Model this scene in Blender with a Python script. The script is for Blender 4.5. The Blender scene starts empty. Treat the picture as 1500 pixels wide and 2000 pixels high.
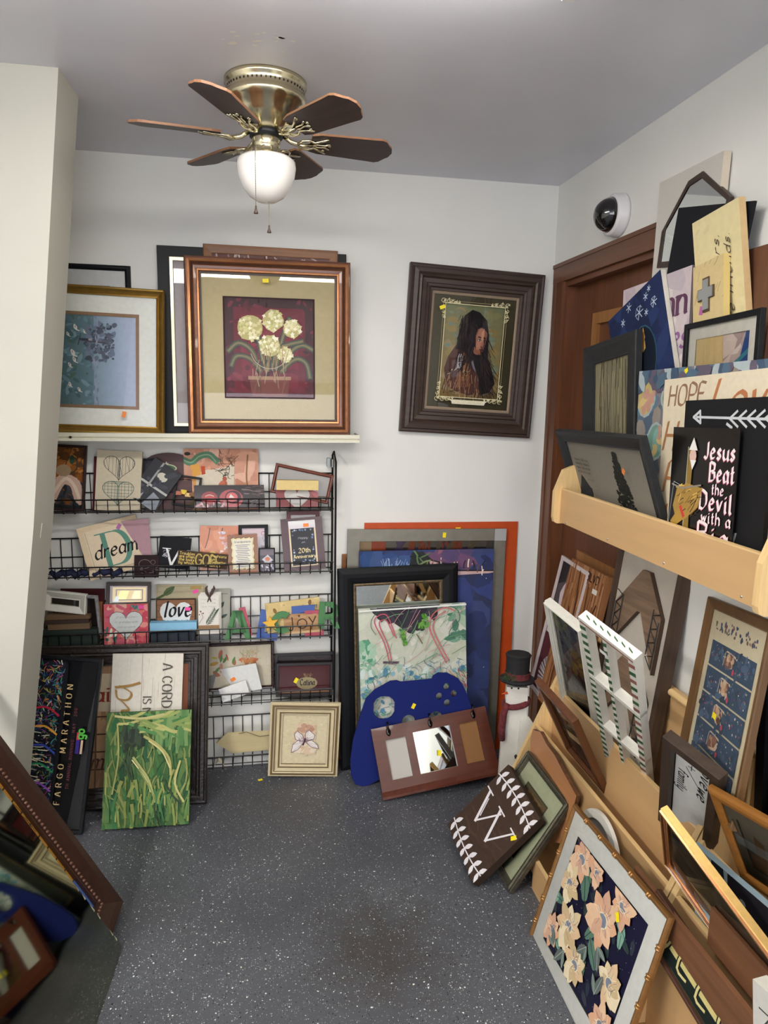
import bpy, math, random
from mathutils import Vector, Matrix
SC = bpy.context.scene
COL = SC.collection
# ------------------------------------------------------------ camera, world, lights, exposure
cam_d = bpy.data.cameras.new('camera'); cam = bpy.data.objects.new('camera', cam_d); COL.objects.link(cam)
cam_d.sensor_fit = 'VERTICAL'; cam_d.sensor_height = 36.0; cam_d.sensor_width = 27.0
cam_d.lens = 24.363; cam_d.clip_start = 0.02
CAM_RIGHT = Vector((0.984858, -0.172295, 0.019226)); CAM_DOWN = Vector((-0.010806, -0.171689, -0.985092)); CAM_FWD = Vector((0.173027, 0.969968, -0.170951))
cam.matrix_world = Matrix(((CAM_RIGHT.x, -CAM_DOWN.x, -CAM_FWD.x, 0), (CAM_RIGHT.y, -CAM_DOWN.y, -CAM_FWD.y, 0),
                           (CAM_RIGHT.z, -CAM_DOWN.z, -CAM_FWD.z, 1.605), (0, 0, 0, 1)))
SC.camera = cam
world = bpy.data.worlds.new('shop_daylight'); SC.world = world; world.use_nodes = True
world.node_tree.nodes['Background'].inputs[0].default_value = (1.0, 0.985, 0.96, 1)
world.node_tree.nodes['Background'].inputs[1].default_value = 1.75
SC.view_settings.view_transform = 'Standard'; SC.view_settings.look = 'None'
SC.view_settings.exposure = 0.0; SC.view_settings.gamma = 1.0; SC.view_settings.use_curve_mapping = False
# ------------------------------------------------------------ measured placements: centre, right axis, up axis, width, height
FIT = {
    'gold': (-0.5921, 2.7377, 1.6995, 0.9997, -0.0019, -0.0231, 0.0232, 0.0869, 0.9959, 0.4774, 0.5335),
    'blackback': (-0.6871, 2.7994, 1.7395, 0.9999, -0.0121, -0.0035, 0.004, 0.0437, 0.999, 0.4244, 0.6182),
    'bronze': (0.035, 2.7266, 1.7597, 1.0, -0.001, 0.0047, -0.0046, 0.0411, 0.9991, 0.6163, 0.6547),
    'woodtop': (0.0447, 2.7776, 1.7841, 1.0, 0.0001, -0.0017, 0.0017, 0.0576, 0.9983, 0.5064, 0.7084),
    'blackmat': (-0.0202, 2.7949, 1.78, 1.0, 0.001, 0.0042, -0.0043, 0.0567, 0.9984, 0.7103, 0.6969),
    'silver': (-0.2709, 2.7694, 1.7717, 1.0, 0.0002, 0.0035, -0.0035, 0.0507, 0.9987, 0.115, 0.6231),
    'portrait': (0.8547, 2.7891, 1.7672, 0.999, -0.0049, -0.0448, 0.0448, -0.0041, 0.999, 0.5641, 0.6664),
    'angel': (-0.7283, 2.7768, 1.2613, 0.9988, -0.0167, -0.0456, 0.0481, 0.2121, 0.9761, 0.1328, 0.2512),
    'maroonstrip': (-0.586, 2.7973, 1.2344, 0.9995, -0.0211, -0.0232, 0.0275, 0.2324, 0.9722, 0.1072, 0.2108),
    'hearts': (-0.5416, 2.7738, 1.2491, 0.9986, -0.0172, -0.0501, 0.0524, 0.1828, 0.9818, 0.1653, 0.2307),
    'collage': (-0.4079, 2.7722, 1.2333, 0.8145, -0.1338, -0.5645, 0.5802, 0.1801, 0.7943, 0.1212, 0.1777),
    'collage2': (-0.4276, 2.7821, 1.2433, 0.9988, -0.0074, -0.0485, 0.0491, 0.1694, 0.9843, 0.0582, 0.1796),
    'arch': (-0.3605, 2.8021, 1.2428, 1.0, -0.001, -0.0003, 0.0005, 0.1637, 0.9865, 0.1778, 0.2248),
    'pinkprint': (-0.158, 2.8041, 1.2483, 1.0, 0.008, 0.0017, -0.0024, 0.0816, 0.9967, 0.2875, 0.2446),
    'bird': (-0.1821, 2.8002, 1.2419, 0.9999, -0.0077, -0.0141, 0.0151, 0.141, 0.9899, 0.1472, 0.1837),
    'shadowbox': (-0.2897, 2.7749, 1.2078, 0.9888, -0.0558, -0.1384, 0.1483, 0.2627, 0.9534, 0.0995, 0.1211),
    'pano': (-0.1247, 2.7584, 1.1893, 0.9927, 0.1196, -0.0146, -0.0437, 0.4701, 0.8815, 0.27, 0.0921),
    'mahog': (0.1584, 2.7686, 1.235, 0.9747, -0.0931, -0.2034, 0.2093, 0.0586, 0.9761, 0.237, 0.1208),
    'yellowbox': (0.1395, 2.7506, 1.2317, 0.9999, -0.0033, -0.0127, 0.0127, 0.0008, 0.9999, 0.1659, 0.0386),
    'heartplate': (0.1381, 2.7647, 1.177, 1.0, -0.0038, -0.0065, 0.0073, 0.2509, 0.968, 0.1672, 0.0679),
    'dream': (-0.572, 2.7722, 0.9895, 0.9532, 0.2159, 0.2118, -0.2549, 0.1968, 0.9467, 0.2204, 0.2064),
    'mauve': (-0.488, 2.789, 1.0042, 0.996, 0.0465, 0.0764, -0.0831, 0.1661, 0.9826, 0.1043, 0.176),
    'wcanvas': (-0.3448, 2.7767, 0.9606, 0.9941, -0.0137, -0.108, 0.1084, 0.2153, 0.9705, 0.1203, 0.1259),
    'scrollboard': (-0.4494, 2.759, 0.9132, 0.9997, 0.0049, -0.0236, 0.0218, 0.2279, 0.9734, 0.0921, 0.0879),
    'troubles': (-0.2343, 2.7505, 0.9363, 0.9927, -0.0337, -0.1156, 0.12, 0.2008, 0.9723, 0.1941, 0.0601),
    'orangetile': (-0.1728, 2.7906, 0.9739, 0.9995, 0.015, -0.0274, 0.0246, 0.163, 0.9863, 0.1502, 0.1778),
    'certframe': (-0.0367, 2.8008, 0.9717, 0.9998, 0.021, -0.0006, -0.0027, 0.1546, 0.988, 0.1187, 0.1827),
    'goldplaque': (-0.0777, 2.7565, 0.9527, 0.9993, 0.0224, 0.0289, -0.0322, 0.1676, 0.9853, 0.1185, 0.1582),
    'smallphoto': (0.0168, 2.7575, 0.9259, 0.9997, 0.0244, 0.0048, -0.0088, 0.1642, 0.9864, 0.0652, 0.0998),
    'anniv': (0.1629, 2.7713, 0.9881, 0.9978, 0.021, 0.0634, -0.0664, 0.2163, 0.9741, 0.1685, 0.2134),
    'redframe': (0.166, 2.7924, 1.0008, 0.9999, 0.01, 0.0105, -0.0118, 0.1341, 0.9909, 0.1337, 0.2365),
    'whitebox': (-0.7617, 2.7649, 0.7734, 0.9797, -0.1774, -0.0936, 0.0984, 0.0186, 0.995, 0.1644, 0.0813),
    'greyframe': (-0.6836, 2.7658, 0.7172, 0.9582, -0.286, -0.0075, -0.0294, -0.1244, 0.9918, 0.1001, 0.1675),
    'redboard': (-0.7087, 2.8129, 0.7159, 0.9994, 0.0047, -0.0344, 0.0339, 0.0836, 0.9959, 0.1648, 0.1926),
    'oakframe': (-0.678, 2.7894, 0.6893, 0.9996, 0.0144, -0.0228, 0.0211, 0.1047, 0.9943, 0.0953, 0.1487),
    'goldreflect': (-0.5298, 2.7816, 0.7246, 0.9988, 0.0334, -0.0367, 0.0302, 0.1784, 0.9835, 0.1697, 0.2286),
    'pinkheart': (-0.5356, 2.7592, 0.6791, 0.9995, -0.032, 0.0, 0.0041, 0.1298, 0.9915, 0.1669, 0.1602),
    'leafboard': (-0.3305, 2.802, 0.7188, 0.9997, 0.0141, -0.0205, 0.0183, 0.1445, 0.9893, 0.1941, 0.2015),
    'lovedwells': (-0.347, 2.7796, 0.6948, 0.9995, -0.0298, -0.0081, 0.0116, 0.1205, 0.9926, 0.1537, 0.1462),
    'blueblock': (-0.3548, 2.751, 0.6629, 0.9999, -0.0093, -0.0069, 0.0069, -0.0023, 1.0, 0.1806, 0.0372),
    'twigcard': (-0.215, 2.7712, 0.7021, 0.9998, -0.0222, 0.0002, 0.0034, 0.1603, 0.9871, 0.0888, 0.1649),
    'greyboard': (-0.1723, 2.7942, 0.7072, 0.9995, 0.0166, -0.0259, 0.0233, 0.1396, 0.9899, 0.0764, 0.1857),
    'parchment': (0.124, 2.7696, 0.6889, 0.9868, 0.1523, 0.055, -0.0735, 0.1187, 0.9902, 0.2265, 0.1228),
    'joy': (0.1584, 2.7551, 0.6568, 0.9993, 0.0087, 0.0362, -0.0372, 0.2163, 0.9756, 0.1516, 0.0811),
    'flowercard': (-0.0983, 2.7901, 0.4665, 0.9997, 0.0234, -0.0049, 0.0008, 0.1753, 0.9845, 0.2838, 0.2005),
    'whitecard': (-0.1055, 2.7827, 0.4125, 0.9482, -0.2298, 0.2192, -0.2129, 0.0525, 0.9757, 0.1785, 0.1147),
    'whitecard2': (-0.1221, 2.7504, 0.3765, 0.9524, 0.0069, 0.3049, -0.2983, 0.2294, 0.9265, 0.1144, 0.0568),
    'redlabel': (0.1673, 2.7571, 0.4093, 0.9997, 0.0085, -0.0245, 0.0228, 0.1641, 0.9862, 0.2374, 0.1404),
    'darkframe2': (0.1721, 2.7823, 0.4319, 1.0, -0.0039, -0.0061, 0.0065, 0.1375, 0.9905, 0.254, 0.1632),
    'arrowsign': (-0.0706, 2.7605, 0.1406, 0.9915, -0.1153, 0.0595, -0.078, -0.163, 0.9835, 0.2618, 0.1023),
    'ornate': (-0.5396, 2.6199, 0.3032, 0.9998, -0.0055, -0.0206, 0.0213, 0.2264, 0.9738, 0.6399, 0.6216),
    'cord': (-0.4496, 2.585, 0.2959, 0.9992, -0.024, -0.0322, 0.0371, 0.2431, 0.9693, 0.2623, 0.6017),
    'green': (-0.4312, 2.5003, 0.1912, 0.9999, -0.0032, -0.0166, 0.0166, 0.361, 0.9324, 0.3073, 0.4101),
    'marathon': (-0.7429, 2.4969, 0.3192, 0.9902, -0.099, -0.0986, 0.1167, 0.1972, 0.9734, 0.2496, 0.6306),
    'butterfly': (0.162, 2.6901, 0.1613, 0.9958, -0.0805, -0.043, 0.0471, 0.0502, 0.9976, 0.29, 0.3211),
    'brownbead': (-0.6865, 1.6893, 0.4163, 0.0569, 0.9982, 0.0197, -0.482, 0.0101, 0.8761, 0.6672, 0.9653),
    'glass': (-0.6474, 1.5351, 0.3723, 0.0477, 0.9968, 0.0638, -0.4639, -0.0345, 0.8852, 0.6328, 0.8869),
    'orange': (0.7569, 2.8122, 0.5243, 1.0, 0.0017, -0.0048, 0.0048, 0.0146, 0.9999, 0.6764, 1.0576),
    'steel': (0.688, 2.7901, 0.5114, 0.9999, -0.0, -0.0106, 0.0106, 0.0196, 0.9998, 0.691, 1.0312),
    'brownsliver': (0.4188, 2.8076, 0.4652, 0.9998, -0.0042, -0.0175, 0.0175, 0.0087, 0.9998, 0.2003, 0.9272),
    'galaxy': (0.6863, 2.7642, 0.4713, 1.0, 0.0011, -0.0006, 0.0005, 0.0257, 0.9997, 0.583, 0.9495),
    'mirror': (0.5665, 2.729, 0.4452, 0.9997, 0.0009, 0.023, -0.023, 0.0302, 0.9993, 0.5127, 0.8839),
    'canvas': (0.6239, 2.687, 0.3661, 0.9996, -0.0061, 0.0293, -0.0287, 0.0859, 0.9959, 0.4571, 0.7218),
    'hookrack': (0.6909, 2.5553, 0.151, 0.9912, 0.0355, 0.1277, -0.1296, 0.4618, 0.8775, 0.4944, 0.2682),
    'controller': (0.6546, 2.6237, 0.2045, 0.9992, -0.0082, -0.0388, 0.0396, 0.1478, 0.9882, 0.592, 0.4328),
    'whitecanvas': (1.172, 1.8771, 1.703, 0.0, -1.0, -0.0074, -0.0, -0.0074, 1.0, 0.2931, 1.0539),
    'cutmirror': (1.168, 1.831, 2.0824, 0.001, -0.9928, -0.12, -0.0044, -0.12, 0.9928, 0.3039, 0.2443),
    'blackcanvas': (1.1608, 1.8151, 1.652, 0.0001, -0.9827, -0.1853, -0.0023, -0.1853, 0.9827, 0.3236, 0.9098),
    'sisters': (1.158, 1.646, 1.7901, 0.0037, -0.9929, 0.1185, -0.1021, 0.1175, 0.9878, 0.1814, 0.5656),
    'cross': (1.1266, 1.6267, 1.566, 0.0034, -0.9914, 0.1312, -0.0083, 0.1311, 0.9913, 0.1215, 0.7727),
    'inns': (1.148, 1.9385, 1.5659, 0.0005, -0.9987, 0.0506, -0.0069, 0.0506, 0.9987, 0.3617, 0.7645),
    'stars': (1.1281, 1.9099, 1.5715, 0.0003, -0.925, 0.38, -0.0004, 0.38, 0.925, 0.3119, 0.7226),
    'tealframe': (1.114, 1.5816, 1.4935, 0.0001, -0.9991, 0.0427, 0.0002, 0.0427, 0.9991, 0.2917, 0.6192),
    'philip': (1.0945, 2.0902, 1.4901, 0.0, -0.994, 0.1089, -0.0031, 0.1089, 0.994, 0.3431, 0.5904),
    'lattice': (1.1004, 1.6076, 1.4365, 0.0, -0.9996, 0.0271, -0.0031, 0.0271, 0.9996, 0.6058, 0.5007),
    'hope': (1.0881, 1.5178, 1.4272, 0.0002, -0.9986, 0.052, -0.0022, 0.052, 0.9986, 0.4734, 0.4745),
    'arrow': (1.0762, 1.4772, 1.3947, 0.0001, -0.999, 0.0454, -0.0035, 0.0454, 0.999, 0.3137, 0.4196),
    'jesus': (1.0643, 1.5309, 1.3582, -0.0009, -0.9993, 0.0369, -0.0062, 0.0369, 0.9993, 0.2586, 0.3511),
    'treeframe': (1.064, 2.0197, 1.3373, -0.059, -0.9979, 0.0249, -0.3279, 0.0429, 0.9437, 0.6384, 0.3208),
    'brownboard': (1.1731, 1.553, 1.5704, -0.0019, -1.0, 0.0086, 0.0175, 0.0086, 0.9998, 0.1081, 0.7901),
    'cupphoto': (1.1208, 2.4118, 0.6983, -0.0294, -0.9994, -0.0191, 0.1798, -0.024, 0.9834, 0.252, 0.5612),
    'barkburn': (1.1208, 2.2905, 0.7047, 0.0006, -1.0, 0.0071, 0.1876, 0.0071, 0.9822, 0.284, 0.5776),
    'chevron': (1.1394, 1.9023, 0.8199, 0.0012, -0.9996, 0.0299, 0.1282, 0.0299, 0.9913, 0.3578, 0.6345),
    'floraltall': (1.0921, 1.4241, 0.8751, -0.2586, -0.9563, 0.1367, 0.1704, 0.0941, 0.9809, 0.3713, 0.4683),
    'stairs': (1.0047, 2.0515, 0.6979, 0.2422, -0.9436, -0.2256, -0.3265, -0.2982, 0.8969, 0.1889, 0.4829),
    'ladder': (0.9516, 1.6309, 0.7319, 0.3945, -0.8612, -0.3205, -0.4006, -0.4751, 0.7835, 0.1734, 0.8019),
    'brownphoto': (0.9544, 1.9163, 0.5322, 0.1707, -0.9638, -0.2048, -0.4792, -0.2628, 0.8374, 0.2147, 0.3589),
    'family': (1.0086, 1.3902, 0.6346, 0.3827, -0.8908, -0.2451, -0.2693, -0.3613, 0.8927, 0.1527, 0.3493),
    'farblack': (1.1178, 1.2225, 0.794, -0.1548, -0.9823, 0.1055, 0.0037, 0.1062, 0.9943, 0.2193, 0.5078),
    'rightoak': (1.0259, 1.0993, 0.6621, 0.0559, -0.9846, 0.1656, -0.3682, 0.1338, 0.9201, 0.3343, 0.2361),
    'goldthin': (0.9683, 1.1669, 0.4861, 0.1575, -0.9243, -0.3477, -0.3641, -0.3816, 0.8496, 0.4317, 0.2629),
    'orca': (1.0078, 1.1538, 0.482, 0.0155, -0.9942, 0.1066, -0.0706, 0.1052, 0.9919, 0.345, 0.2),
    'floral': (0.8399, 1.5027, 0.2012, 0.0052, -0.9983, 0.0586, 0.2973, 0.0575, 0.9531, 0.5006, 0.4529),
    'wsign': (0.7587, 2.0493, 0.1613, 0.0982, -0.97, -0.2226, 0.6503, -0.1067, 0.7521, 0.2483, 0.3156),
    'greyornate': (0.8462, 2.0342, 0.1711, 0.1125, -0.9866, -0.1185, 0.509, -0.0452, 0.8596, 0.288, 0.3584),
    'welcome': (0.743, 0.8995, 0.5874, 0.3008, -0.8061, -0.5097, -0.4361, -0.5915, 0.6782, 0.2689, 0.9513),
    'whitecorner': (0.8464, 0.8826, 0.536, 0.0869, -0.9886, 0.1229, -0.0439, 0.1195, 0.9919, 0.0765, 0.1404),
}
# ------------------------------------------------------------ materials
def lin(c):
    if isinstance(c, str):
        c = c.lstrip('#'); c = [int(c[i:i+2], 16) / 255 for i in (0, 2, 4)]
    return tuple((x / 12.92 if x <= .04045 else ((x + .055) / 1.055) ** 2.4) for x in c[:3])
MATS = {}
def mat(key, c=None, rough=.55, metal=0.0, noise=None, grain=None, bump=None, spec=.5, coat=0, stops=None):
    """procedural surface; c None = the painted colours stored on the mesh"""
    if key in MATS: return MATS[key]
    m = bpy.data.materials.new(key); m.use_nodes = True; MATS[key] = m
    nt = m.node_tree; N = nt.nodes; L = nt.links; b = N['Principled BSDF']
    b.inputs['Roughness'].default_value = rough; b.inputs['Metallic'].default_value = metal
    b.inputs['Specular IOR Level'].default_value = spec; b.inputs['Coat Weight'].default_value = coat
    tc = N.new('ShaderNodeTexCoord')
    if c is None:
        a = N.new('ShaderNodeVertexColor'); a.layer_name = 'Paint'; src = a.outputs[0]
    else:
        a = N.new('ShaderNodeRGB'); a.outputs[0].default_value = (*lin(c), 1); src = a.outputs[0]
    fac = None
    if grain:  # (scale, stretch axis, amount)
        mp = N.new('ShaderNodeMapping'); s = [grain[0]] * 3; s['XYZ'.index(grain[1])] = grain[0] * .06
        mp.inputs['Scale'].default_value = s; L.new(tc.outputs['Object'], mp.inputs[0])
        nz = N.new('ShaderNodeTexNoise'); nz.inputs['Scale'].default_value = 1; nz.inputs['Detail'].default_value = 5
        nz.inputs['Distortion'].default_value = .6
        L.new(mp.outputs[0], nz.inputs['Vector']); fac = nz.outputs[0]; amt = grain[2]
    elif noise:
        nz = N.new('ShaderNodeTexNoise'); nz.inputs['Scale'].default_value = noise[0]; nz.inputs['Detail'].default_value = 5
        L.new(tc.outputs['Object'], nz.inputs['Vector']); fac = nz.outputs[0]; amt = noise[1]
    if stops:
        r = N.new('ShaderNodeValToRGB'); e = r.color_ramp.elements
        while len(e) < len(stops): e.new(.5)
        for i, (p, cc) in enumerate(stops): e[i].position = p; e[i].color = (*lin(cc), 1)
        L.new(fac, r.inputs[0]); src = r.outputs[0]
    elif fac is not None:
        mr = N.new('ShaderNodeMapRange'); mr.inputs[1].default_value = .3; mr.inputs[2].default_value = .7
        mr.inputs[3].default_value = 1 - amt; mr.inputs[4].default_value = 1 + amt * .6; L.new(fac, mr.inputs[0])
        mx = N.new('ShaderNodeVectorMath'); mx.operation = 'SCALE'; L.new(src, mx.inputs[0]); L.new(mr.outputs[0], mx.inputs['Scale'])
        src = mx.outputs[0]
    L.new(src, b.inputs['Base Color'])
    if bump and fac is not None:
        bp = N.new('ShaderNodeBump'); bp.inputs['Strength'].default_value = bump; bp.inputs['Distance'].default_value = .002
        L.new(fac, bp.inputs['Height']); L.new(bp.outputs[0], b.inputs['Normal'])
    return m
def glass_mat():
    if 'glazing' in MATS: return MATS['glazing']
    m = bpy.data.materials.new('glazing'); m.use_nodes = True; MATS['glazing'] = m
    nt = m.node_tree; N = nt.nodes; L = nt.links; N.remove(N['Principled BSDF'])
    t = N.new('ShaderNodeBsdfTransparent'); g = N.new('ShaderNodeBsdfGlossy'); g.inputs['Roughness'].default_value = .015
    f = N.new('ShaderNodeFresnel'); f.inputs['IOR'].default_value = 1.55; x = N.new('ShaderNodeMixShader')
    L.new(f.outputs[0], x.inputs[0]); L.new(t.outputs[0], x.inputs[1]); L.new(g.outputs[0], x.inputs[2])
    L.new(x.outputs[0], N['Material Output'].inputs[0]); return m
def emit_mat(key, c, s):
    m = bpy.data.materials.new(key); m.use_nodes = True; N = m.node_tree.nodes; e = N.new('ShaderNodeEmission')
    e.inputs[0].default_value = (*lin(c), 1); e.inputs[1].default_value = s
    m.node_tree.links.new(e.outputs[0], N['Material Output'].inputs[0]); return m
PAINT = mat('painted_surface', rough=.7, noise=(60, .05), spec=.25)
PGLOSS = mat('printed_glossy', rough=.25, noise=(60, .03))
CANVASM = mat('painted_canvas', rough=.8, noise=(25, .10), bump=.3)
MIRROR = mat('mirror_silver', '#e8ece8', rough=.02, metal=1)
STICK = {c: mat('price_label_' + c, h, rough=.5) for c, h in dict(yellow='#f5e010', orange='#f58a3a', pink='#ef4fa5', white='#e8e8e8', blue='#7b83c9', violet='#b060a0').items()}
# ------------------------------------------------------------ mesh builder
class MB:
    def __init__(s): s.v = []; s.f = []; s.m = []; s.c = []; s.mats = []
    def mi(s, m):
        if m not in s.mats: s.mats.append(m)
        return s.mats.index(m)
    def face(s, pts, m, col=(1, 1, 1)):
        n = len(s.v); s.v += [tuple(p) for p in pts]; s.f.append(tuple(range(n, n + len(pts)))); s.m.append(s.mi(m))
        s.c.append(col if isinstance(col, list) else [col] * len(pts))
    def mesh(s, vs, fs, m, col=(1, 1, 1)):
        n = len(s.v); s.v += [tuple(p) for p in vs]; k = s.mi(m)
        for f in fs: s.f.append(tuple(i + n for i in f)); s.m.append(k); s.c.append([col] * len(f))
    def box(s, a, b, m, col=(1, 1, 1), skip=()):
        x0, y0, z0 = a; x1, y1, z1 = b
        v = [(x0,y0,z0),(x1,y0,z0),(x1,y1,z0),(x0,y1,z0),(x0,y0,z1),(x1,y0,z1),(x1,y1,z1),(x0,y1,z1)]
        f = [(0,3,2,1),(4,5,6,7),(0,1,5,4),(1,2,6,5),(2,3,7,6),(3,0,4,7)]
        s.mesh(v, [q for i, q in enumerate(f) if i not in skip], m, col)
    def prism(s, pts, z0, z1, m, side=None, col=(1, 1, 1)):   # pts CCW in xy
        n = len(pts); ar = sum(pts[i][0]*pts[(i+1)%n][1]-pts[(i+1)%n][0]*pts[i][1] for i in range(n))
        if ar < 0: pts = pts[::-1]
        s.face([(x, y, z1) for x, y in pts], m, col); s.face([(x, y, z0) for x, y in pts[::-1]], side or m, col)
        for i in range(n):
            a = pts[i]; b = pts[(i + 1) % n]
            s.face([(*a, z0), (*b, z0), (*b, z1), (*a, z1)], side or m, col)
    def tube(s, pts, r, m, n=6, col=(1, 1, 1), cap=True):
        pts = [Vector(p) for p in pts]; rr = r if isinstance(r, (list, tuple)) else [r] * len(pts); rings = []
        for i, p in enumerate(pts):
            d = (pts[min(i+1, len(pts)-1)] - pts[max(i-1, 0)]).normalized()
            a = d.cross(Vector((0, 0, 1)) if abs(d.z) < .9 else Vector((1, 0, 0))).normalized(); b = d.cross(a)
            rings.append([p + (a * math.cos(2*math.pi*k/n) + b * math.sin(2*math.pi*k/n)) * rr[i] for k in range(n)])
        v = [q for g in rings for q in g]; f = []
        for i in range(len(pts) - 1):
            for k in range(n): f.append((i*n+k, i*n+(k+1)%n, (i+1)*n+(k+1)%n, (i+1)*n+k))
        if cap: f.append(tuple(range(n-1, -1, -1))); f.append(tuple(range((len(pts)-1)*n, len(pts)*n)))
        s.mesh(v, f, m, col)
    def lathe(s, prof, m, n=32, col=(1, 1, 1), o=(0, 0, 0), sx=1, sy=1):
        v = [(o[0]+r*math.cos(2*math.pi*k/n)*sx, o[1]+r*math.sin(2*math.pi*k/n)*sy, o[2]+z) for r, z in prof for k in range(n)]
        f = [(i*n+k, i*n+(k+1)%n, (i+1)*n+(k+1)%n, (i+1)*n+k) for i in range(len(prof)-1) for k in range(n)]
        s.mesh(v, f, m, col)
    def build(s, name, parent=None, smooth=False):
        me = bpy.data.meshes.new(name); me.from_pydata(s.v, [], s.f)
        for m in s.mats: me.materials.append(m)
        me.polygons.foreach_set('material_index', s.m)
        at = me.color_attributes.new('Paint', 'FLOAT_COLOR', 'CORNER'); fl = []
        for c in s.c:
            for q in c: fl += [q[0], q[1], q[2], 1.0]
        at.data.foreach_set('color', fl)
        if smooth: me.polygons.foreach_set('use_smooth', [True] * len(s.f))
        me.update(); o = bpy.data.objects.new(name, me); COL.objects.link(o)
        if parent: o.parent = parent
        return o
def tag(o, label, cat, group=None):
    o['label'] = label; o['category'] = cat
    if group: o['group'] = group
    return o
def empty(name, label, cat, mw=None, group=None):
    o = bpy.data.objects.new(name, None); o.empty_display_size = .05; COL.objects.link(o)
    if mw is not None: o.matrix_world = mw
    return tag(o, label, cat, group)
def structure(o): o['kind'] = 'structure'; return o
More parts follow.
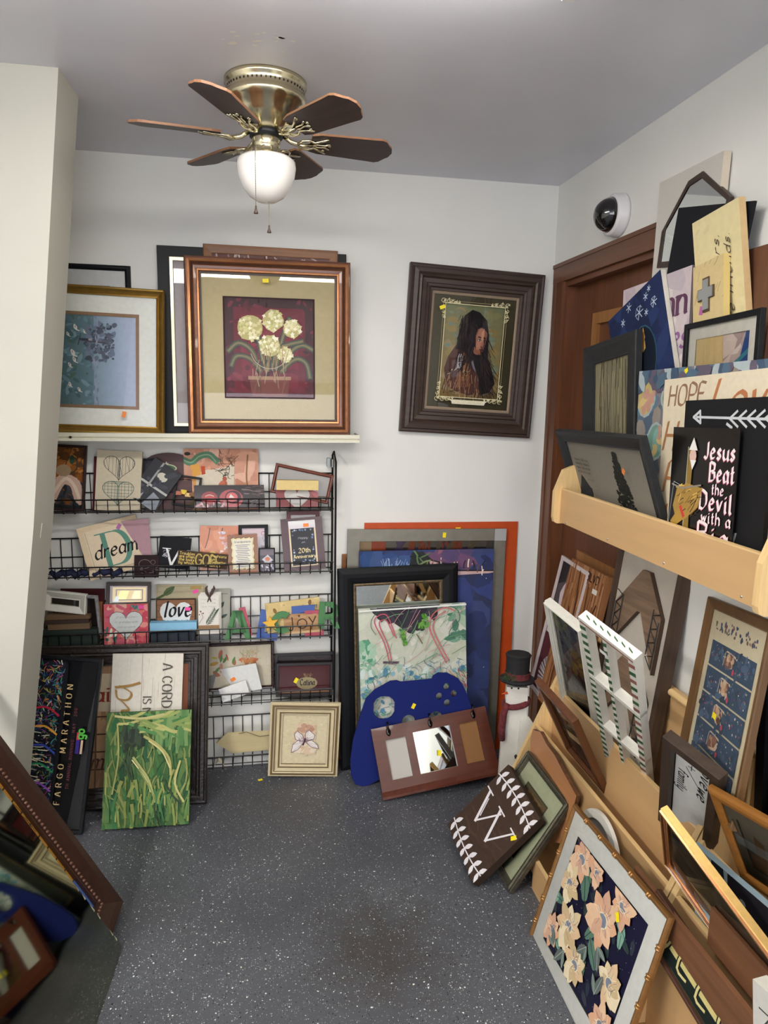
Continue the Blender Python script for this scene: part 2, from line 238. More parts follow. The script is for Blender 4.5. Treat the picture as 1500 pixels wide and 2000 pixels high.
# ------------------------------------------------------------ pictures: a small vector painter working in the picture's own plane
GL = {
'A': (.7, ['0,0 .35,1 .7,0', '.14,.38 .56,.38']), 'B': (.6, ['0,0 0,1 .4,1 .55,.87 .5,.62 .3,.53 0,.53', '.3,.53 .55,.42 .6,.2 .42,0 0,0']),
'C': (.65, ['.62,.82 .45,1 .2,.97 .02,.7 .02,.3 .2,.03 .45,0 .62,.18']), 'D': (.65, ['0,0 0,1 .3,1 .6,.8 .65,.5 .6,.2 .3,0 0,0']),
'E': (.5, ['.5,1 0,1 0,0 .5,0', '0,.53 .4,.53']), 'F': (.5, ['.5,1 0,1 0,0', '0,.53 .4,.53']),
'G': (.7, ['.64,.84 .45,1 .2,.97 .02,.7 .02,.3 .2,.03 .48,0 .66,.15 .66,.45 .42,.45']), 'H': (.62, ['0,0 0,1', '.62,0 .62,1', '0,.52 .62,.52']),
'I': (.12, ['.06,0 .06,1']), 'J': (.4, ['.38,1 .38,.2 .25,0 .08,.02 0,.15']), 'L': (.5, ['0,1 0,0 .5,0']),
'M': (.8, ['0,0 .06,1 .4,.2 .74,1 .8,0']), 'N': (.66, ['0,0 0,1 .66,0 .66,1']), 'O': (.72, ['.36,0 .1,.1 0,.5 .1,.9 .36,1 .62,.9 .72,.5 .62,.1 .36,0']),
'P': (.58, ['0,0 0,1 .4,1 .58,.85 .55,.58 .35,.48 0,.48']), 'R': (.62, ['0,0 0,1 .4,1 .58,.85 .55,.6 .35,.5 0,.5', '.3,.5 .62,0']),
'S': (.55, ['.52,.85 .35,1 .12,.97 .03,.78 .15,.58 .42,.46 .55,.25 .42,.04 .15,0 0,.15']), 'T': (.6, ['0,1 .6,1', '.3,1 .3,0']),
'W': (1., ['0,1 .25,0 .5,.8 .75,0 1,1']), 'Y': (.6, ['0,1 .3,.5 .6,1', '.3,.5 .3,0']), 'X': (.6, ['0,1 .6,0', '.6,1 0,0']), 'Z': (.6, ['0,1 .6,1 0,0 .6,0']),
'U': (.6, ['0,1 0,.2 .15,0 .45,0 .6,.2 .6,1']), 'V': (.6, ['0,1 .3,0 .6,1']),
'2': (.55, ['.02,.8 .2,1 .45,.95 .52,.7 .3,.35 0,0 .55,0']), '0': (.6, ['.3,0 .06,.15 0,.5 .06,.85 .3,1 .54,.85 .6,.5 .54,.15 .3,0']),
'a': (.5, ['.48,.45 .3,.6 .1,.55 0,.28 .1,.04 .28,.02 .46,.2', '.5,.6 .46,.1 .52,0']), 'b': (.48, ['0,1 0,.05 .25,0 .45,.15 .48,.4 .3,.6 .02,.48']),
'c': (.4, ['.4,.5 .25,.6 .08,.52 0,.28 .1,.04 .28,0 .42,.12']), 'd': (.5, ['.48,.48 .3,.6 .08,.52 0,.28 .1,.04 .28,0 .48,.15', '.5,1 .48,.1 .54,0']),
'e': (.44, ['.02,.3 .42,.38 .36,.56 .2,.6 .05,.48 0,.25 .1,.04 .28,0 .44,.12']), 'f': (.36, ['.4,.9 .28,1 .16,.9 .14,0', '0,.58 .34,.58']),
'g': (.48, ['.46,.5 .28,.6 .08,.52 .02,.3 .12,.08 .3,.06 .46,.2', '.48,.6 .46,-.2 .3,-.34 .05,-.28']), 'h': (.48, ['0,1 0,0', '0,.4 .2,.6 .4,.55 .46,.4 .46,.05 .52,0']),
'i': (.14, ['.05,.6 .05,.05 .12,0', '.05,.78 .06,.84']), 'j': (.2, ['.12,.6 .12,-.2 0,-.34']), 'k': (.44, ['0,1 0,0', '.4,.6 0,.28 .44,0']),
'l': (.16, ['.04,1 .04,.06 .14,0']), 'm': (.76, ['0,.6 0,0', '0,.42 .16,.6 .32,.52 .34,0', '.34,.42 .5,.6 .68,.52 .7,.04 .78,0']),
'n': (.48, ['0,.6 0,0', '0,.4 .2,.6 .4,.55 .46,.4 .46,.05 .52,0']), 'o': (.46, ['.23,.6 .05,.5 0,.3 .05,.1 .23,0 .41,.1 .46,.3 .41,.5 .23,.6']),
'p': (.48, ['0,.6 0,-.35', '0,.42 .2,.6 .42,.52 .48,.28 .38,.04 .2,0 0,.12']), 'r': (.32, ['0,.6 0,0', '0,.38 .16,.58 .34,.56']),
's': (.36, ['.34,.52 .18,.6 .04,.5 .08,.36 .3,.26 .34,.1 .2,0 0,.08']), 't': (.3, ['.12,.9 .12,.08 .2,0 .32,.06', '0,.6 .28,.6']),
'u': (.48, ['0,.6 0,.12 .14,0 .34,.06 .46,.2', '.48,.6 .46,.05 .54,0']), 'v': (.44, ['0,.6 .2,0 .44,.6']), 'w': (.68, ['0,.6 .16,0 .34,.5 .5,0 .68,.6']),
'x': (.42, ['0,.6 .42,0', '.42,.6 0,0']), 'y': (.46, ['0,.6 .04,.12 .2,0 .44,.2', '.46,.6 .42,-.2 .26,-.34 .04,-.26']), 'z': (.4, ['0,.6 .4,.6 0,0 .4,0']),
'.': (.08, ['.0,.0 .05,.04']), ',': (.08, ['.05,.05 0,-.12']), '+': (.5, ['.25,.1 .25,.6', '0,.35 .5,.35']), ' ': (.25, []), "'": (.08, ['.04,1 .02,.85'])}
def spline(p, k=4):
    if len(p) < 3: return p
    o = []
    for i in range(len(p) - 1):
        a, b, c, d = p[max(i-1, 0)], p[i], p[i+1], p[min(i+2, len(p)-1)]
        for j in range(k):
            t = j / k
            o.append(tuple(.5*((2*b[q])+(-a[q]+c[q])*t+(2*a[q]-5*b[q]+4*c[q]-d[q])*t*t+(-a[q]+3*b[q]-3*c[q]+d[q])*t**3) for q in (0, 1)))
    return o + [p[-1]]
class Art:
    """paints onto rectangle (x0,y0)-(x1,y1) of local plane z; own coordinates: x 0..W, y 0..1 (unit = picture height)"""
    def __init__(s, mb, x0, y0, x1, y1, z, m=None, turn=0):
        s.mb = mb; s.m = m or PAINT; s.z = z; s.turn = turn; s.o = (x0, y0, x1, y1)
        w, h = x1 - x0, y1 - y0
        if turn in (0, 180): s.u = h; s.W = w / h
        else: s.u = w; s.W = h / w
        s.step = 8e-6
    def P(s, x, y):
        x0, y0, x1, y1 = s.o; x *= s.u; y *= s.u
        if s.turn == 0: return (x0 + x, y0 + y)
        if s.turn == 180: return (x1 - x, y1 - y)
        if s.turn == 90: return (x0 + y, y1 - x)       # picture's up points right (turned clockwise)
        return (x1 - y, y0 + x)                        # picture's up points left
    def poly(s, pts, c, c2=None):
        C = lin(c) if not isinstance(c, list) else None
        cs = [lin(q) for q in c] if C is None else [C] * len(pts)
        pl = [(x, y, k) for (x, y), k in zip(pts, cs)]
        for ax, lim, sg in ((0, 0, 1), (0, s.W, -1), (1, 0, 1), (1, 1, -1)):
            out = []
            for i in range(len(pl)):
                a, b = pl[i], pl[(i + 1) % len(pl)]; da = (a[ax] - lim) * sg; db = (b[ax] - lim) * sg
                if da >= 0: out.append(a)
                if (da >= 0) != (db >= 0):
                    t = da / (da - db); out.append((a[0]+(b[0]-a[0])*t, a[1]+(b[1]-a[1])*t, tuple(p+(q-p)*t for p, q in zip(a[2], b[2]))))
            pl = out
            if len(pl) < 3: return
        s.z += s.step; q = [(*s.P(x, y), s.z) for x, y, _ in pl]
        ar = sum(q[i][0]*q[(i+1)%len(q)][1]-q[(i+1)%len(q)][0]*q[i][1] for i in range(len(q))); cc = [k for _, _, k in pl]
        if ar < 0: q = q[::-1]; cc = cc[::-1]
        if abs(ar) > 1e-9: s.mb.face(q, s.m, cc)
    def rect(s, a, b, c, d, col): s.poly([(a, b), (c, b), (c, d), (a, d)], col)
    def fill(s, c): s.rect(0, 0, s.W, 1, c)
    def grad(s, top, bot, y0=0, y1=1, x0=0, x1=None):
        x1 = s.W if x1 is None else x1
        s.poly([(x0, y0), (x1, y0), (x1, y1), (x0, y1)], [bot, bot, top, top])
    def ell(s, x, y, rx, ry, c, n=14, rot=0, wob=0):
        r = math.radians(rot); P = []
        for k in range(n):
            t = 2*math.pi*k/n; w = 1 + (random.uniform(-wob, wob) if wob else 0); a = rx*math.cos(t)*w; b = ry*math.sin(t)*w
            P.append((x + a*math.cos(r) - b*math.sin(r), y + a*math.sin(r) + b*math.cos(r)))
        s.poly(P, c)
    def star(s, x, y, r, c, n=5, k=.4, rot=90):
        s.poly([(x+math.cos(math.radians(rot+180*i/n))*(r if i % 2 == 0 else r*k), y+math.sin(math.radians(rot+180*i/n))*(r if i % 2 == 0 else r*k)) for i in range(2*n)], c)
    def line(s, pts, w, c, sm=False, nib=None):
        if isinstance(pts, str): pts = [tuple(map(float, q.split(','))) for q in pts.split()]
        if sm: pts = spline(pts)
        for i in range(len(pts) - 1):
            a, b = pts[i], pts[i + 1]; dx, dy = b[0]-a[0], b[1]-a[1]; l = math.hypot(dx, dy) or 1e-9
            nx, ny = -dy/l*w/2, dx/l*w/2
            if nib:
                ang, nw = nib; vx, vy = math.cos(math.radians(ang))*nw/2, math.sin(math.radians(ang))*nw/2
                if nx*vx + ny*vy < 0: vx, vy = -vx, -vy
                nx += vx; ny += vy
            ex, ey = dx/l*w*.35, dy/l*w*.35
            s.poly([(a[0]-ex+nx, a[1]-ey+ny), (a[0]-ex-nx, a[1]-ey-ny), (b[0]+ex-nx, b[1]+ey-ny), (b[0]+ex+nx, b[1]+ey+ny)], c)
    def ring(s, x, y, rx, ry, w, c, n=18, a0=0, a1=360):
        s.line([(x+rx*math.cos(math.radians(a0+(a1-a0)*k/n)), y+ry*math.sin(math.radians(a0+(a1-a0)*k/n))) for k in range(n+1)], w, c)
    def box(s, a, b, c, d, w, col): s.line([(a, b), (c, b), (c, d), (a, d), (a, b)], w, col)
    def text(s, t, x, y, h, c, style='sans', w=None, sp=.22, slant=None, width=None, rot=0, sx=1.0):
        """hand built lettering; y is the base line, h the capital height"""
        st = dict(sans=(.13, 0, None, False), thin=(.07, 0, None, False), serif=(.035, 0, (0, .13), True), script=(.05, .28, (35, .10), True),
                  black=(.04, 0, (42, .17), False), hand=(.06, .12, (20, .05), True), round=(.12, 0, None, True))[style]
        if w is None: w = st[0]
        sl = st[1] if slant is None else slant; L = []; cx = 0
        for ch in t:
            g = GL.get(ch) or GL.get(ch.upper()) or GL[' ']
            for q in g[1]:
                p = [tuple(map(float, e.split(','))) for e in q.split()]
                if st[3]: p = spline(p, 3)
                if style == 'black':
                    p = [(a, b + (.06 if i % 2 else 0) * (len(p) > 2)) for i, (a, b) in enumerate(p)]
                L.append([(cx + a + b*sl, b) for a, b in p])
                if style == 'serif':
                    for e in (p[0], p[-1]):
                        if abs(p[0][0]-p[-1][0]) < .3 or ch in 'AMNHIT': L.append([(cx+e[0]-.1, e[1]), (cx+e[0]+.1, e[1])])
            cx += g[0] + sp
        tot = max(cx - sp, .01); kx = h * sx
        if width: kx = width / tot
        co, si = math.cos(math.radians(rot)), math.sin(math.radians(rot))
        for p in L:
            q = [(x + a*kx*co - b*h*si, y + a*kx*si + b*h*co) for a, b in p]
            s.line(q, w*h, c, nib=(st[2][0], st[2][1]*h) if st[2] else None)
        return tot * kx
    def daubs(s, n, box, size, cols, asp=(1, 3), rot=None, seed=1, wob=.15):
        random.seed(seed); x0, y0, x1, y1 = box
        for _ in range(n):
            r = random.uniform(*size); k = random.uniform(*asp)
            s.ell(random.uniform(x0, x1), random.uniform(y0, y1), r*k, r, random.choice(cols), 8, random.uniform(0, 180) if rot is None else random.gauss(*rot), wob)
    def strokes(s, n, box, ln, w, cols, rot=(0, 180), seed=1, bend=.3):
        random.seed(seed); x0, y0, x1, y1 = box
        for _ in range(n):
            x, y = random.uniform(x0, x1), random.uniform(y0, y1); a = math.radians(random.uniform(*rot)); l = random.uniform(*ln); b = random.uniform(-bend, bend)
            c = random.choice(cols); P = [(x, y)]
            for k in range(3): x += math.cos(a)*l/3; y += math.sin(a)*l/3; a += b; P.append((x, y))
            s.line(P, random.uniform(*w), c)
    def heart(s, x, y, r, c, line=None):
        P = [(x + r*(16*math.sin(t)**3)/16, y + r*(13*math.cos(t)-5*math.cos(2*t)-2*math.cos(3*t)-math.cos(4*t))/16) for t in [2*math.pi*k/26 for k in range(26)]]
        if c: s.poly(P, c)
        if line: s.line(P + [P[0]], line[0], line[1])
        return P
    def leaf(s, x, y, l, w, rot, c, vein=None):
        r = math.radians(rot); P = []
        for t, k in ((0, 0), (.2, .7), (.5, 1), (.8, .6), (1, 0), (.8, -.6), (.5, -1), (.2, -.7)):
            a, b = t*l, k*w/2; P.append((x+a*math.cos(r)-b*math.sin(r), y+a*math.sin(r)+b*math.cos(r)))
        s.poly(P, c)
        if vein: s.line([(x, y), (x+l*.9*math.cos(r), y+l*.9*math.sin(r))], w*.08, vein)
# ------------------------------------------------------------ flat goods: placement, frames, boxes
def place(key, lift=0.0):
    f = FIT[key]; c = Vector(f[0:3]); u = Vector(f[3:6]); v = Vector(f[6:9]); n = u.cross(v)
    m = Matrix(((u.x, v.x, n.x, c.x), (u.y, v.y, n.y, c.y), (u.z, v.z, n.z, c.z + lift), (0, 0, 0, 1)))
    return m, f[9], f[10]
def seat(key, t):
    m, w, h = place(key); low = 9
    for sx in (-.5, .5):
        for sy in (-.5, .5):
            for z in (0, -t): low = min(low, (m @ Vector((sx*w, sy*h, z))).z)
    return -low + .001 if low < .0 else 0.0
def sticker(parent, w, h, st):
    for fx, fy, c, rot in st:
        s = MB(); a, b = (.011, .007); x, y = (fx - .5)*w, (.5 - fy)*h; r = math.radians(rot)
        P = [(x+p*math.cos(r)-q*math.sin(r), y+p*math.sin(r)+q*math.cos(r)) for p, q in ((-a, -b), (a, -b), (a, b), (-a, b))]
        s.prism(P, .0012, .0016, STICK[c]); s.build('price_sticker', parent)
def ringface(mb, w, h, prof, mats, rnd=0):
    """mitred moulding: prof = (inset, z) pairs from the outer back edge to the inner lip; mats one per step"""
    for i in range(len(prof) - 1):
        (d0, z0), (d1, z1) = prof[i], prof[i+1]
        m = mats[i % len(mats)]; col = (1, 1, 1)
        if isinstance(m, tuple): m, col = m[0], lin(m[1])
        def cor(d, z): return [(-w/2+d, -h/2+d, z), (w/2-d, -h/2+d, z), (w/2-d, h/2-d, z), (-w/2+d, h/2-d, z)]
        A, B = cor(d0, z0), cor(d1, z1)
        for k in range(4): mb.face([A[k], A[(k+1)%4], B[(k+1)%4], B[k]], m, col)
def board(key, name, label, cat, t=.018, edge='#d8cfc0', art=None, face='#ffffff', m=None, group=None, st=(), turn=0, margin=0, lift=None, back='#8a7a60'):
    """a canvas, panel or plaque of real thickness with its painting in the same mesh"""
    mw, w, h = place(key); lf = seat(key, t) if lift is None else lift; mw.translation.z += lf
    b = MB(); pm = m or PAINT; e = edge if not isinstance(edge, str) else None
    em = e or pm; ec = lin(edge) if e is None else (1, 1, 1)
    b.box((-w/2, -h/2, -t), (w/2, h/2, 0), em, ec)
    A = Art(b, -w/2, -h/2, w/2, h/2, .0001, pm, turn); A.fill(face)
    if art: art(A)
    o = b.build(name); o.matrix_world = mw; tag(o, label, cat, group); sticker(o, w, h, st); return o
def frame(key, name, label, cat, fw=.03, t=.02, style='flat', fm=None, matw=0, matc='#e8e6dc', matw2=0, matc2='#8a7058', art=None, glass=True, pm=None, group=None, st=(), turn=0, lift=None, mirror=False, inner=None, extra=None):
    """a framed picture: frame moulding, mat, print, glass, price stickers"""
    mw, w, h = place(key); lf = seat(key, t) if lift is None else lift; mw.translation.z += lf
    root = empty(name, label, cat, mw, group); b = MB(); fm = fm if isinstance(fm, (list, tuple)) else [fm]
    P = dict(flat=[(0, -t), (0, -.001), (.001, 0), (fw-.001, 0), (fw, -.001), (fw, -t*.6)],
             scoop=[(0, -t), (0, -.004), (.004, 0), (fw*.25, -.001), (fw*.5, -t*.3), (fw*.8, -t*.5), (fw*.85, -t*.35), (fw, -t*.4), (fw, -t*.75)],
             step=[(0, -t), (0, -t*.35), (fw*.06, -t*.25), (fw*.14, -t*.3), (fw*.18, -t*.05), (fw*.34, 0), (fw*.42, -t*.12), (fw*.5, -t*.05), (fw*.56, -t*.25), (fw*.72, -t*.3), (fw*.76, -t*.18), (fw*.86, -t*.22), (fw*.9, -t*.42), (fw, -t*.45), (fw, -t*.8)],
             round=[(0, -t), (0, -t*.5), (fw*.12, -t*.18), (fw*.35, 0), (fw*.6, -t*.02), (fw*.85, -t*.2), (fw, -t*.4), (fw, -t*.8)],
             slope=[(0, -t), (0, -.003), (.003, 0), (fw*.3, -.002), (fw*.9, -t*.5), (fw, -t*.45), (fw, -t*.8)])[style]
    ringface(b, w, h, P, fm); b.face([(-w/2, -h/2, -t), (-w/2, h/2, -t), (w/2, h/2, -t), (w/2, -h/2, -t)], mat('backing_paper', '#7a6a52', rough=.9))
    b.build('frame', root)
    if extra: extra(root, w, h, fw, t)
    zi = -t*.72; x, y = w/2 - fw, h/2 - fw
    if inner:  # slim inner liner
        lw, lm = inner; b = MB(); ringface(b, 2*x, 2*y, [(0, zi), (0, zi+.004), (lw*.5, zi+.005), (lw, zi+.003), (lw, zi)], [lm]); b.build('liner', root); x -= lw; y -= lw
    if mirror:
        b = MB(); b.box((-x, -y, zi-.002), (x, y, zi+.001), MIRROR); b.build('mirror_glass', root); sticker(root, w, h, st); return root
    if matw:
        b = MB(); mm = PAINT; mx, my = (matw if isinstance(matw, tuple) else (matw, matw)); X, Y = x-mx, y-my
        def band(x0, y0, x1, y1, z, c):
            cc = lin(c)
            b.face([(-x0,-y0,z),(x0,-y0,z),(x1,-y1,z),(-x1,-y1,z)], mm, cc); b.face([(x0,-y0,z),(x0,y0,z),(x1,y1,z),(x1,-y1,z)], mm, cc)
            b.face([(x0,y0,z),(-x0,y0,z),(-x1,y1,z),(x1,y1,z)], mm, cc); b.face([(-x0,y0,z),(-x0,-y0,z),(-x1,-y1,z),(-x1,y1,z)], mm, cc)
        band(x, y, X, Y, zi+.0015, matc)
        if matw2: band(X, Y, X-matw2, Y-matw2, zi+.0008, matc2); X -= matw2; Y -= matw2
        b.build('mat', root); x, y = X, Y
    b = MB(); A = Art(b, -x, -y, x, y, zi-.002, pm or PAINT, turn); A.fill('#d0ccc0')
    if art: art(A)
    b.build('print', root)
    if glass:
        gx, gy = w/2 - fw, h/2 - fw
        if inner: gx -= inner[0]; gy -= inner[0]
        b = MB(); b.face([(-gx,-gy,zi+.0035),(gx,-gy,zi+.0035),(gx,gy,zi+.0035),(-gx,gy,zi+.0035)], glass_mat()); b.build('glass', root)
    sticker(root, w, h, st); return root
# ------------------------------------------------------------ the room
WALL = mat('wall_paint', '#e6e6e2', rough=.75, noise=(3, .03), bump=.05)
CEIL = mat('ceiling_paint', '#dedee8', rough=.36, noise=(2.5, .05))
TRIMW = mat('brown_wood_trim', '#6a4028', rough=.4, grain=(45, 'Z', .28))
TRIMH = mat('brown_wood_header', '#6a4028', rough=.4, grain=(45, 'Y', .28))
def floor_mat():
    m = bpy.data.materials.new('speckled_epoxy'); m.use_nodes = True; N = m.node_tree.nodes; L = m.node_tree.links; b = N['Principled BSDF']
    tc = N.new('ShaderNodeTexCoord'); b.inputs['Roughness'].default_value = .38
    def math_(op, a, c=None):
        n = N.new('ShaderNodeMath'); n.operation = op
        for i, q in enumerate((a, c)):
            if q is None: continue
            if isinstance(q, (int, float)): n.inputs[i].default_value = q
            else: L.new(q, n.inputs[i])
        return n.outputs[0]
    big = N.new('ShaderNodeTexNoise'); big.inputs['Scale'].default_value = 2.2; big.inputs['Detail'].default_value = 3; L.new(tc.outputs['Object'], big.inputs['Vector'])
    col = N.new('ShaderNodeValToRGB'); e = col.color_ramp.elements; e[0].position = .35; e[0].color = (*lin('#4a4c52'), 1); e[1].position = .7; e[1].color = (*lin('#585b61'), 1)
    L.new(big.outputs[0], col.inputs[0]); cur = col.outputs[0]
    # brown worn stain in front of the bins
    sv = N.new('ShaderNodeVectorMath'); sv.operation = 'DISTANCE'; sv.inputs[1].default_value = (.33, 1.75, 0); L.new(tc.outputs['Object'], sv.inputs[0])
    sn = N.new('ShaderNodeTexNoise'); sn.inputs['Scale'].default_value = 14; sn.inputs['Detail'].default_value = 6; L.new(tc.outputs['Object'], sn.inputs['Vector'])
    k = math_('SUBTRACT', math_('MULTIPLY', sn.outputs[0], 1.5), math_('MULTIPLY', sv.outputs['Value'], 3.0)); k = math_('MULTIPLY', k, .8)
    cl = N.new('ShaderNodeClamp'); cl.inputs[2].default_value = .55; L.new(k, cl.inputs[0])
    mx = N.new('ShaderNodeMixRGB'); L.new(cl.outputs[0], mx.inputs[0]); L.new(cur, mx.inputs[1]); mx.inputs[2].default_value = (*lin('#3a3024'), 1); cur = mx.outputs[0]
    for sc, thr, lo, c in ((170, .28, .76, '#b8bcba'), (100, .24, .90, '#e4e6e2'), (130, .26, .78, '#15171a'), (230, .3, .72, '#8a9094'), (60, .15, .92, '#e8e4d8'), (80, .2, .88, '#dfe2e0'), (75, .18, .84, '#101113')):
        v = N.new('ShaderNodeTexVoronoi'); v.inputs['Scale'].default_value = sc; v.voronoi_dimensions = '2D'
        wn = N.new('ShaderNodeTexNoise'); wn.inputs['Scale'].default_value = sc*1.4; L.new(tc.outputs['Object'], wn.inputs['Vector'])
        sh = N.new('ShaderNodeVectorMath'); sh.operation = 'SCALE'; sh.inputs['Scale'].default_value = .6/sc; L.new(wn.outputs[1], sh.inputs[0])
        ad = N.new('ShaderNodeVectorMath'); L.new(tc.outputs['Object'], ad.inputs[0]); L.new(sh.outputs[0], ad.inputs[1]); L.new(ad.outputs[0], v.inputs['Vector'])
        sep = N.new('ShaderNodeSeparateColor'); L.new(v.outputs['Color'], sep.inputs[0])
        dn = math_('MULTIPLY', big.outputs[0], .35)
        a = math_('LESS_THAN', v.outputs['Distance'], math_('MULTIPLY', thr, sep.outputs[1])); g = math_('GREATER_THAN', math_('ADD', sep.outputs[0], dn), lo + .22)
        mx = N.new('ShaderNodeMixRGB'); L.new(math_('MULTIPLY', a, g), mx.inputs[0]); L.new(cur, mx.inputs[1]); mx.inputs[2].default_value = (*lin(c), 1); cur = mx.outputs[0]
    L.new(cur, b.inputs['Base Color']); bp = N.new('ShaderNodeBump'); bp.inputs['Strength'].default_value = .12; bp.inputs['Distance'].default_value = .002
    L.new(sn.outputs[0], bp.inputs['Height']); L.new(bp.outputs[0], b.inputs['Normal']); return m
def slab(name, a, b, m):
    s = MB(); s.box(a, b, m); return structure(s.build(name))
slab('floor', (-3.2, -6.1, -.05), (1.32, 2.95, 0), floor_mat())
slab('ceiling', (-3.2, -6.1, 2.44), (1.32, 2.95, 2.5), CEIL)
slab('wall_back', (-3.2, 2.83, 0), (1.32, 2.95, 2.44), WALL)
s = MB()   # right wall with its doorway
s.box((1.2, -6.1, 0), (1.32, 1.86, 2.44), WALL); s.box((1.2, 2.755, 0), (1.32, 2.83, 2.44), WALL); s.box((1.2, 1.86, 2.075), (1.32, 2.755, 2.44), WALL)
structure(s.build('wall_right'))
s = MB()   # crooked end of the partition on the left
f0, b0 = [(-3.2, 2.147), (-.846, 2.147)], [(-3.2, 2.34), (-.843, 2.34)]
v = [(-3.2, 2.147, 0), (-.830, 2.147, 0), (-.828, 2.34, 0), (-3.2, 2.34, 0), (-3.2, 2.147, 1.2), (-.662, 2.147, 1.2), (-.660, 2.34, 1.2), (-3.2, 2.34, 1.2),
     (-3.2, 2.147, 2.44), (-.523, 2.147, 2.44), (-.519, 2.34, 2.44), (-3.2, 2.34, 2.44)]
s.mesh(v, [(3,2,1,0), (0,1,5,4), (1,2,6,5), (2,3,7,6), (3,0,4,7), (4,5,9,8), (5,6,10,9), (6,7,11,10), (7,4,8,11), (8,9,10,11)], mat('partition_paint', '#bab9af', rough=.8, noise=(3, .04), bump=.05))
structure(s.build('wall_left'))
# plaster patches and scars on partition and ceiling
s = MB(); random.seed(3); pl = mat('plaster_scar', '#f0efe9', rough=.9)
for _ in range(16):
    x, y = random.uniform(-.09, .09)+.0, random.uniform(1.80, 1.93); r = random.uniform(.003, .012)
    s.face([(x+r*random.uniform(.5, 1.3)*math.cos(a), y+r*.5*math.sin(a), 2.4396) for a in [k*math.pi/4 for k in range(8, 0, -1)]], pl)
structure(s.build('trim_1'))
s = MB(); s.tube([(-.664, 2.225, 1.19), (-.672, 2.222, 1.15), (-.683, 2.22, 1.10)], [.003, .005, .003], pl); structure(s.build('trim_2'))
slab('wall_side', (-3.3, -6.1, 0), (-3.2, 2.95, 2.44), WALL)
# door in the right wall, with casing
s = MB()
for (x0, x1, y0, y1) in ((1.1875, 1.1995, 2.715, 2.803), (1.1875, 1.1995, 1.80, 1.88)):
    s.box((x0, y0, 0), (x1, y1, 2.051), TRIMW)
s.box((1.1855, 2.703, 0), (1.1995, 2.7145, 2.0505), TRIMW); s.box((1.1996, 2.69, 0), (1.30, 2.7545, 2.0295), TRIMW)
s.box((1.1996, 1.861, 0), (1.30, 1.90, 2.0295), TRIMW); s.box((1.1835, 2.765, 0), (1.1874, 2.785, 2.0508), TRIMW)
structure(s.build('trim_3'))
s = MB(); s.box((1.1865, 1.80, 2.0515), (1.1996, 2.8035, 2.125), TRIMH); s.box((1.183, 1.799, 2.112), (1.1864, 2.804, 2.126), TRIMH); s.box((1.1997, 1.8605, 2.03), (1.30, 2.7548, 2.0748), TRIMH)
structure(s.build('trim_4'))
door = empty('door_1', 'brown wooden door with moulded panels', 'door'); door['kind'] = 'structure'; del door['label']; del door['category']
s = MB(); s.box((1.245, 1.90, .01), (1.285, 2.69, 2.03), TRIMW); s.build('door_leaf', door)
s = MB(); MOLD = mat('light_door_moulding', '#9a6a3c', rough=.4, grain=(40, 'Z', .2))
for z0, z1 in ((1.15, 1.91), (.15, 1.0)):
    for a, b in (((2.48, z0), (2.52, z1)), ((2.03, z0), (2.07, z1))): s.box((1.232, a[0], a[1]+.0405), (1.245, b[0], b[1]-.0405), MOLD)
    s.box((1.232, 2.03, z1-.04), (1.245, 2.52, z1), MOLD); s.box((1.232, 2.03, z0), (1.245, 2.52, z0+.04), MOLD)
s.build('panel_moulding', door)
# ------------------------------------------------------------ ceiling lights, the seen one and added fill
WMET = mat('white_enamel', '#e9e9e6', rough=.35)
def fixture(name, x0, x1, y0, y1, label, power=20):
    tube_e = emit_mat('fluorescent_or_fill_diffuser', '#fffaf2', power)
    r = empty(name, label, 'ceiling light', Matrix.Translation(((x0+x1)/2, (y0+y1)/2, 2.44)))
    w, d = (x1-x0)/2, (y1-y0)/2; s = MB(); s.box((-w, -d, -.035), (w, d, -.001), WMET)
    s.box((-w-.004, -d-.004, -.085), (-w+.02, d+.004, -.001), WMET); s.box((w-.02, -d-.004, -.085), (w+.004, d+.004, -.001), WMET); s.build('housing', r)
    s = MB(); s.prism([(-d, -.035), (-d+.02, -.08), (d-.02, -.08), (d, -.035)], -w+.02, w-.02, tube_e)
    o = s.build('diffuser', r); o.rotation_euler = (math.pi/2, 0, math.pi/2)
fixture('fluorescent_or_fill_light', -.60, .600, 1.245, 1.405, 'long fluorescent ceiling light cut off by the top of the photo', 30)
fixture('fluorescent_or_fill_light', .78, 1.08, -1.5, -.3, 'added fill light behind the viewer, beside the right wall', 26)  # added lamp outside the view, fills in from the right
fixture('fluorescent_or_fill_light', -1.95, -1.65, -.9, .3, 'added fill light behind the viewer on the left side', 112)  # strong unseen lamp, added to lift the surfaces facing left
fixture('fluorescent_or_fill_light', -2.9, -1.7, -3.6, -3.3, 'added fill light farthest behind the viewer', 20)  # another unseen lamp put in as general fill
# unseen wall behind the viewer, with an added glowing panel for fill and reflections
s = MB(); s.box((-3.2, -6.1, 0), (1.32, -6.0, .6), WALL); s.box((-3.2, -6.1, 2.26), (1.32, -6.0, 2.44), WALL); structure(s.build('wall_front'))
s = MB(); s.box((-3.2, -6.06, .6), (1.32, -6.05, 2.26), emit_mat('added_fill_glow', '#f4f6ff', 5.5)); structure(s.build('added_glow_panel_1'))
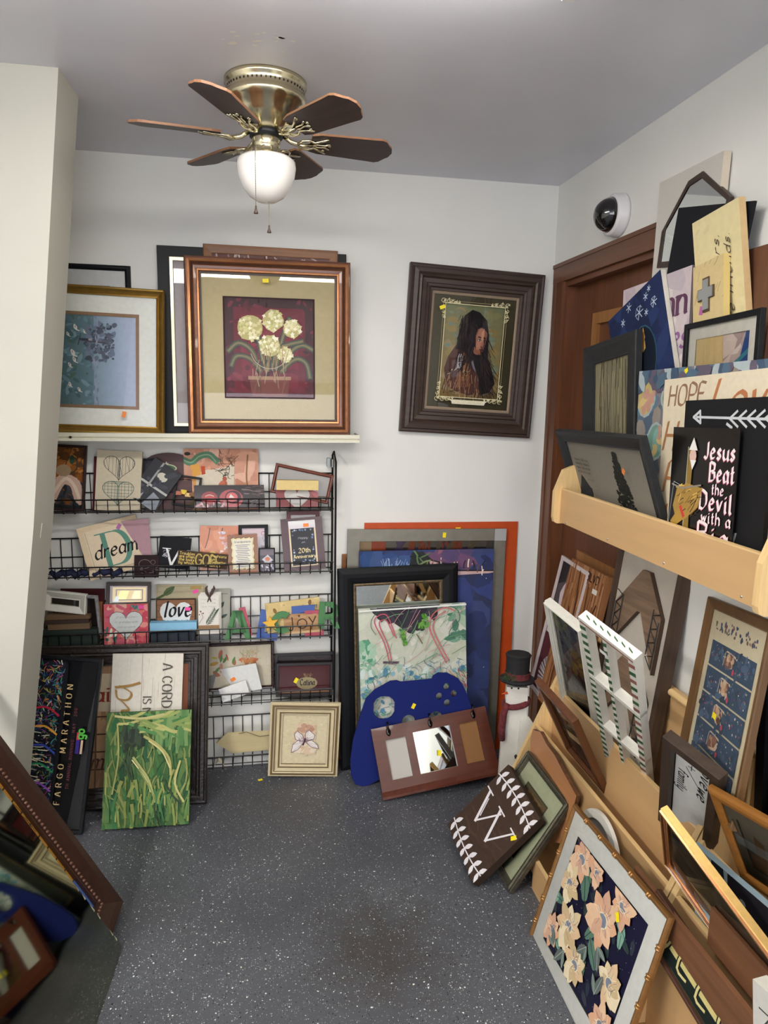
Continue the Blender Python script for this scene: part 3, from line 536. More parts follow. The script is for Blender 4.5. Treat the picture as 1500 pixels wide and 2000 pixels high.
# ------------------------------------------------------------ ceiling fan
BRASS = mat('polished_brass', '#d8cfb0', rough=.2, metal=1, noise=(9, .08))
BLADE = mat('dark_blade_veneer', '#3a2a2c', rough=.45, grain=(60, 'X', .25)); BLTOP = mat('blade_edge_oak', '#9a6e50', rough=.5, grain=(60, 'X', .2))
OPAL = mat('opal_glass', '#f4f0ec', rough=.12, coat=.6)
fan = empty('ceiling_fan', 'brass hugger ceiling fan with six dark blades and a white glass globe', 'ceiling fan', Matrix.Translation((.022, 2.115, 2.44)))
s = MB(); s.lathe([(.0, -.001), (.113, -.001), (.113, -.012), (.108, -.016), (.108, -.038), (.112, -.041), (.112, -.052), (.104, -.062), (.098, -.066), (.088, -.085), (.070, -.110), (.056, -.122), (.050, -.128), (.0, -.128)], BRASS, 48)
s.build('motor_housing', fan, True)
s = MB(); dk = mat('vent_black', '#1a1712', rough=.6)
for k in range(56):
    a = 2*math.pi*k/56; c, q = math.cos(a), math.sin(a)
    s.face([(.1086*c-q*.0022*p[0], .1086*q+c*.0022*p[0], -.027+.003*p[1]) for p in ((-1, -.6), (0, -1), (1, -.6), (1, .6), (0, 1), (-1, .6))], dk)
s.build('vent_holes', fan)
s = MB(); s.lathe([(0, -.126), (.046, -.126), (.046, -.142), (0, -.142)], mat('black_flywheel', '#15161c', rough=.5), 32); s.build('flywheel', fan, True)
s = MB(); s.lathe([(0, -.140), (.036, -.140), (.040, -.146), (.039, -.168), (.036, -.172), (.040, -.178), (.039, -.186), (.046, -.190), (.046, -.197), (0, -.197)], BRASS, 40); s.build('light_fitter', fan, True)
s = MB(); s.lathe([(.044, -.192), (.074, -.198), (.082, -.207), (.083, -.222), (.078, -.248), (.066, -.276), (.048, -.298), (.026, -.311), (.0, -.315)], OPAL, 48); s.build('glass_globe', fan, True)
for cx, cy, z1 in ((-.030, -.072, -.365), (.006, -.02, -.398)):
    z0 = -.185 if cx < 0 else -.31; s = MB(); s.tube([(cx*.7, cy*.6, z0), (cx, cy-.018 if cx < 0 else cy, z0-.01), (cx, cy-.018 if cx < 0 else cy, z1+.02)], .0009, BRASS, 5)
    n = 26
    for k in range(n):
        z = z0-.012+(z1+.03-z0)*k/n; s.lathe([(0, .0014), (.0014, 0), (0, -.0014)], BRASS, 5, o=(cx, cy-.018 if cx < 0 else cy, z))
    ch = s.build('pull_chain', fan); s = MB(); yy = cy-.018 if cx < 0 else cy
    s.lathe([(0, z1+.022), (.002, z1+.02), (.0025, z1+.012), (.006, z1+.002), (.006, z1), (0, z1)], mat('bronze_knob', '#4a3630', rough=.4), 12, o=(cx, yy, 0)); s.build('pull_knob', ch, True)
pt = math.radians(13)
for k in range(6):
    a = math.radians(6 + 60*k); R = Matrix.Rotation(a, 4, 'Z') @ Matrix.Rotation(-pt, 4, 'X')
    zb = -.142
    s = MB(); P = [(.125, -.038), (.15, -.046), (.30, -.054), (.325, -.056), (.338, -.050), (.352, -.030), (.360, -.022), (.366, 0), (.360, .022), (.352, .030), (.338, .050), (.325, .056), (.30, .054), (.15, .046), (.125, .038)]
    s.prism(P, -.003, .003, BLTOP, BLTOP); s.face([(x, y, -.0032) for x, y in P[::-1]], BLADE)
    bl = s.build('fan_blade', fan); bl.matrix_local = Matrix.Translation((0, 0, zb)) @ R
    s = MB()
    s.tube([(.045, 0, .012), (.07, 0, -.004), (.10, 0, -.012), (.13, 0, -.006)], [.006, .007, .006, .005], BRASS, 8)
    for q in (-1, 1):
        s.tube([(.085, 0, -.010), (.10, .018*q, -.009), (.12, .022*q, -.007), (.135, .012*q, -.006), (.15, .02*q, -.006), (.172, .034*q, -.0055)], [.004, .0045, .004, .004, .004, .003], BRASS, 6)
        s.tube([(.13, 0, -.007), (.145, .006*q, -.007), (.165, .004*q, -.006), (.18, .012*q, -.0055)], .003, BRASS, 6)
        s.lathe([(0, -.004), (.005, -.003), (.005, 0)], BRASS, 8, o=(.165, .026*q, -.003))
    s.lathe([(0, -.004), (.005, -.003), (.005, 0)], BRASS, 8, o=(.18, 0, -.003))
    ir = s.build('blade_bracket', fan, True); ir.matrix_local = Matrix.Translation((0, 0, zb)) @ R
# ------------------------------------------------------------ dome camera
dm = empty('dome_camera', 'white security camera with a smoked black dome above the door', 'security camera', Matrix.Translation((1.2, 2.30, 2.205)) @ Matrix.Rotation(-math.pi/2, 4, 'Y'))
s = MB(); s.lathe([(0, .001), (.070, .001), (.070, .010), (.067, .012), (.067, .034), (.062, .040), (.056, .041)], mat('camera_plastic', '#d8d6d8', rough=.3), 40); s.build('camera_base', dm, True)
s = MB(); s.lathe([(.055*math.cos(t), .038+.055*math.sin(t)) for t in [math.radians(q) for q in range(0, 91, 9)]], mat('smoked_dome', '#0c0c0e', rough=.06, coat=1), 40); s.build('camera_dome', dm, True)
# ------------------------------------------------------------ long metal shelf on the back wall
SHM = mat('cream_shelf_steel', '#dad7c4', rough=.35)
sh = empty('wall_shelf', 'cream metal wall shelf with a raised front lip carrying the large framed pictures', 'shelf', Matrix.Translation((-.3, 2.83, 1.43)))
s = MB(); s.box((-.85, -.125, -.004), (.678, -.001, 0), SHM); s.build('shelf_plate', sh)
s = MB(); s.prism([(-.139, -.024), (-.139, -.016), (-.133, -.012), (-.139, -.008), (-.139, .006), (-.130, .007), (-.125, 0), (-.125, -.024)], -.85, .678, SHM)
o = s.build('front_lip', sh); o.matrix_local = Matrix(((0, 0, 1, 0), (1, 0, 0, 0), (0, 1, 0, 0), (0, 0, 0, 1)))
s = MB(); s.box((.674, -.133, -.02), (.678, -.001, .006), mat('grey_shelf_end', '#7d8078', rough=.4)); s.build('shelf_end', sh)
s = MB(); s.tube([(-.385, -.1405, -.010), (-.385, -.139, -.010)], .005, dk, 12); s.build('lip_hole', sh)
# ------------------------------------------------------------ black wire rack
WIRE = mat('black_wire_enamel', '#0b0b0d', rough=.35)
rk = empty('wire_rack', 'black wire wall rack with five sloping baskets full of small plaques', 'display rack')
for x in (-.95, .285):
    s = MB(); s.tube([(x, 2.818, .03), (x, 2.818, 1.345), (x+.004, 2.80, 1.362), (x+.006, 2.745, 1.325), (x+.006, 2.742, .03)], .0045, WIRE, 6); s.build('upright', rk)
s = MB(); s.box((.262, 2.80, 1.30), (.274, 2.829, 1.335), mat('zinc_bracket', '#8f9490', rough=.35, metal=1)); s.tube([(.285, 2.812, 1.298), (.285, 2.812, 1.33)], .0075, MATS['zinc_bracket'], 10); s.build('wall_bracket', rk)
for k, (zf, zl, zb) in enumerate(((1.142, 1.182, 1.272), (.886, .921, 1.016), (.610, .655, .759), (.335, .375, .50), (.057, .100, .234))):
    s = MB(); x0, x1 = -.95, .282; yf, yb = 2.728, 2.822; r = .0024
    for z, y in ((zl, yf), (zf-.002, yf-.003), (zf-.016, 2.775), (zf-.012, yb+.002), (zb, yb+.002), ((zb+zf)/2-.01, yb+.002)): s.tube([(x0, y, z), (x1, y, z)], r+(.0006 if z in (zl, zb) else 0), WIRE, 5)
    n = 30
    for i in range(n+1):
        x = x0+.012+(x1-x0-.024)*i/n; s.tube([(x, yf-.002, zl), (x, yf-.002, zf-.010), (x, yf+.006, zf-.014), (x, yb+.001, zf-.014), (x, yb+.001, zb)], .0017, WIRE, 4)
    s.build('wire_basket', rk)
# ------------------------------------------------------------ birch display ledge and slanted bins on the right
BIRCH = mat('birch_plywood', '#cfa877', rough=.45, grain=(22, 'Y', .06)); BIRCHV = mat('birch_plywood_side', '#cfa877', rough=.45, grain=(22, 'Z', .06)); BEDGE = mat('birch_edge', '#e6c48c', rough=.5, grain=(120, 'Y', .12))
SCREW = mat('screw_steel', '#c8ccc8', rough=.25, metal=1)
def xz_panel(parent, name, pts, y0, y1, m=None):
    s = MB(); s.prism(pts, y0, y1, m or BIRCHV, BEDGE); o = s.build(name, parent)
    o.matrix_local = Matrix(((1, 0, 0, 0), (0, 0, 1, 0), (0, 1, 0, 0), (0, 0, 0, 1))); return o
lg = empty('display_ledge', 'pale birch plywood display ledge holding signs in front of the door', 'shelf')
CH = [(1.182, 1.155), (1.036, 1.154), (1.024, 1.160), (1.019, 1.176), (1.019, 1.268), (1.048, 1.345), (1.182, 1.40)]
xz_panel(lg, 'ledge_end', CH, 2.285, 2.303); xz_panel(lg, 'ledge_end', CH, 1.238, 1.256)
s = MB(); s.box((1.044, 1.256, 1.160), (1.056, 2.285, 1.280), BIRCH); s.box((1.0435, 1.256, 1.277), (1.0565, 2.285, 1.2815), BEDGE); s.build('front_board', lg)
s = MB(); s.box((1.0565, 1.256, 1.160), (1.1695, 2.285, 1.172), BIRCH); s.build('ledge_bottom', lg)
s = MB(); s.box((1.170, 1.256, 1.155), (1.182, 2.285, 1.30), BIRCH); s.build('ledge_back', lg)
for y, z in ((2.233, 1.166), (1.932, 1.172), (1.626, 1.173), (1.321, 1.173)):
    s = MB(); s.lathe([(0, .002), (.003, .0015), (.0036, 0)], SCREW, 10); o = s.build('screw', lg, True); o.matrix_local = Matrix.Translation((1.044, y, z)) @ Matrix.Rotation(-math.pi/2, 4, 'Y')
PROF = [(1.182, 0), (.825, 0), (1.150, .760), (1.160, .772), (1.182, .772)]
def bin_unit(label, y0, y1, boards, toe):
    r = empty('picture_bin', label, 'display bin')
    xz_panel(r, 'side_panel', PROF, y1-.018, y1); xz_panel(r, 'side_panel', PROF, y0, y0+.018)
    s = MB(); s.box((1.168, y0+.0185, 0), (1.180, y1-.0185, .7565), BIRCH); s.build('back_panel', r)
    s = MB(); s.tube([(1.164, y0+.0185, .762), (1.164, y1-.0185, .762)], .0105, BEDGE, 12); s.box((1.163, y0+.0185, .757), (1.182, y1-.0185, .7715), BIRCH); s.build('cap_rail', r)
    s = MB(); s.box((.876, y0+.0185, .03), (1.1675, y1-.0185, .0415), BIRCH); s.build('bottom_board', r)
    for x, z0, z1 in boards:
        s = MB(); s.box((x, y0+.018, z0), (x+.012, y1-.018, z1), BIRCH); s.box((x-.0004, y0+.018, z1-.002), (x+.0124, y1-.018, z1+.0006), BEDGE); s.build('divider', r)
    if toe: s = MB(); s.box((.862, y0+.018, .001), (.874, toe, .113), BIRCH); s.box((.8616, y0+.018, .112), (.8744, toe, .1136), BEDGE); s.build('toe_board', r)
    return r
bin_unit('far plywood bin with stepped dividers full of leaning pictures', 1.392, 2.29, ((1.059, .042, .544), (.994, .042, .393)), 1.92)
bin_unit('near plywood bin running out of the right edge of the photo', .47, 1.388, ((1.06, .042, .52), (.994, .042, .393), (.943, .042, .275)), None)
# ------------------------------------------------------------ shared finishes for frames
GOLDF = mat('antique_gold', '#a8843f', rough=.33, metal=.75, noise=(40, .12)); GOLDB = mat('bright_gold', '#c4a060', rough=.35, metal=.7, noise=(90, .1))
BLKF = mat('black_lacquer', '#101216', rough=.45, noise=(70, .15), spec=.25); CHARF = mat('charcoal_frame', '#2b2c2e', rough=.6, noise=(40, .2), spec=.3)
BRONZEF = mat('bronze_moulding', '#6b3c22', rough=.3, metal=.25, grain=(50, 'X', .3), coat=.3); COPPER = mat('copper_bead', '#b57a50', rough=.25, metal=.6, noise=(40, .15))
WALNUT = mat('dark_walnut', '#3c2c24', rough=.45, grain=(60, 'X', .3)); WALNUTV = mat('dark_walnut_upright', '#4a382c', rough=.55, grain=(60, 'Y', .3))
OAKF = mat('oak_moulding', '#8a5c38', rough=.45, grain=(70, 'X', .25)); MAHOG = mat('mahogany', '#6d3626', rough=.38, grain=(50, 'X', .2), coat=.2)
SILV = mat('champagne_silver', '#c9c0a4', rough=.3, metal=.8, noise=(60, .1)); STEELF = mat('brushed_pewter', '#908d82', rough=.45, metal=.6, noise=(30, .1))
WHITEF = mat('white_painted_wood', '#dcdad0', rough=.5, grain=(60, 'Y', .05)); CREAMF = mat('aged_cream_paint', '#cdbf9c', rough=.6, noise=(30, .08))
ORNF = mat('dark_carved_wood', '#251d1a', rough=.35, noise=(90, .5), bump=1.0); BAMBOO = mat('bamboo_gilt', '#8a6236', rough=.35, metal=.4, noise=(40, .2))
PEWORN = mat('silver_leaf_moulding', '#6e6a5c', rough=.35, metal=.7, noise=(60, .3), bump=.5)
FLOR = ['#f0ecd8', '#e2dcb8', '#d8cfa0', '#c9c98a']
# ------------------------------------------------------------ pictures standing on the metal shelf
def a_geese(A):   # hung sideways
    A.fill('#7d93a0'); A.grad('#b9c4da', '#8fa6b4', .45, 1); A.grad('#6f8a94', '#54717a', 0, .45)
    A.daubs(90, (0, 0, A.W, .42), (.008, .03), ['#5d7f86', '#4c6b70', '#7394a0', '#86a0ac', '#567468'], seed=4)
    A.daubs(120, (A.W*.08, .36, A.W*.5, .72), (.012, .035), ['#56606e', '#666c7c', '#747c90', '#4c5662', '#7c88a0'], (1, 1.5), seed=5)
    A.line([(A.W*.28, .3), (A.W*.3, .6)], .02, '#55565f'); A.daubs(60, (0, .42, A.W, .52), (.004, .012), ['#8e95ad', '#a6aac0', '#7f869c'], (2, 5), (0, 5), seed=6)
    for x, y, k in ((.14, .22, 1.3), (.22, .12, .9), (.42, .18, 1.5), (.50, .2, 1.2), (.56, .14, 1), (.78, .14, 1), (.83, .26, 1), (.18, .33, .8)):
        x *= A.W; A.ell(x, y, .035*k, .018*k, '#e9e4dc', 8, 20, .2); A.line([(x+.02*k, y), (x+.035*k, y+.035*k)], .01*k, '#efeae2'); A.ell(x-.01, y-.005, .015*k, .006, '#9c8f90', 6)
    A.line([(.27*A.W, .27), (.27*A.W, .37)], .028, '#3c3c50'); A.ell(.27*A.W, .40, .014, .016, '#c9b0a8', 8); A.line([(.23*A.W, .28), (.33*A.W, .25)], .012, '#4a3e4a')
frame('gold', 'framed_picture', 'wide gold frame with a sideways print of geese by water, left on the shelf', 'picture frame', .030, .028, 'scoop', GOLDF, matw=.062, matc='#dfe0da', matw2=.012, matc2='#94765c', art=a_geese, turn=90, st=((.70, .865, 'orange', 80),))
def a_sea(A): A.fill('#aebec6'); A.grad('#93a4ac', '#b8c6cc', .6, 1); A.line([(A.W*.55, .5), (A.W*.55, 1)], .012, '#3c454c'); A.daubs(20, (0, .4, A.W, .8), (.005, .01), ['#8a9ca4', '#c4d0d4'], (3, 6), (0, 4), seed=9)
frame('blackback', 'framed_picture', 'thin black frame with a white mat showing above the gold frame', 'picture frame', .020, .015, 'round', BLKF, matw=.055, matc='#c8c8c8', art=a_sea)
def a_hydr(A):
    W = A.W; A.fill('#4a1a22'); A.grad('#3c1e20', '#582430', 0, 1); A.rect(.1, .06, W-.1, .9, '#6e1f2c'); A.rect(.17, .1, W-.17, .83, '#7d2634')
    A.daubs(120, (.02, .02, W-.02, .98), (.008, .03), ['#6e1f2c', '#84303c', '#5c1c28', '#742636', '#3a2024'], seed=11)
    for pts in ('.38,.30 .30,.48 .16,.55 .05,.47', '.40,.28 .28,.40 .14,.42 .08,.33', '.62,.3 .74,.48 .86,.54 .97,.5', '.62,.28 .78,.40 .9,.36 .94,.22', '.44,.32 .38,.6 .36,.78', '.56,.3 .64,.6 .72,.8', '.52,.3 .60,.5 .86,.58', '.48,.3 .5,.6'):
        P = [tuple(map(float, q.split(','))) for q in pts.split()]; P = [(x*W, y) for x, y in P]
        A.line(P, .055, '#3f4a40', True); A.line(P, .032, '#6c6a50', True); A.line(P, .006, '#a08c5c', True)
    for x, y, r in ((.29, .70, .13), (.54, .78, .105), (.75, .70, .09), (.50, .53, .105), (.67, .44, .075)):
        random.seed(int(x*100)); x *= W
        A.ell(x, y, r, r, '#b8b078', 14, 0, .06)
        for k in range(44):
            t = random.uniform(0, 6.28); q = r*math.sqrt(random.random())*.95; cx, cy = x+q*math.cos(t), y+q*math.sin(t)*1.02
            A.star(cx, cy, random.uniform(.018, .026), random.choice(FLOR), 4, .55, random.uniform(0, 90))
    A.poly([(.30*W, .02), (.27*W, .22), (.72*W, .22), (.69*W, .02)], '#7a4640'); A.poly([(.26*W, .19), (.26*W, .225), (.73*W, .225), (.73*W, .19)], '#a88468')
    A.strokes(40, (.3*W, .03, .68*W, .4), (.06, .2), (.004, .008), ['#b4906c', '#8c5c50', '#a8a078', '#54483e'], (75, 105), 12, .1)
    A.ring(.5*W, .52, .2, .22, .006, '#c8b8a8', 14, 200, 320); A.box(.01, .01, W-.01, .99, .012, '#3a2224')
frame('bronze', 'framed_picture', 'large bronze wood frame with white hydrangeas in a pot on deep red', 'picture frame', .060, .035, 'step',
      [BRONZEF, BRONZEF, BRONZEF, BRONZEF, COPPER, BRONZEF, WALNUT, COPPER, BRONZEF, BRONZEF, COPPER, COPPER, WALNUT, BRONZEF, BRONZEF], matw=(.076, .078), matc='#b5a880', art=a_hydr, st=((.48, .125, 'yellow', 5),), inner=None)
def a_pinkwood(A): A.fill('#7a5c58'); A.strokes(90, (0, .6, A.W, 1), (.04, .1), (.003, .01), ['#b08a84', '#d0b4ac', '#5a3c3c', '#e6d4cc'], seed=13)
frame('woodtop', 'framed_picture', 'light brown oak frame peeking over the top of the bronze frame', 'picture frame', .032, .010, 'slope', OAKF, art=a_pinkwood)
def a_black(A): A.fill('#12151c')
frame('blackmat', 'framed_picture', 'big flat black frame behind the bronze frame on the shelf', 'picture frame', .05, .012, 'flat', BLKF, art=a_black)
def a_lilac(A): A.fill('#a39a98'); A.grad('#b0a6a6', '#9a9290')
frame('silver', 'framed_picture', 'slim silver frame showing its left edge between the black frame and bronze frame', 'picture frame', .013, .014, 'flat', SILV, art=a_lilac)
# ------------------------------------------------------------ portrait hanging crooked on the wall
def a_woman(A):
    W = A.W; A.fill('#8f8457')
    A.grad('#7f8462', '#9c8452', .3, 1); A.grad('#9c8452', '#8c7444', 0, .3)
    A.daubs(150, (.1, .12, W-.1, .92), (.01, .04), ['#8f8a60', '#a08c58', '#9a8450', '#86886a', '#a4906a', '#8c9478'], (1, 3), (0, 15), seed=21)
    A.daubs(20, (.55, .5, W-.12, .75), (.01, .02), ['#7f9484', '#8a9c8a', '#95987c'], (2, 4), (10, 15), seed=22)
    hair, h2, skin, sk2, lea, le2 = '#1c1518', '#2a2022', '#9a6450', '#b98268', '#5c3832', '#7a4a36'
    S = lambda q, c: A.poly([(x*W, y) for x, y in q], c)
    S([(.18, .35), (.22, .20), (.34, .15), (.5, .12), (.68, .14), (.74, .22), (.72, .34), (.62, .50), (.45, .58), (.3, .56), (.22, .46)], lea)
    S([(.34, .18), (.40, .50), (.52, .52), (.50, .2)], '#8a5a40'); S([(.40, .25), (.43, .46), (.49, .44), (.48, .25)], '#a87850')
    A.strokes(70, (.2*W, .12, .7*W, .34), (.06, .12), (.003, .007), ['#a87c58', '#7a4c3c', '#3c2220', '#c09a70', '#5c3830'], (250, 285), 23, .1)
    A.strokes(26, (.18*W, .3, .5*W, .34), (.02, .03), (.006, .009), ['#c8b090', '#4a2a28'], (20, 50), 24, 0)
    S([(.33, .36), (.34, .49), (.40, .49), (.395, .36)], '#b8b0b0'); A.strokes(24, (.34*W, .37, .39*W, .47), (.012, .02), (.003, .005), ['#3a3048', '#5c4450', '#e0dcd0'], seed=25)
    S([(.30, .53), (.33, .70), (.38, .83), (.47, .885), (.56, .87), (.66, .80), (.69, .70), (.69, .6), (.70, .48), (.78, .34), (.82, .24), (.76, .16), (.66, .13), (.60, .30), (.52, .42), (.40, .52)], hair)
    S([(.53, .50), (.50, .56), (.505, .66), (.54, .74), (.60, .765), (.655, .74), (.675, .68), (.668, .60), (.64, .53), (.60, .495), (.565, .49)], skin)
    S([(.55, .54), (.545, .66), (.58, .73), (.62, .72), (.61, .6), (.60, .53)], sk2)
    S([(.52, .68), (.54, .75), (.60, .775), (.67, .75), (.69, .66), (.665, .70), (.61, .735), (.56, .72)], hair); S([(.50, .56), (.535, .60), (.525, .70), (.49, .72)], hair)
    S([(.60, .60), (.605, .69), (.635, .73), (.64, .66), (.63, .60)], '#cf9c80'); S([(.545, .60), (.55, .55), (.585, .56), (.60, .60), (.58, .615)], '#c08a70'); S([(.565, .50), (.60, .505), (.635, .50), (.60, .49)], '#7c4c3e')
    S([(.555, .648), (.575, .658), (.607, .648), (.604, .640), (.575, .646)], '#20120f'); S([(.632, .646), (.655, .650), (.668, .638), (.655, .642), (.634, .638)], '#20120f')
    A.ell(.584*W, .624, .020, .011, '#3a2420', 10); A.ell(.584*W, .623, .015, .007, '#e8e0d8', 10); A.ell(.588*W, .623, .007, .007, '#120c0c', 8); A.ell(.651*W, .618, .014, .010, '#3a2420', 10); A.ell(.651*W, .617, .010, .006, '#e0d8d0', 8); A.ell(.650*W, .617, .006, .006, '#120c0c', 8)
    S([(.618, .63), (.640, .575), (.628, .562), (.606, .570), (.612, .60)], '#b07660'); S([(.606, .570), (.628, .562), (.64, .572), (.622, .556), (.606, .562)], '#4c2a24'); S([(.585, .540), (.605, .547), (.622, .543), (.645, .538), (.615, .520)], '#7a3a38'); A.line([(.585*W, .539), (.645*W, .537)], .003, '#3a1a1a')
    S([(.52, .68), (.54, .75), (.60, .775), (.67, .75), (.69, .66), (.672, .69), (.62, .742), (.56, .73), (.535, .66), (.53, .56), (.51, .52), (.49, .56), (.495, .64)], hair); S([(.676, .70), (.70, .68), (.70, .52), (.672, .54), (.684, .62)], hair)
    A.strokes(150, (.33*W, .42, .52*W, .84), (.06, .16), (.003, .007), [hair, h2, '#352a2c', '#241a20'], (250, 285), 26, .12)
    A.strokes(70, (.60*W, .22, .70*W, .66), (.1, .2), (.002, .006), [hair, h2, '#3a2c2a'], (275, 315), 27, .15)
    A.strokes(40, (.62*W, .12, .8*W, .35), (.05, .1), (.002, .004), [hair, h2], (280, 330), 28, .2)
    S([(.53, .36), (.50, .42), (.52, .44), (.57, .33), (.62, .29)], '#6a6470')
    A.strokes(9, (.22*W, .135, .3*W, .16), (.03, .06), (.002, .004), ['#54402c'], (-10, 10), 29)
    G = '#d8cfa0'; a = .055; A.box(.105, .095, W-.105, .925, .006, '#e6dcae'); A.box(.085, .075, W-.085, .945, .003, '#b8ac7c')
    for cx, cy, sx, sy in ((.085, .945, 1, -1), (W-.085, .945, -1, -1), (.085, .075, 1, 1), (W-.085, .075, -1, 1)):
        for k, (ux, uy) in enumerate(((0, 0), (.05, 0), (.095, .002), (.135, .004), (0, .05), (.002, .095), (.004, .135))):
            x, y = cx+sx*ux, cy+sy*uy; A.ring(x, y, .020-.0015*k, .018-.0014*k, .005, G, 9, 40*k, 40*k+290); A.ring(x+sx*.012, y+sy*.01, .009, .009, .004, '#efe6c4', 7)
            A.leaf(x, y, .03, .01, 30+60*k, G)
    S([(.30, .035), (.29, .058), (.27, .072), (.73, .072), (.71, .058), (.70, .035)], '#e6e0c4'); A.text('may these gentle ways', .335*W, .056, .010, '#6a6450', 'thin', width=.33*W); A.text('be with you always my friend', .315*W, .043, .010, '#6a6450', 'thin', width=.37*W)
def a_portrait2(A):
    random.seed(2); W = A.W; A.fill('#453f29')
    sub = Art(A.mb, *A.o, A.z, A.m); sub.z = A.z + 2e-5; a_woman_only(sub)
def a_woman_only(A):
    W = A.W; x0, x1, y0, y1 = .105, W-.105, .095, .925
    f = A.fill; g = A.grad; d = A.daubs
    A.fill = lambda c: A.rect(x0, y0, x1, y1, c)
    A.grad = lambda t, b, q0=0, q1=1: Art.grad(A, t, b, max(q0, y0), min(q1, y1), x0, x1)
    A.daubs = lambda n, box, size, cols, asp=(1, 3), rot=None, seed=1, wob=.15: Art.daubs(A, n, (x0+.05, max(box[1], y0+.05), x1-.05, min(box[3], y1-.05)), size, cols, (1, 2), rot, seed, wob)
    a_woman(A)
frame('portrait', 'framed_picture', 'crooked dark wood frame with a portrait of a long-haired woman', 'picture frame', .098, .040, 'step', WALNUT, art=a_portrait2, st=((.245, .245, 'yellow', 25),), inner=(.011, mat('taupe_liner', '#8f7c66', rough=.6)))
# ------------------------------------------------------------ goods in the wire rack: top basket
def a_angel(A):
    W = A.W; A.fill('#7a4a24'); A.daubs(120, (0, .45, W, 1), (.02, .06), ['#8a5426', '#a86a30', '#6a4222', '#b8783a', '#5a3a22'], (1, 2), seed=31)
    A.daubs(60, (0, 0, W, .42), (.02, .05), ['#2e3238', '#3a3c44', '#262a30', '#444048'], seed=32)
    A.line([(.0, .12), (.15, .45), (.35, .42), (.45, .18), (.6, .05)], .16, '#c8a898', True); A.line([(.02, .2), (.2, .48), (.34, .4), (.44, .18)], .05, '#e0cbb8', True)
    A.ring(.3, .72, .09, .13, .02, '#4a3c2c', 12); A.ell(.3, .8, .04, .08, '#2f4a3a', 8); A.star(.58, .2, .07, '#c89050'); A.ell(.18, .62, .12, .1, '#9c8468', 10)
    A.line([(.0, .05), (.4, .02), (W, .04)], .06, '#22252a')
frame('angel', 'framed_picture', 'dark maroon framed picture of an angel among autumn leaves, first in the top basket', 'picture frame', .009, .014, 'flat', mat('maroon_frame', '#2e1418', rough=.4), art=a_angel, pm=PGLOSS, glass=False)
board('maroonstrip', 'wooden_board', 'dark red board showing as a strip behind the string hearts canvas', 'board', .012, '#4c1820', None, '#5c1d26')
def a_hearts(A):
    A.fill('#cfc4ac'); W = A.W; random.seed(34)
    for cy, c, m in ((.74, '#4a4f50', 0), (.32, '#3f6a62', 1)):
        cx = .36; r = .25; P = [(cx+r*math.sin(t)**3, cy+r*.9*(13*math.cos(t)-5*math.cos(2*t)-2*math.cos(3*t)-math.cos(4*t))/16) for t in [6.2832*k/30 for k in range(30)]]
        A.line(P+[P[0]], .008, c)
        for k in range(46):
            a, b = random.choice(P), random.choice(P)
            if m: 
                ys = sorted(P, key=lambda p: p[1])[k % 30]; b = min(P, key=lambda p: abs(p[1]-ys[1]) + (0 if (p[0]-cx)*(ys[0]-cx) < 0 else 9)); a = ys
                if k % 2: xs = sorted(P, key=lambda p: p[0])[k % 30]; a = xs; b = min(P, key=lambda p: abs(p[0]-xs[0]) + (9 if abs(p[1]-xs[1]) < .03 else 0))
            else:
                a = P[k % 30]; b = min(P, key=lambda p: abs(p[0]-a[0]-random.uniform(-.05, .05)) + (9 if abs(p[1]-a[1]) < .05 else 0))
            A.line([a, b], .0045, c)
board('hearts', 'canvas_sign', 'cream canvas with a grey string heart above a green string heart', 'canvas', .02, '#d6ccb4', a_hearts, '#cfc4ac')
def a_bw(A):
    A.fill('#17181d'); W = A.W
    A.rect(0, .42, W, .47, '#b8b8b4'); A.rect(.3*W, 0, .36*W, 1, '#9c9c9a'); A.ell(.55*W, .72, .12, .1, '#c8c4b4', 12); A.daubs(20, (0, 0, W, 1), (.02, .06), ['#22232a', '#2c2e38', '#3a3c48'], seed=35); A.poly([(.5*W, 0), (.6*W, .35), (.9*W, .3), (W, 0)], '#8c929c')
board('collage', 'photo_panel', 'glossy black and white photo panel tipped onto its corner beside the string hearts', 'photo', .006, '#202024', a_bw, '#17181d', m=PGLOSS)
def a_bw2(A): A.fill('#26262c'); A.rect(.0, .6, A.W, .66, '#a8a8a4'); A.rect(.3, 0, .36, 1, '#b4b0a8'); A.daubs(14, (0, 0, A.W, 1), (.03, .08), ['#3a3640', '#5a5458', '#1c1c20'], seed=36)
frame('collage2', 'framed_picture', 'narrow dark photo frame wedged between the string hearts and the tipped photo', 'picture frame', .004, .01, 'flat', BLKF, art=a_bw2, glass=False)
mw, w, h = place('arch'); s = MB()
P = [(-w/2, -h/2), (w/2, -h/2), (w/2, h*.32)] + [(w/2*math.cos(t), h*.32+h*.18*math.sin(t)) for t in [math.pi*k/12 for k in range(1, 12)]] + [(-w/2, h*.32)]
s.prism(P, -.012, 0, mat('plum_plaque', '#4c2a2c', rough=.5, grain=(40, 'X', .2))); A = Art(s, -w/2, -h/2, w/2, h/2, .0004, PAINT)
A.ell(.42, .74, .12, .055, '#c8ccb0', 16, -10); A.ell(.42, .74, .10, .04, '#5a7a5c', 16, -10); A.rect(.02, .52, A.W-.02, .54, '#2c1618'); A.rect(.02, .3, A.W-.02, .32, '#2c1618'); A.star(.36, .8, .05, '#d8d4c8')
o = s.build('arched_plaque'); o.matrix_world = mw; tag(o, 'arch-topped plum wooden plaque with a small green oval, behind the tipped photo', 'plaque')
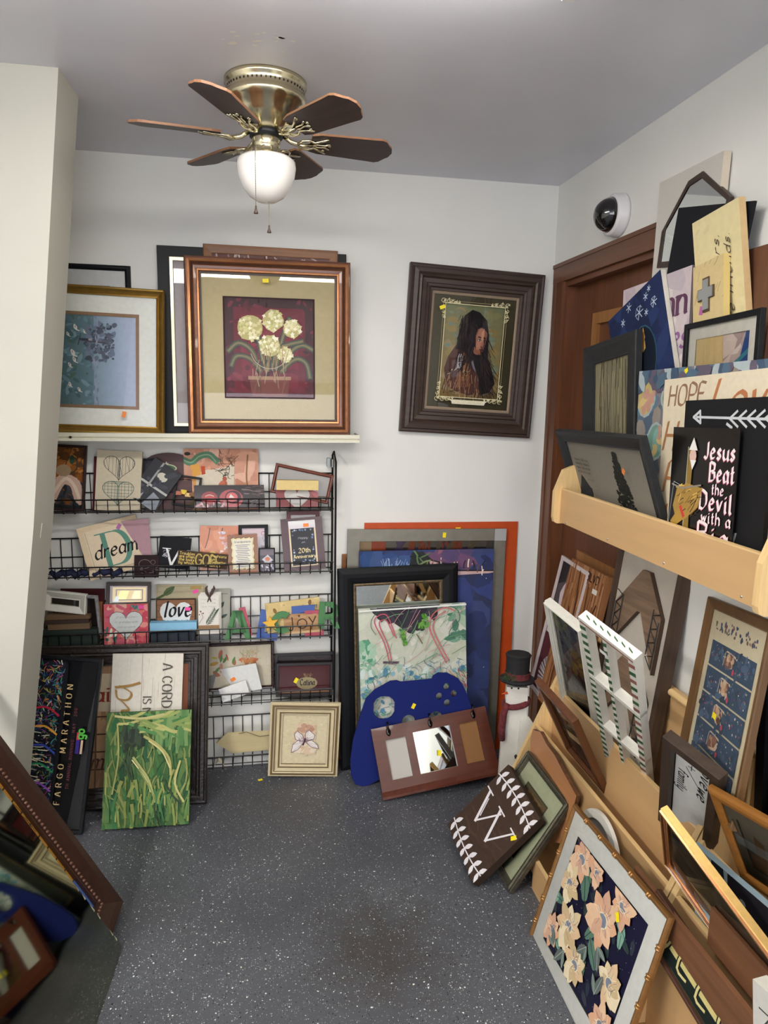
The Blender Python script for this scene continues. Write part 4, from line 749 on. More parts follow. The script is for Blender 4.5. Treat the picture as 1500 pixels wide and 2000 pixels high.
def a_mermaid(A):
    W = A.W; A.fill('#c99680'); A.daubs(70, (0, 0, W, 1), (.03, .09), ['#cf9c84', '#c08a74', '#dcb09c', '#c4907c', '#b8846c'], seed=37)
    A.line([(.0, .82), (.12, .78), (.25, .88), (.4, .9), (.52, .8)], .10, '#5c8268', True); A.line([(.0, .82), (.12, .78), (.25, .88), (.4, .9), (.5, .8)], .02, '#8aa888', True)
    A.ell(.06, .92, .05, .03, '#3a3a34', 8); A.line([(.18, .7), (.22, .4), (.2, 0)], .14, '#d8a050', True); A.line([(.3, .7), (.32, .3), (.3, 0)], .06, '#b84c30', True); A.strokes(30, (.55, .7, .8, .92), (.06, .12), (.006, .012), ['#6a4c40', '#8a6454'], seed=38)
    A.line([(.86*W, .9), (.84*W, .5), (.9*W, .1)], .025, '#8c6a4a', True)
board('pinkprint', 'art_board', 'salmon pink art board with a green swirl, at the back of the top basket', 'art panel', .006, '#b08470', a_mermaid, '#c99680')
def a_bird(A):
    W = A.W; A.fill('#d0c6b4'); A.daubs(30, (0, 0, W, .3), (.02, .05), ['#c2b6a2', '#b8ac9c'], seed=39); A.strokes(40, (.45, .55, W-.05, .95), (.05, .1), (.008, .016), ['#3c3c34', '#55584a', '#2c2e2a'], seed=40); A.line([(.4, .72), (.6, .75), (W, .98)], .01, '#4a4038')
    A.ell(.56, .42, .09, .12, '#b86c58', 12, -30); A.ell(.6, .56, .05, .05, '#a85c4c', 10); A.line([(.5, .32), (.42, .2)], .03, '#a06050'); A.line([(.66, .05), (.62, .5)], .008, '#5c5044')
board('bird', 'art_board', 'pale print of a red bird on a branch, standing before the salmon board', 'art panel', .008, '#bdb19c', a_bird, '#d0c6b4')
mw, w, h = place('shadowbox'); root = empty('shadow_box', 'dark open shadow box holding tiny yellow and brown books', 'shadow box', mw); s = MB()
ringface(s, w, h, [(0, -.03), (0, 0), (.008, 0), (.008, -.026)], [BLKF]); s.face([(-w/2+.008, -h/2+.008, -.026), (w/2-.008, -h/2+.008, -.026), (w/2-.008, h/2-.008, -.026), (-w/2+.008, h/2-.008, -.026)], mat('box_lining', '#5a4c2c', rough=.8))
s.face([(-w/2, -h/2, -.03), (-w/2, h/2, -.03), (w/2, h/2, -.03), (w/2, -h/2, -.03)], BLKF); s.build('box_case', root)
for x, y, c, r in ((-.03, -.012, '#b86c54', .2), (-.012, -.004, '#e0c040', -.3), (.006, -.014, '#d8b878', .1), (.022, -.01, '#8a5c3c', 0)):
    s = MB(); c1 = mat('mini_book_' + c[1:], c, rough=.6); s.prism([(x-.011, y-.008), (x+.011, y-.008+r*.01), (x+.011, y+.008), (x-.011, y+.008)], -.025, -.004, c1); s.build('miniature_book', root)
def a_pano(A):
    W = A.W; A.fill('#251c24'); A.ell(.62, .42, .34, .30, '#8c3038', 16); A.ell(.62, .42, .2, .16, '#b03c40', 14); A.line([(.45, .5), (.62, .56), (.8, .5)], .03, '#c8b8b0', True)
    A.ell(1.52, .38, .5, .42, '#a84c54', 18); A.ell(1.6, .45, .34, .3, '#3a2430', 16); A.ell(1.55, .45, .24, .22, '#c85c60', 14); A.poly([(1.42, .42), (1.5, .6), (1.66, .42)], '#d8d0cc')
    A.strokes(20, (1.9, .5, W-.1, .95), (.2, .5), (.015, .03), ['#6c5458', '#8c7878', '#4a3a40'], (-15, 10), 41); A.daubs(16, (0, 0, 1.3, .2), (.03, .06), ['#c8a4a8', '#6a4450', '#a87c84'], seed=42); A.strokes(6, (2.3, .1, W-.2, .3), (.1, .2), (.015, .02), ['#8c8484'], (10, 50), 43)
board('pano', 'panoramic_plaque', 'long black glossy plaque with two red rings, in the top basket front', 'plaque', .014, '#3a3444', a_pano, '#251c24', m=PGLOSS)
frame('mahog', 'framed_picture', 'empty mahogany frame lying tilted at the right end of the top basket', 'picture frame', .014, .018, 'round', MAHOG, art=lambda A: A.grad('#8f8778', '#6c655c'))
board('yellowbox', 'wooden_block', 'pale yellow wooden block resting inside the tilted mahogany frame', 'block', .018, '#e8cf90', None, '#e0c88c')
def a_plate(A): A.fill('#8c4a4c'); A.heart(A.W/2, .55, .75, '#b8b4b0'); A.ell(A.W/2, .5, .55, .3, '#c4c2c0', 14); A.poly([(A.W-.5, 1), (A.W, 1), (A.W, .3)], '#a85c60')
board('heartplate', 'glass_plaque', 'rose red glossy plaque with a grey heart under the yellow block', 'plaque', .01, '#54282c', a_plate, '#8c4a4c', m=PGLOSS)
# second basket
def a_dream(A):
    W = A.W; A.fill('#dcc8a8'); A.rect(.1, .1, W-.12, .9, '#e4d2b6'); A.line([(.12, .88), (.13, .1), (.9*W, .1)], .006, '#8c7c64')
    G = '#5f9080'; x = .36; A.rect(x, .16, x+.09, .80, G); A.line([(x-.09, .80), (x+.18, .80)], .022, G); A.line([(x-.09, .165), (x+.18, .165)], .022, G)
    P = [(x+.15, .80), (x+.30, .79), (x+.40, .70), (x+.45, .55), (x+.45, .42), (x+.40, .27), (x+.30, .18), (x+.15, .165)]
    A.line(P, .025, G, True, nib=(0, .075)); A.text('dream', .18, .35, .26, '#16161a', 'script', w=.05, width=.76)
board('dream', 'box_sign', 'cream box sign reading dream over a green letter D', 'sign', .022, '#d8bf94', a_dream, '#dcc8a8', st=((.68, .15, 'violet', 50),))
board('mauve', 'wooden_board', 'dusty pink board standing behind the dream sign', 'board', .006, '#b09098', None, '#b8929c')
def a_wc(A):
    W = A.W; A.fill('#15161d'); A.line([(.12, .62), (.36, .62)], .03, '#e8e8e8'); A.line([(.86, .60), (1.0, .60)], .03, '#e8e8e8'); A.line([(.24, .62), (.42, .10), (.62, .58), (.74, .2), (.93, .6)], .035, '#ececec', nib=(0, .03))
    A.daubs(34, (.14, .34, .34, .56), (.008, .02), ['#dcdce0', '#a8a8b0', '#6a6a74'], (1, 1.6), seed=44)
board('wcanvas', 'letter_canvas', 'small black canvas with a white letter W and flowers', 'canvas', .014, '#121218', a_wc, '#15161d')
def a_scroll(A): A.fill('#2c1a1e'); A.ring(.45, .6, .25, .2, .02, '#8c7878', 12, 20, 320); A.ring(.8, .68, .1, .1, .015, '#8c7878', 10); A.strokes(8, (.2, .2, 1, .4), (.1, .2), (.01, .02), ['#a09094'], (-20, 20), 45)
board('scrollboard', 'wooden_board', 'dark maroon board with thin scrolls, between the dream sign and the black letter canvas', 'board', .01, '#24151a', a_scroll, '#2c1a1e')
def a_troub(A):
    W = A.W; A.fill('#46352a'); A.daubs(40, (0, 0, W, 1), (.05, .15), ['#4c3a2e', '#3e2e24', '#52402f'], (2, 5), (0, 4), seed=46); g = '#e6cf7a'
    for i, t in enumerate(('Troubles', 'are often', 'the tools', 'by which')): A.text(t, .12, .74-.2*i, .17, g, 'round', w=.14, width=.95)
    A.text('GOD', 1.18, .16, .68, g, 'round', w=.11, sx=.8, sp=.16); A.text('GOD', 1.18, .16, .68, '#46352a', 'round', w=.035, sx=.8, sp=.16)
    for i, t in enumerate(('fashions', 'us', 'for better', 'things')): A.text(t, 2.18, .74-.2*i, .17, g, 'round', w=.14, width=(.95, .22, .95, .6)[i])
board('troubles', 'text_plaque', 'long dark wood plaque with yellow lettering about troubles and tools', 'plaque', .012, '#3a2b22', a_troub, '#46352a')
def a_tile(A):
    W = A.W; A.fill('#c9805c'); A.daubs(30, (0, 0, W, 1), (.05, .1), ['#c98460', '#d4906c', '#bc7450'], seed=47); A.line([(.22, .95), (.18, .7), (.12, .5)], .02, '#5a3428'); A.line([(.5, .95), (.46, .82)], .02, '#4a2c24'); A.ell(.28, .36, .08, .07, '#e0c070', 12)
    A.daubs(70, (.42, .2, W-.05, .85), (.01, .03), ['#d8b8b8', '#e8d4cc', '#b88888', '#c8c8d8', '#e0a8a0'], (1, 2), seed=48)
board('orangetile', 'art_tile', 'terracotta orange art tile with rounded dark edge, in the second basket', 'tile', .014, '#4c2c24', a_tile, '#c9805c', m=PGLOSS)
def a_cert(A): A.fill('#c4a8a8'); A.grad('#c8acb0', '#d8dce4', .2, 1); A.rect(.1, 0, A.W, .3, '#e8ecee'); A.ring(.55, .86, .05, .05, .015, '#a04868', 10); A.daubs(20, (.1, .4, A.W, .8), (.01, .03), ['#a89aa4', '#e4dce0'], seed=49)
frame('certframe', 'framed_picture', 'black frame with a pink and white print, right of the terracotta tile', 'picture frame', .014, .012, 'flat', BLKF, art=a_cert)
def a_grand(A):
    W = A.W; A.fill('#8f5c38'); P = []
    for k in range(44):
        t = k/44; p = (t*4) % 1; e = int(t*4); x0, x1, y0, y1 = .09, W-.09, .12, .93; q = [(x0+(x1-x0)*p, y0), (x1, y0+(y1-y0)*p), (x1-(x1-x0)*p, y1), (x0, y1-(y1-y0)*p)][e]; b = .018*math.sin(k*2.4)
        P.append((q[0]+b, q[1]+b))
    A.poly(P, '#3c2a1c'); A.poly([(W/2+(x-W/2)*.96, .525+(y-.525)*.97) for x, y in P], '#d8c48c'); A.poly([(W/2+(x-W/2)*.84, .525+(y-.525)*.9) for x, y in P], '#ded8c4')
    A.text('Grandparents', .17, .80, .05, '#2c2c44', 'sans', width=W-.34)
    for i in range(13): A.line([(.2+.02*(i % 3), .74-.045*i), (W-.2-.03*((i*2) % 3), .74-.045*i)], .012, '#4a4e74')
board('goldplaque', 'verse_plaque', 'brown plaque with a wavy gold plate carrying a Grandparents verse', 'plaque', .014, '#9a643c', a_grand, '#8f5c38', m=PGLOSS)
def a_small(A): W = A.W; A.fill('#3c3440'); A.rect(0, .72, W, 1, '#6a5c64'); A.poly([(.1, .55), (.35, .75), (.58, .5), (.3, .3)], '#c8c4cc'); A.ell(.34, .56, .11, .09, '#c87048', 10); A.daubs(24, (.05, .05, W-.05, .4), (.02, .04), ['#a8a4b4', '#6a6474', '#d0ccd4'], seed=50)
frame('smallphoto', 'framed_picture', 'tiny dark framed picture with an orange blossom beside the verse plaque', 'picture frame', .004, .01, 'flat', BLKF, art=a_small, glass=False, pm=PGLOSS)
def a_anniv(A):
    W = A.W; A.fill('#5a454a'); A.rect(.14, .08, W-.14, .93, '#e0ccaa'); A.rect(.17, .10, W-.17, .91, '#14151c')
    A.grad('#f2f2f2', '#d8d0d8', .80, .95, .14, W-.14); random.seed(51)
    for _ in range(120):
        x, y = random.uniform(.2, W-.2), random.uniform(.12, .78)
        if abs(x-W/2) < .17 and .2 < y < .74: continue
        A.star(x, y, random.uniform(.016, .03), random.choice(['#8fa4c8', '#b8c4dc', '#6c84b0', '#a4b4d4']), 6, .35, random.uniform(0, 60))
    A.text('Happy', W/2-.09, .60, .04, '#c8c8d0', 'script', width=.18); A.text('on', W/2-.03, .52, .035, '#c8c8d0', 'script', width=.06); A.text('20th', W/2-.10, .335, .085, '#ecd9a0', 'black', width=.22); A.text('Anniversary', W/2-.2, .235, .065, '#ecd9a0', 'black', width=.42)
board('anniv', 'award_plaque', 'dark plaque with a black plate reading 20th Anniversary in gold lettering', 'plaque', .016, '#2c1c1e', a_anniv, '#5a454a', m=PGLOSS, st=((.60, .145, 'orange', 0),))
frame('redframe', 'framed_picture', 'red frame rising behind the anniversary plaque', 'picture frame', .016, .01, 'flat', mat('crimson_frame', '#5e1c24', rough=.4), art=lambda A: A.fill('#a89c98'))
# third basket
def a_clay(A): A.fill('#8e8a80'); A.rect(.0, .55, A.W, .8, '#d8d4cc'); A.rect(.1, .45, A.W-.1, .72, '#6c6458'); A.strokes(12, (.1, .05, A.W-.2, .2), (.08, .16), (.02, .03), ['#4c3c30'], (-20, 20), 52)
frame('whitebox', 'framed_picture', 'white boxed photo frame lying topmost on the stack at the left of the third basket', 'picture frame', .028, .02, 'slope', WHITEF, art=lambda A: A.fill('#5c5448'))
frame('greyframe', 'framed_picture', 'grey and white frame on edge, right of the white boxed frame', 'picture frame', .012, .016, 'round', mat('grey_distressed', '#8c8c8c', rough=.5, noise=(60, .4)), art=lambda A: A.fill('#3a302c'))
board('redboard', 'wooden_board', 'dark red board at the back of the third basket, over the boxed frame', 'board', .006, '#3c1418', None, '#4c1a1e')
frame('oakframe', 'framed_picture', 'small orange-brown frame just left of the pink heart plaque', 'picture frame', .01, .012, 'flat', mat('orange_oak', '#8a5026', rough=.45), art=lambda A: A.fill('#b8b0a0'))
def a_goldreflect(A):  # gold reflection in the glass, painted as print colour
    W = A.W; A.fill('#3a2418'); A.rect(.05, .68, W-.03, .97, '#a08848'); A.box(.12, .72, W-.1, .92, .02, '#2c2014'); A.poly([(.14, .73), (.2, .9), (.36, .9), (.3, .73)], '#d8b860'); A.poly([(.06, .68), (.12, .8), (.18, .78), (.16, .68)], '#9ca4a0'); A.poly([(.4, .74), (.46, .9), (W-.14, .9), (W-.14, .74)], '#c8b080')
frame('goldreflect', 'framed_picture', 'brown frame with a gold glass reflection painted in, standing behind the pink heart plaque', 'picture frame', .013, .012, 'flat', WALNUT, art=a_goldreflect, pm=mat('gold_reflect_print', None, rough=.2, metal=.4))
def a_pinkh(A):
    W = A.W; A.fill('#d4606c'); A.daubs(70, (0, 0, W, 1), (.03, .1), ['#d85a68', '#e07c74', '#e89890', '#cc4c60', '#e8b0a0', '#d0687c'], seed=53)
    A.daubs(12, (0, .1, .3, .4), (.02, .04), ['#4a7468', '#e8ecd8', '#3c5c54'], seed=54); A.daubs(8, (.65, .85, .9, .98), (.02, .035), ['#4a7c78', '#7a9c88'], seed=55); A.heart(W/2, .52, .40, '#d8dcda', (.012, '#5a4c44'))
    for i in range(4): A.text(('grandmother', 'to grandma with', 'love as warm', 'hug')[i], (.28, .26, .32, .44)[i], .66-.12*i, .05, '#a8a8a8', 'script', width=(.5, .54, .42, .16)[i])
board('pinkheart', 'heart_plaque', 'pink floral square plaque with a white heart', 'plaque', .014, '#c8a894', a_pinkh, '#d4606c', st=((.85, .08, 'pink', 0),))
def a_leafb(A): W = A.W; A.fill('#b0a68a'); A.box(.03, .03, W-.03, .97, .008, '#8c8468'); A.line([(.02, .72), (.2, .82), (.3, .92)], .05, '#4c5c3c'); A.leaf(.14, .78, .3, .14, 40, '#566844', '#3c4a30'); A.rect(W-.3, .9, W-.08, .98, '#a8905c')
board('leafboard', 'art_board', 'olive beige panel with a green leaf above the love sign', 'art panel', .008, '#8c8468', a_leafb, '#b0a68a', st=((.80, .14, 'pink', 20),))
def a_love(A):
    W = A.W; A.fill('#8a6248')
    for i in range(6): A.rect(0, i/6, W, i/6+.012, '#5c3c2c')
    A.box(.01, .01, W-.01, .99, .03, '#3c2a22'); A.heart(W/2, .60, .42, '#d8dcdc'); A.ell(.32, .66, .22, .24, '#d8dcdc', 14); A.ell(W-.32, .66, .22, .24, '#d8dcdc', 14); A.poly([(.12, .6), (W-.12, .6), (W-.2, .25), (.25, .25)], '#d8dcdc')
    A.text('love', .22, .52, .42, '#14141a', 'script', w=.06, width=.68); A.text('DWELLS', .18, .26, .15, '#22242a', 'sans', width=W-.36)
board('lovedwells', 'wall_sign', 'plank sign with a white heart reading love dwells', 'sign', .014, '#4a3226', a_love, '#8a6248', st=((.80, .28, 'pink', -5),))
board('blueblock', 'wooden_block', 'light blue painted wooden block under the love dwells sign', 'block', .03, '#7fb4d4', None, '#8fc4e4')
mw, w, h = place('twigcard'); root = empty('gift_tag_set', 'white gift tags printed with a green twig, tied with a brown ribbon bow', 'gift tags', mw)
for k, (dx, dz) in enumerate(((.008, -.010), (.004, -.006), (0, -.002))):
    s = MB(); s.box((-w/2+dx, -h/2, dz-.0015), (w/2+dx-.006, h/2-.004+.006*(2-k), dz), PAINT, lin('#d8d4cc'))
    if k == 2:
        A = Art(s, -w/2, -h/2, w/2-.006, h/2-.004, dz+.0002, PAINT); A.fill('#dcd8d0'); W = A.W
        for i in range(3): A.text(('there is', 'no time', 'like now')[i], .06, .88-.09*i, .045, '#8c8c90', 'thin', width=W*.7)
        A.line([(.24, .28), (.32, .5), (.42, .66)], .008, '#2c4a34')
        for i in range(9):
            x, y = .2+.028*i, .27+.04*i; A.leaf(x, y, .15, .022, 15+3*i, '#2c4a38'); A.leaf(x, y, .12, .022, 85+3*i, '#2c4a38')
        A.line([(.02, .3), (.12, .45), (.06, .6)], .008, '#4a3a34'); A.ell(.06, .6, .02, .018, '#7c2c34', 8); A.ell(.12, .55, .02, .018, '#7c2c34', 8); A.ell(.03, .52, .018, .016, '#7c2c34', 8); A.rect(0, .14, W, .25, '#9c7c5c')
    s.build('paper_tag', root)
RIB = mat('brown_ribbon', '#4a3430', rough=.7); s = MB()
for q in (-1, 1):
    P = [(.0, h/2-.012, .002), (q*.010, h/2+.008, .004), (q*.012+.004*(q+1), h/2+.026, .003), (q*.006+.006*(q+1), h/2+.036, .002)]; s.tube(P, [.003, .006, .005, .001], RIB, 6); s.tube([(0, h/2-.012, .002), (q*.007, h/2-.03, .001)], [.003, .002], RIB, 6)
s.build('ribbon', root)
def a_greyb(A): A.fill('#a0a096'); A.leaf(.18, .55, .2, .08, 60, '#3c4a44'); A.leaf(.2, .35, .18, .07, 30, '#3c4a44'); A.rect(.1, .88, A.W-.05, .9, '#7c7c74')
board('greyboard', 'art_board', 'grey panel with dark leaves showing right of the gift tags', 'art panel', .006, '#84847a', a_greyb, '#a0a096')
def a_parch(A):
    W = A.W; A.fill('#d8c088'); A.daubs(30, (0, 0, W, 1), (.04, .1), ['#dcc48c', '#ccb27a', '#e0cc98'], seed=57); A.ell(.3, .72, .06, .1, '#8c6c44', 8, 20); A.ell(1.5, .86, .06, .1, '#8c6c44', 8, -10)
    A.text('all the children of', .2, .45, .17, '#3c4a78', 'script', width=W*.62); A.text('winter en', .9, .66, .16, '#3c4a78', 'script', width=W*.44)
board('parchment', 'wall_sign', 'parchment yellow sign behind the coloured letters', 'sign', .008, '#b8a06c', a_parch, '#d8c088')
def a_joy(A):
    W = A.W; A.fill('#b28c66'); A.daubs(40, (0, 0, W, 1), (.03, .1), ['#b89470', '#a88058', '#bc9874'], (2, 5), (0, 5), seed=58); c = '#4a382c'
    A.line([(.42, .82), (.44, .3), (.36, .18), (.24, .22)], .06, c, True); A.ring(.92, .48, .24, .24, .055, c, 16); A.line([(1.28, .78), (1.46, .5), (1.62, .8)], .06, c); A.line([(1.46, .5), (1.38, .18)], .05, c); A.star(.78, .88, .09, c); A.rect(0, 0, W, .12, '#d0ae84')
board('joy', 'joy_sign', 'tan wooden sign reading JOY with a small star', 'sign', .012, '#8c6848', a_joy, '#b28c66')
# cut-out letters
def letter(name, label, x, z, hgt, pts, holes, col, y=2.742, lean=10, roll=0, t=.010, cat='letter', grp=None):
    mw = Matrix.Translation((x, y, z)) @ Matrix.Rotation(math.radians(-lean), 4, 'X') @ Matrix.Rotation(math.radians(-roll), 4, 'Y') @ Matrix.Rotation(math.pi/2, 4, 'X')
    s = MB(); m = mat('letter_' + col[1:], col, rough=.45)
    for P in pts: s.prism([(a*hgt, b*hgt) for a, b in P], 0, t, m)
    o = s.build(name); o.matrix_world = mw; tag(o, label, cat, grp or 'cut-out wooden letters in the third basket'); return o
def ringpoly(cx, cy, ro, ri, a0, a1, n=12, sx=1):
    out = []
    for k in range(n):
        p, q = math.radians(a0+(a1-a0)*k/n), math.radians(a0+(a1-a0)*(k+1)/n)
        out.append([(cx+ro*math.cos(p)*sx, cy+ro*math.sin(p)), (cx+ro*math.cos(q)*sx, cy+ro*math.sin(q)), (cx+ri*math.cos(q)*sx, cy+ri*math.sin(q)), (cx+ri*math.cos(p)*sx, cy+ri*math.sin(p))])
    return out
bz = .602
GRN, PNK, BLU, YEL = '#3f7a44', '#b0485c', '#3a5aa4', '#e8b43c'
LA = [[(0, 0), (.20, 0), (.37, .62), (.33, .98), (.28, .98)], [(.72, 0), (.92, 0), (.62, .98), (.33, .98), (.40, .8)], [(.22, .22), (.74, .22), (.70, .38), (.27, .38)], [(.30, .98), (.62, .98), (.60, .74), (.34, .74)], [(.28, .38), (.36, .38), (.40, .76), (.33, .76)], [(.58, .38), (.68, .38), (.60, .76), (.54, .76)]]
letter('wooden_letter', 'green wooden letter A', -.157, bz, .118, LA, None, GRN, 2.752)
letter('wooden_letter', 'crimson wooden letter I leaning beside the green A', -.070, bz+.006, .120, [[(0, 0), (.22, 0), (.22, 1), (0, 1)]], None, PNK, 2.758, roll=14)
letter('wooden_letter', 'blue wooden letter L behind the yellow star', -.030, bz, .118, [[(0, 0), (.24, 0), (.24, 1), (0, 1)], [(.2, 0), (.72, 0), (.72, .22), (.2, .22)]], None, BLU, 2.757, roll=-10)
letter('wooden_star', 'yellow wooden star in front of the blue letter', .0, bz+.028, .066, [[(.5+.5*(1 if k % 2 == 0 else .45)*math.cos(math.radians(90+36*k)), .5+.5*(1 if k % 2 == 0 else .45)*math.sin(math.radians(90+36*k))) for k in range(10)]], None, YEL, 2.738, 5, roll=8, cat='star')
letter('wooden_letter', 'green wooden letter C between the star and the JOY sign', .032, bz+.02, .10, ringpoly(.45, .45, .45, .2, 50, 310), None, GRN, 2.744)
letter('wooden_letter', 'blue wooden letter T above the JOY sign', .118, bz+.012, .112, [[(0, .72), (.85, .72), (.85, 1), (0, 1)], [(.3, 0), (.55, 0), (.55, .75), (.3, .75)]], None, BLU, 2.760, roll=2)
letter('wooden_letter', 'crimson wooden letter E, its corner out to the right of the JOY sign', .168, bz, .105, [[(0, 0), (.22, 0), (.22, 1), (0, 1)], [(.2, 0), (.75, 0), (.75, .2), (.2, .2)], [(.2, .8), (.72, .8), (.72, 1), (.2, 1)], [(.2, .4), (.6, .4), (.6, .6), (.2, .6)]], None, PNK, 2.757)
letter('wooden_letter', 'green wooden letter R at the right end of the third basket', .222, bz+.035, .108, [[(0, 0), (.24, 0), (.24, 1), (0, 1)], [(.4, .42), (.62, .36), (.9, 0), (.62, 0)]] + ringpoly(.42, .68, .34, .13, -95, 95, 10) + [[(.2, .86), (.44, .81), (.44, 1.02), (.2, 1.0)], [(.2, .34), (.44, .34), (.44, .55), (.2, .52)]], None, GRN, 2.750, roll=-4)
# things in the third basket that only show their edges
def slat(name, label, cat, a, b, c, grain='X'):
    s = MB(); s.box(a, b, mat(name + c[1:], c, rough=.6, grain=(60, grain, .2))); o = s.build(name); return tag(o, label, cat)
slat('stacked_frame_edge', 'flat tan wooden frame lying directly under the white boxed frame', 'picture frame', (-.83, 2.745, .712), (-.665, 2.80, .726), '#6a5238')
slat('stacked_frame_edge', 'dark brown frame lying below the tan one in the left stack', 'picture frame', (-.83, 2.742, .696), (-.67, 2.80, .711), '#3c2a20')
slat('stacked_frame_edge', 'thin light wooden frame lying third in the left stack', 'picture frame', (-.82, 2.742, .672), (-.668, 2.80, .695), '#6c563c')
slat('storage_box', 'dark green box at the bottom of the left stack in the third basket', 'box', (-.84, 2.736, .604), (-.640, 2.80, .671), '#1d2a24')
slat('storage_box', 'slate grey box below the gift tags', 'box', (-.26, 2.74, .604), (-.165, 2.79, .625), '#5a5c60')
slat('storage_box', 'navy blue tray under the light blue block', 'box', (-.44, 2.738, .604), (-.272, 2.79, .641), '#1c2430')
s = MB(); random.seed(8)
for k in range(7):
    x = -.80+.035*k; P = [(x, 2.75, .905), (x+.02, 2.745, .885+.01*(k % 2)), (x+.045, 2.752, .9), (x+.05, 2.77, .89)]; s.tube(P, [.008, .015, .013, .006], mat('navy_cloth', '#1c2244', rough=.85, noise=(40, .3)), 7)
tag(s.build('cloth_bundle', None, True), 'crumpled navy blue cloth in the second basket, far left', 'cloth')
# fourth basket
def a_card(A):
    W = A.W; A.fill('#d8cfb8'); A.grad('#c8beaa', '#dcd4c0', .5, 1); A.daubs(14, (.1, .3, .9, .8), (.02, .05), ['#c8a048', '#b86c50', '#c89078', '#d0b840'], seed=60)
    for x, y, a in ((.28, .6, 80), (.34, .58, 60), (.56, .55, 70), (.14, .35, 50)): A.leaf(x, y, .2, .07, a, '#5c8a4c')
    A.strokes(40, (.75, .62, 1.15, .85), (.1, .2), (.004, .008), ['#7c9a5c', '#9cae6c', '#c88c5c'], (20, 160), 61); A.daubs(12, (.7, .5, 1.1, .66), (.02, .05), ['#d0905c', '#c87c54'], seed=62); A.line([(1.0, .1), (1.02, .6)], .04, '#d8a868'); A.poly([(.0, .0), (.0, .3), (.18, .34), (.1, 0)], '#8a8a88')
frame('flowercard', 'framed_picture', 'shiny dark brown frame with a print of flowers and a bird, in the fourth basket', 'picture frame', .014, .018, 'round', mat('mottled_brown_gloss', '#3a2a26', rough=.15, noise=(120, .8)), art=a_card)
def a_wh(A): A.fill('#dfe0de')
board('whitecard', 'blank_card', 'blank white card with an orange price label, leaning in the fourth basket', 'card', .004, '#c8c8c4', a_wh, '#dfe0de', st=((.38, .45, 'orange', 20),))
board('whitecard2', 'blank_card', 'plain white card corner sticking down below the labelled white card', 'card', .003, '#c8c8c4', a_wh, '#dddeda')
def a_redl(A):
    W = A.W; A.fill('#5c1c20'); A.ell(W*.55, .34, .38, .22, '#b8a878', 18); A.rect(W*.38, .2, W*.72, .5, '#b8a878'); A.text('Catina', W*.42, .26, .22, '#3c2820', 'black', width=W*.28); A.strokes(16, (W*.48, .55, W*.62, .62), (.08, .14), (.01, .014), ['#a88850'], (40, 140), 63); A.rect(.0, 0, W, .06, '#a87850')
frame('redlabel', 'framed_picture', 'dark framed maroon label picture at the right of the fourth basket', 'picture frame', .012, .014, 'flat', mat('espresso_frame', '#1a1012', rough=.4), art=a_redl, st=((.35, .52, 'yellow', 60),))
frame('darkframe2', 'framed_picture', 'nearly black frame standing behind the maroon label picture', 'picture frame', .012, .012, 'flat', mat('espresso_frame2', '#141013', rough=.35), art=lambda A: (A.fill('#241618'), A.strokes(20, (0, .7, A.W, .95), (.1, .2), (.01, .03), ['#5a1c20', '#3a2a28'], (-10, 10), 64)))
mw, w, h = place('arrowsign'); s = MB(); m = mat('cream_pine', '#d0c094', rough=.55, grain=(30, 'X', .08), noise=None)
s.prism([(-w/2, .005), (-w*.31, h*.5), (w*.5, h*.45), (w*.5, -h*.42), (-w*.26, -h*.5)], -.008, 0, m); root = empty('arrow_sign', 'cream wooden arrow-shaped sign in the lowest basket', 'sign', mw); s.build('arrow_board', root)
s = MB(); s.tube([(-w*.12, h*.48, .003), (0, h*.56, .006), (w*.2, h*.28, .004), (w*.48, h*.34, .004)], .0014, mat('rusty_wire', '#5c4c3c', rough=.6), 5); s.build('hanging_wire', root)
s = MB(); s.tube([(-.21, 2.745, .052), (-.19, 2.742, .085), (-.165, 2.742, .05)], [.001, .010, .001], PAINT, 4, lin('#d8ccac')); tag(s.build('paper_scrap'), 'small pale paper scrap poking through the lowest basket', 'paper')
# ------------------------------------------------------------ pictures on the floor, left group
def a_plank(A):
    W = A.W; A.fill('#9c7c60'); A.daubs(60, (0, 0, W, 1), (.02, .06), ['#a88664', '#8c6c50', '#b09070', '#94785c'], (2, 5), (85, 5), seed=70)
    for i in range(1, 7): A.rect(0, i/7, W, i/7+.012, '#4a3424')
    A.rect(0, .62, W, .93, '#b4a48c'); A.text('Faith', .20, .70, .13, '#7c2c22', 'serif'); A.text('Family', .10, .16, .12, '#4a3224', 'script'); A.rect(.30, 0, .312, 1, '#5a4230'); A.rect(W-.1, 0, W, 1, '#a0644c')
frame('ornate', 'framed_picture', 'large black-brown carved frame on the floor under the rack, behind the cord sign', 'picture frame', .078, .024, 'step', ORNF, art=a_plank, glass=False)
def a_cord(A):
    W = A.W; A.fill('#d4cfc4'); A.strokes(120, (0, 0, W, 1), (.1, .3), (.003, .008), ['#c8c2b4', '#dcd8ce', '#bcb4a4'], (-3, 3), 71, .02); A.rect(0, .42, W, .426, '#b4ac9c'); A.rect(0, .74, W, .744, '#bcb4a4')
    A.text('A CORD OF 3', .15, .715, .135, '#54504a', 'serif', sp=.26, sx=.95); A.text('IS NOT EASILY', .62, .45, .115, '#54504a', 'serif', sp=.2); 
    A.line([(.42, .40), (.46, .25), (.48, .06)], .018, '#a07c44', True, nib=(50, .022)); A.line([(.46, .12), (.56, .28), (.66, .24), (.64, .10), (.52, .07)], .014, '#a07c44', True, nib=(50, .02)); A.line([(.66, .14), (.80, .26), (.82, .16), (.92, .22), (.94, .08), (1.1, .14)], .014, '#a07c44', True, nib=(50, .02))
board('cord', 'wooden_sign', 'whitewashed sign turned sideways reading A CORD, behind the green painting', 'sign', .014, '#8c8880', a_cord, '#d4cfc4', turn=90)
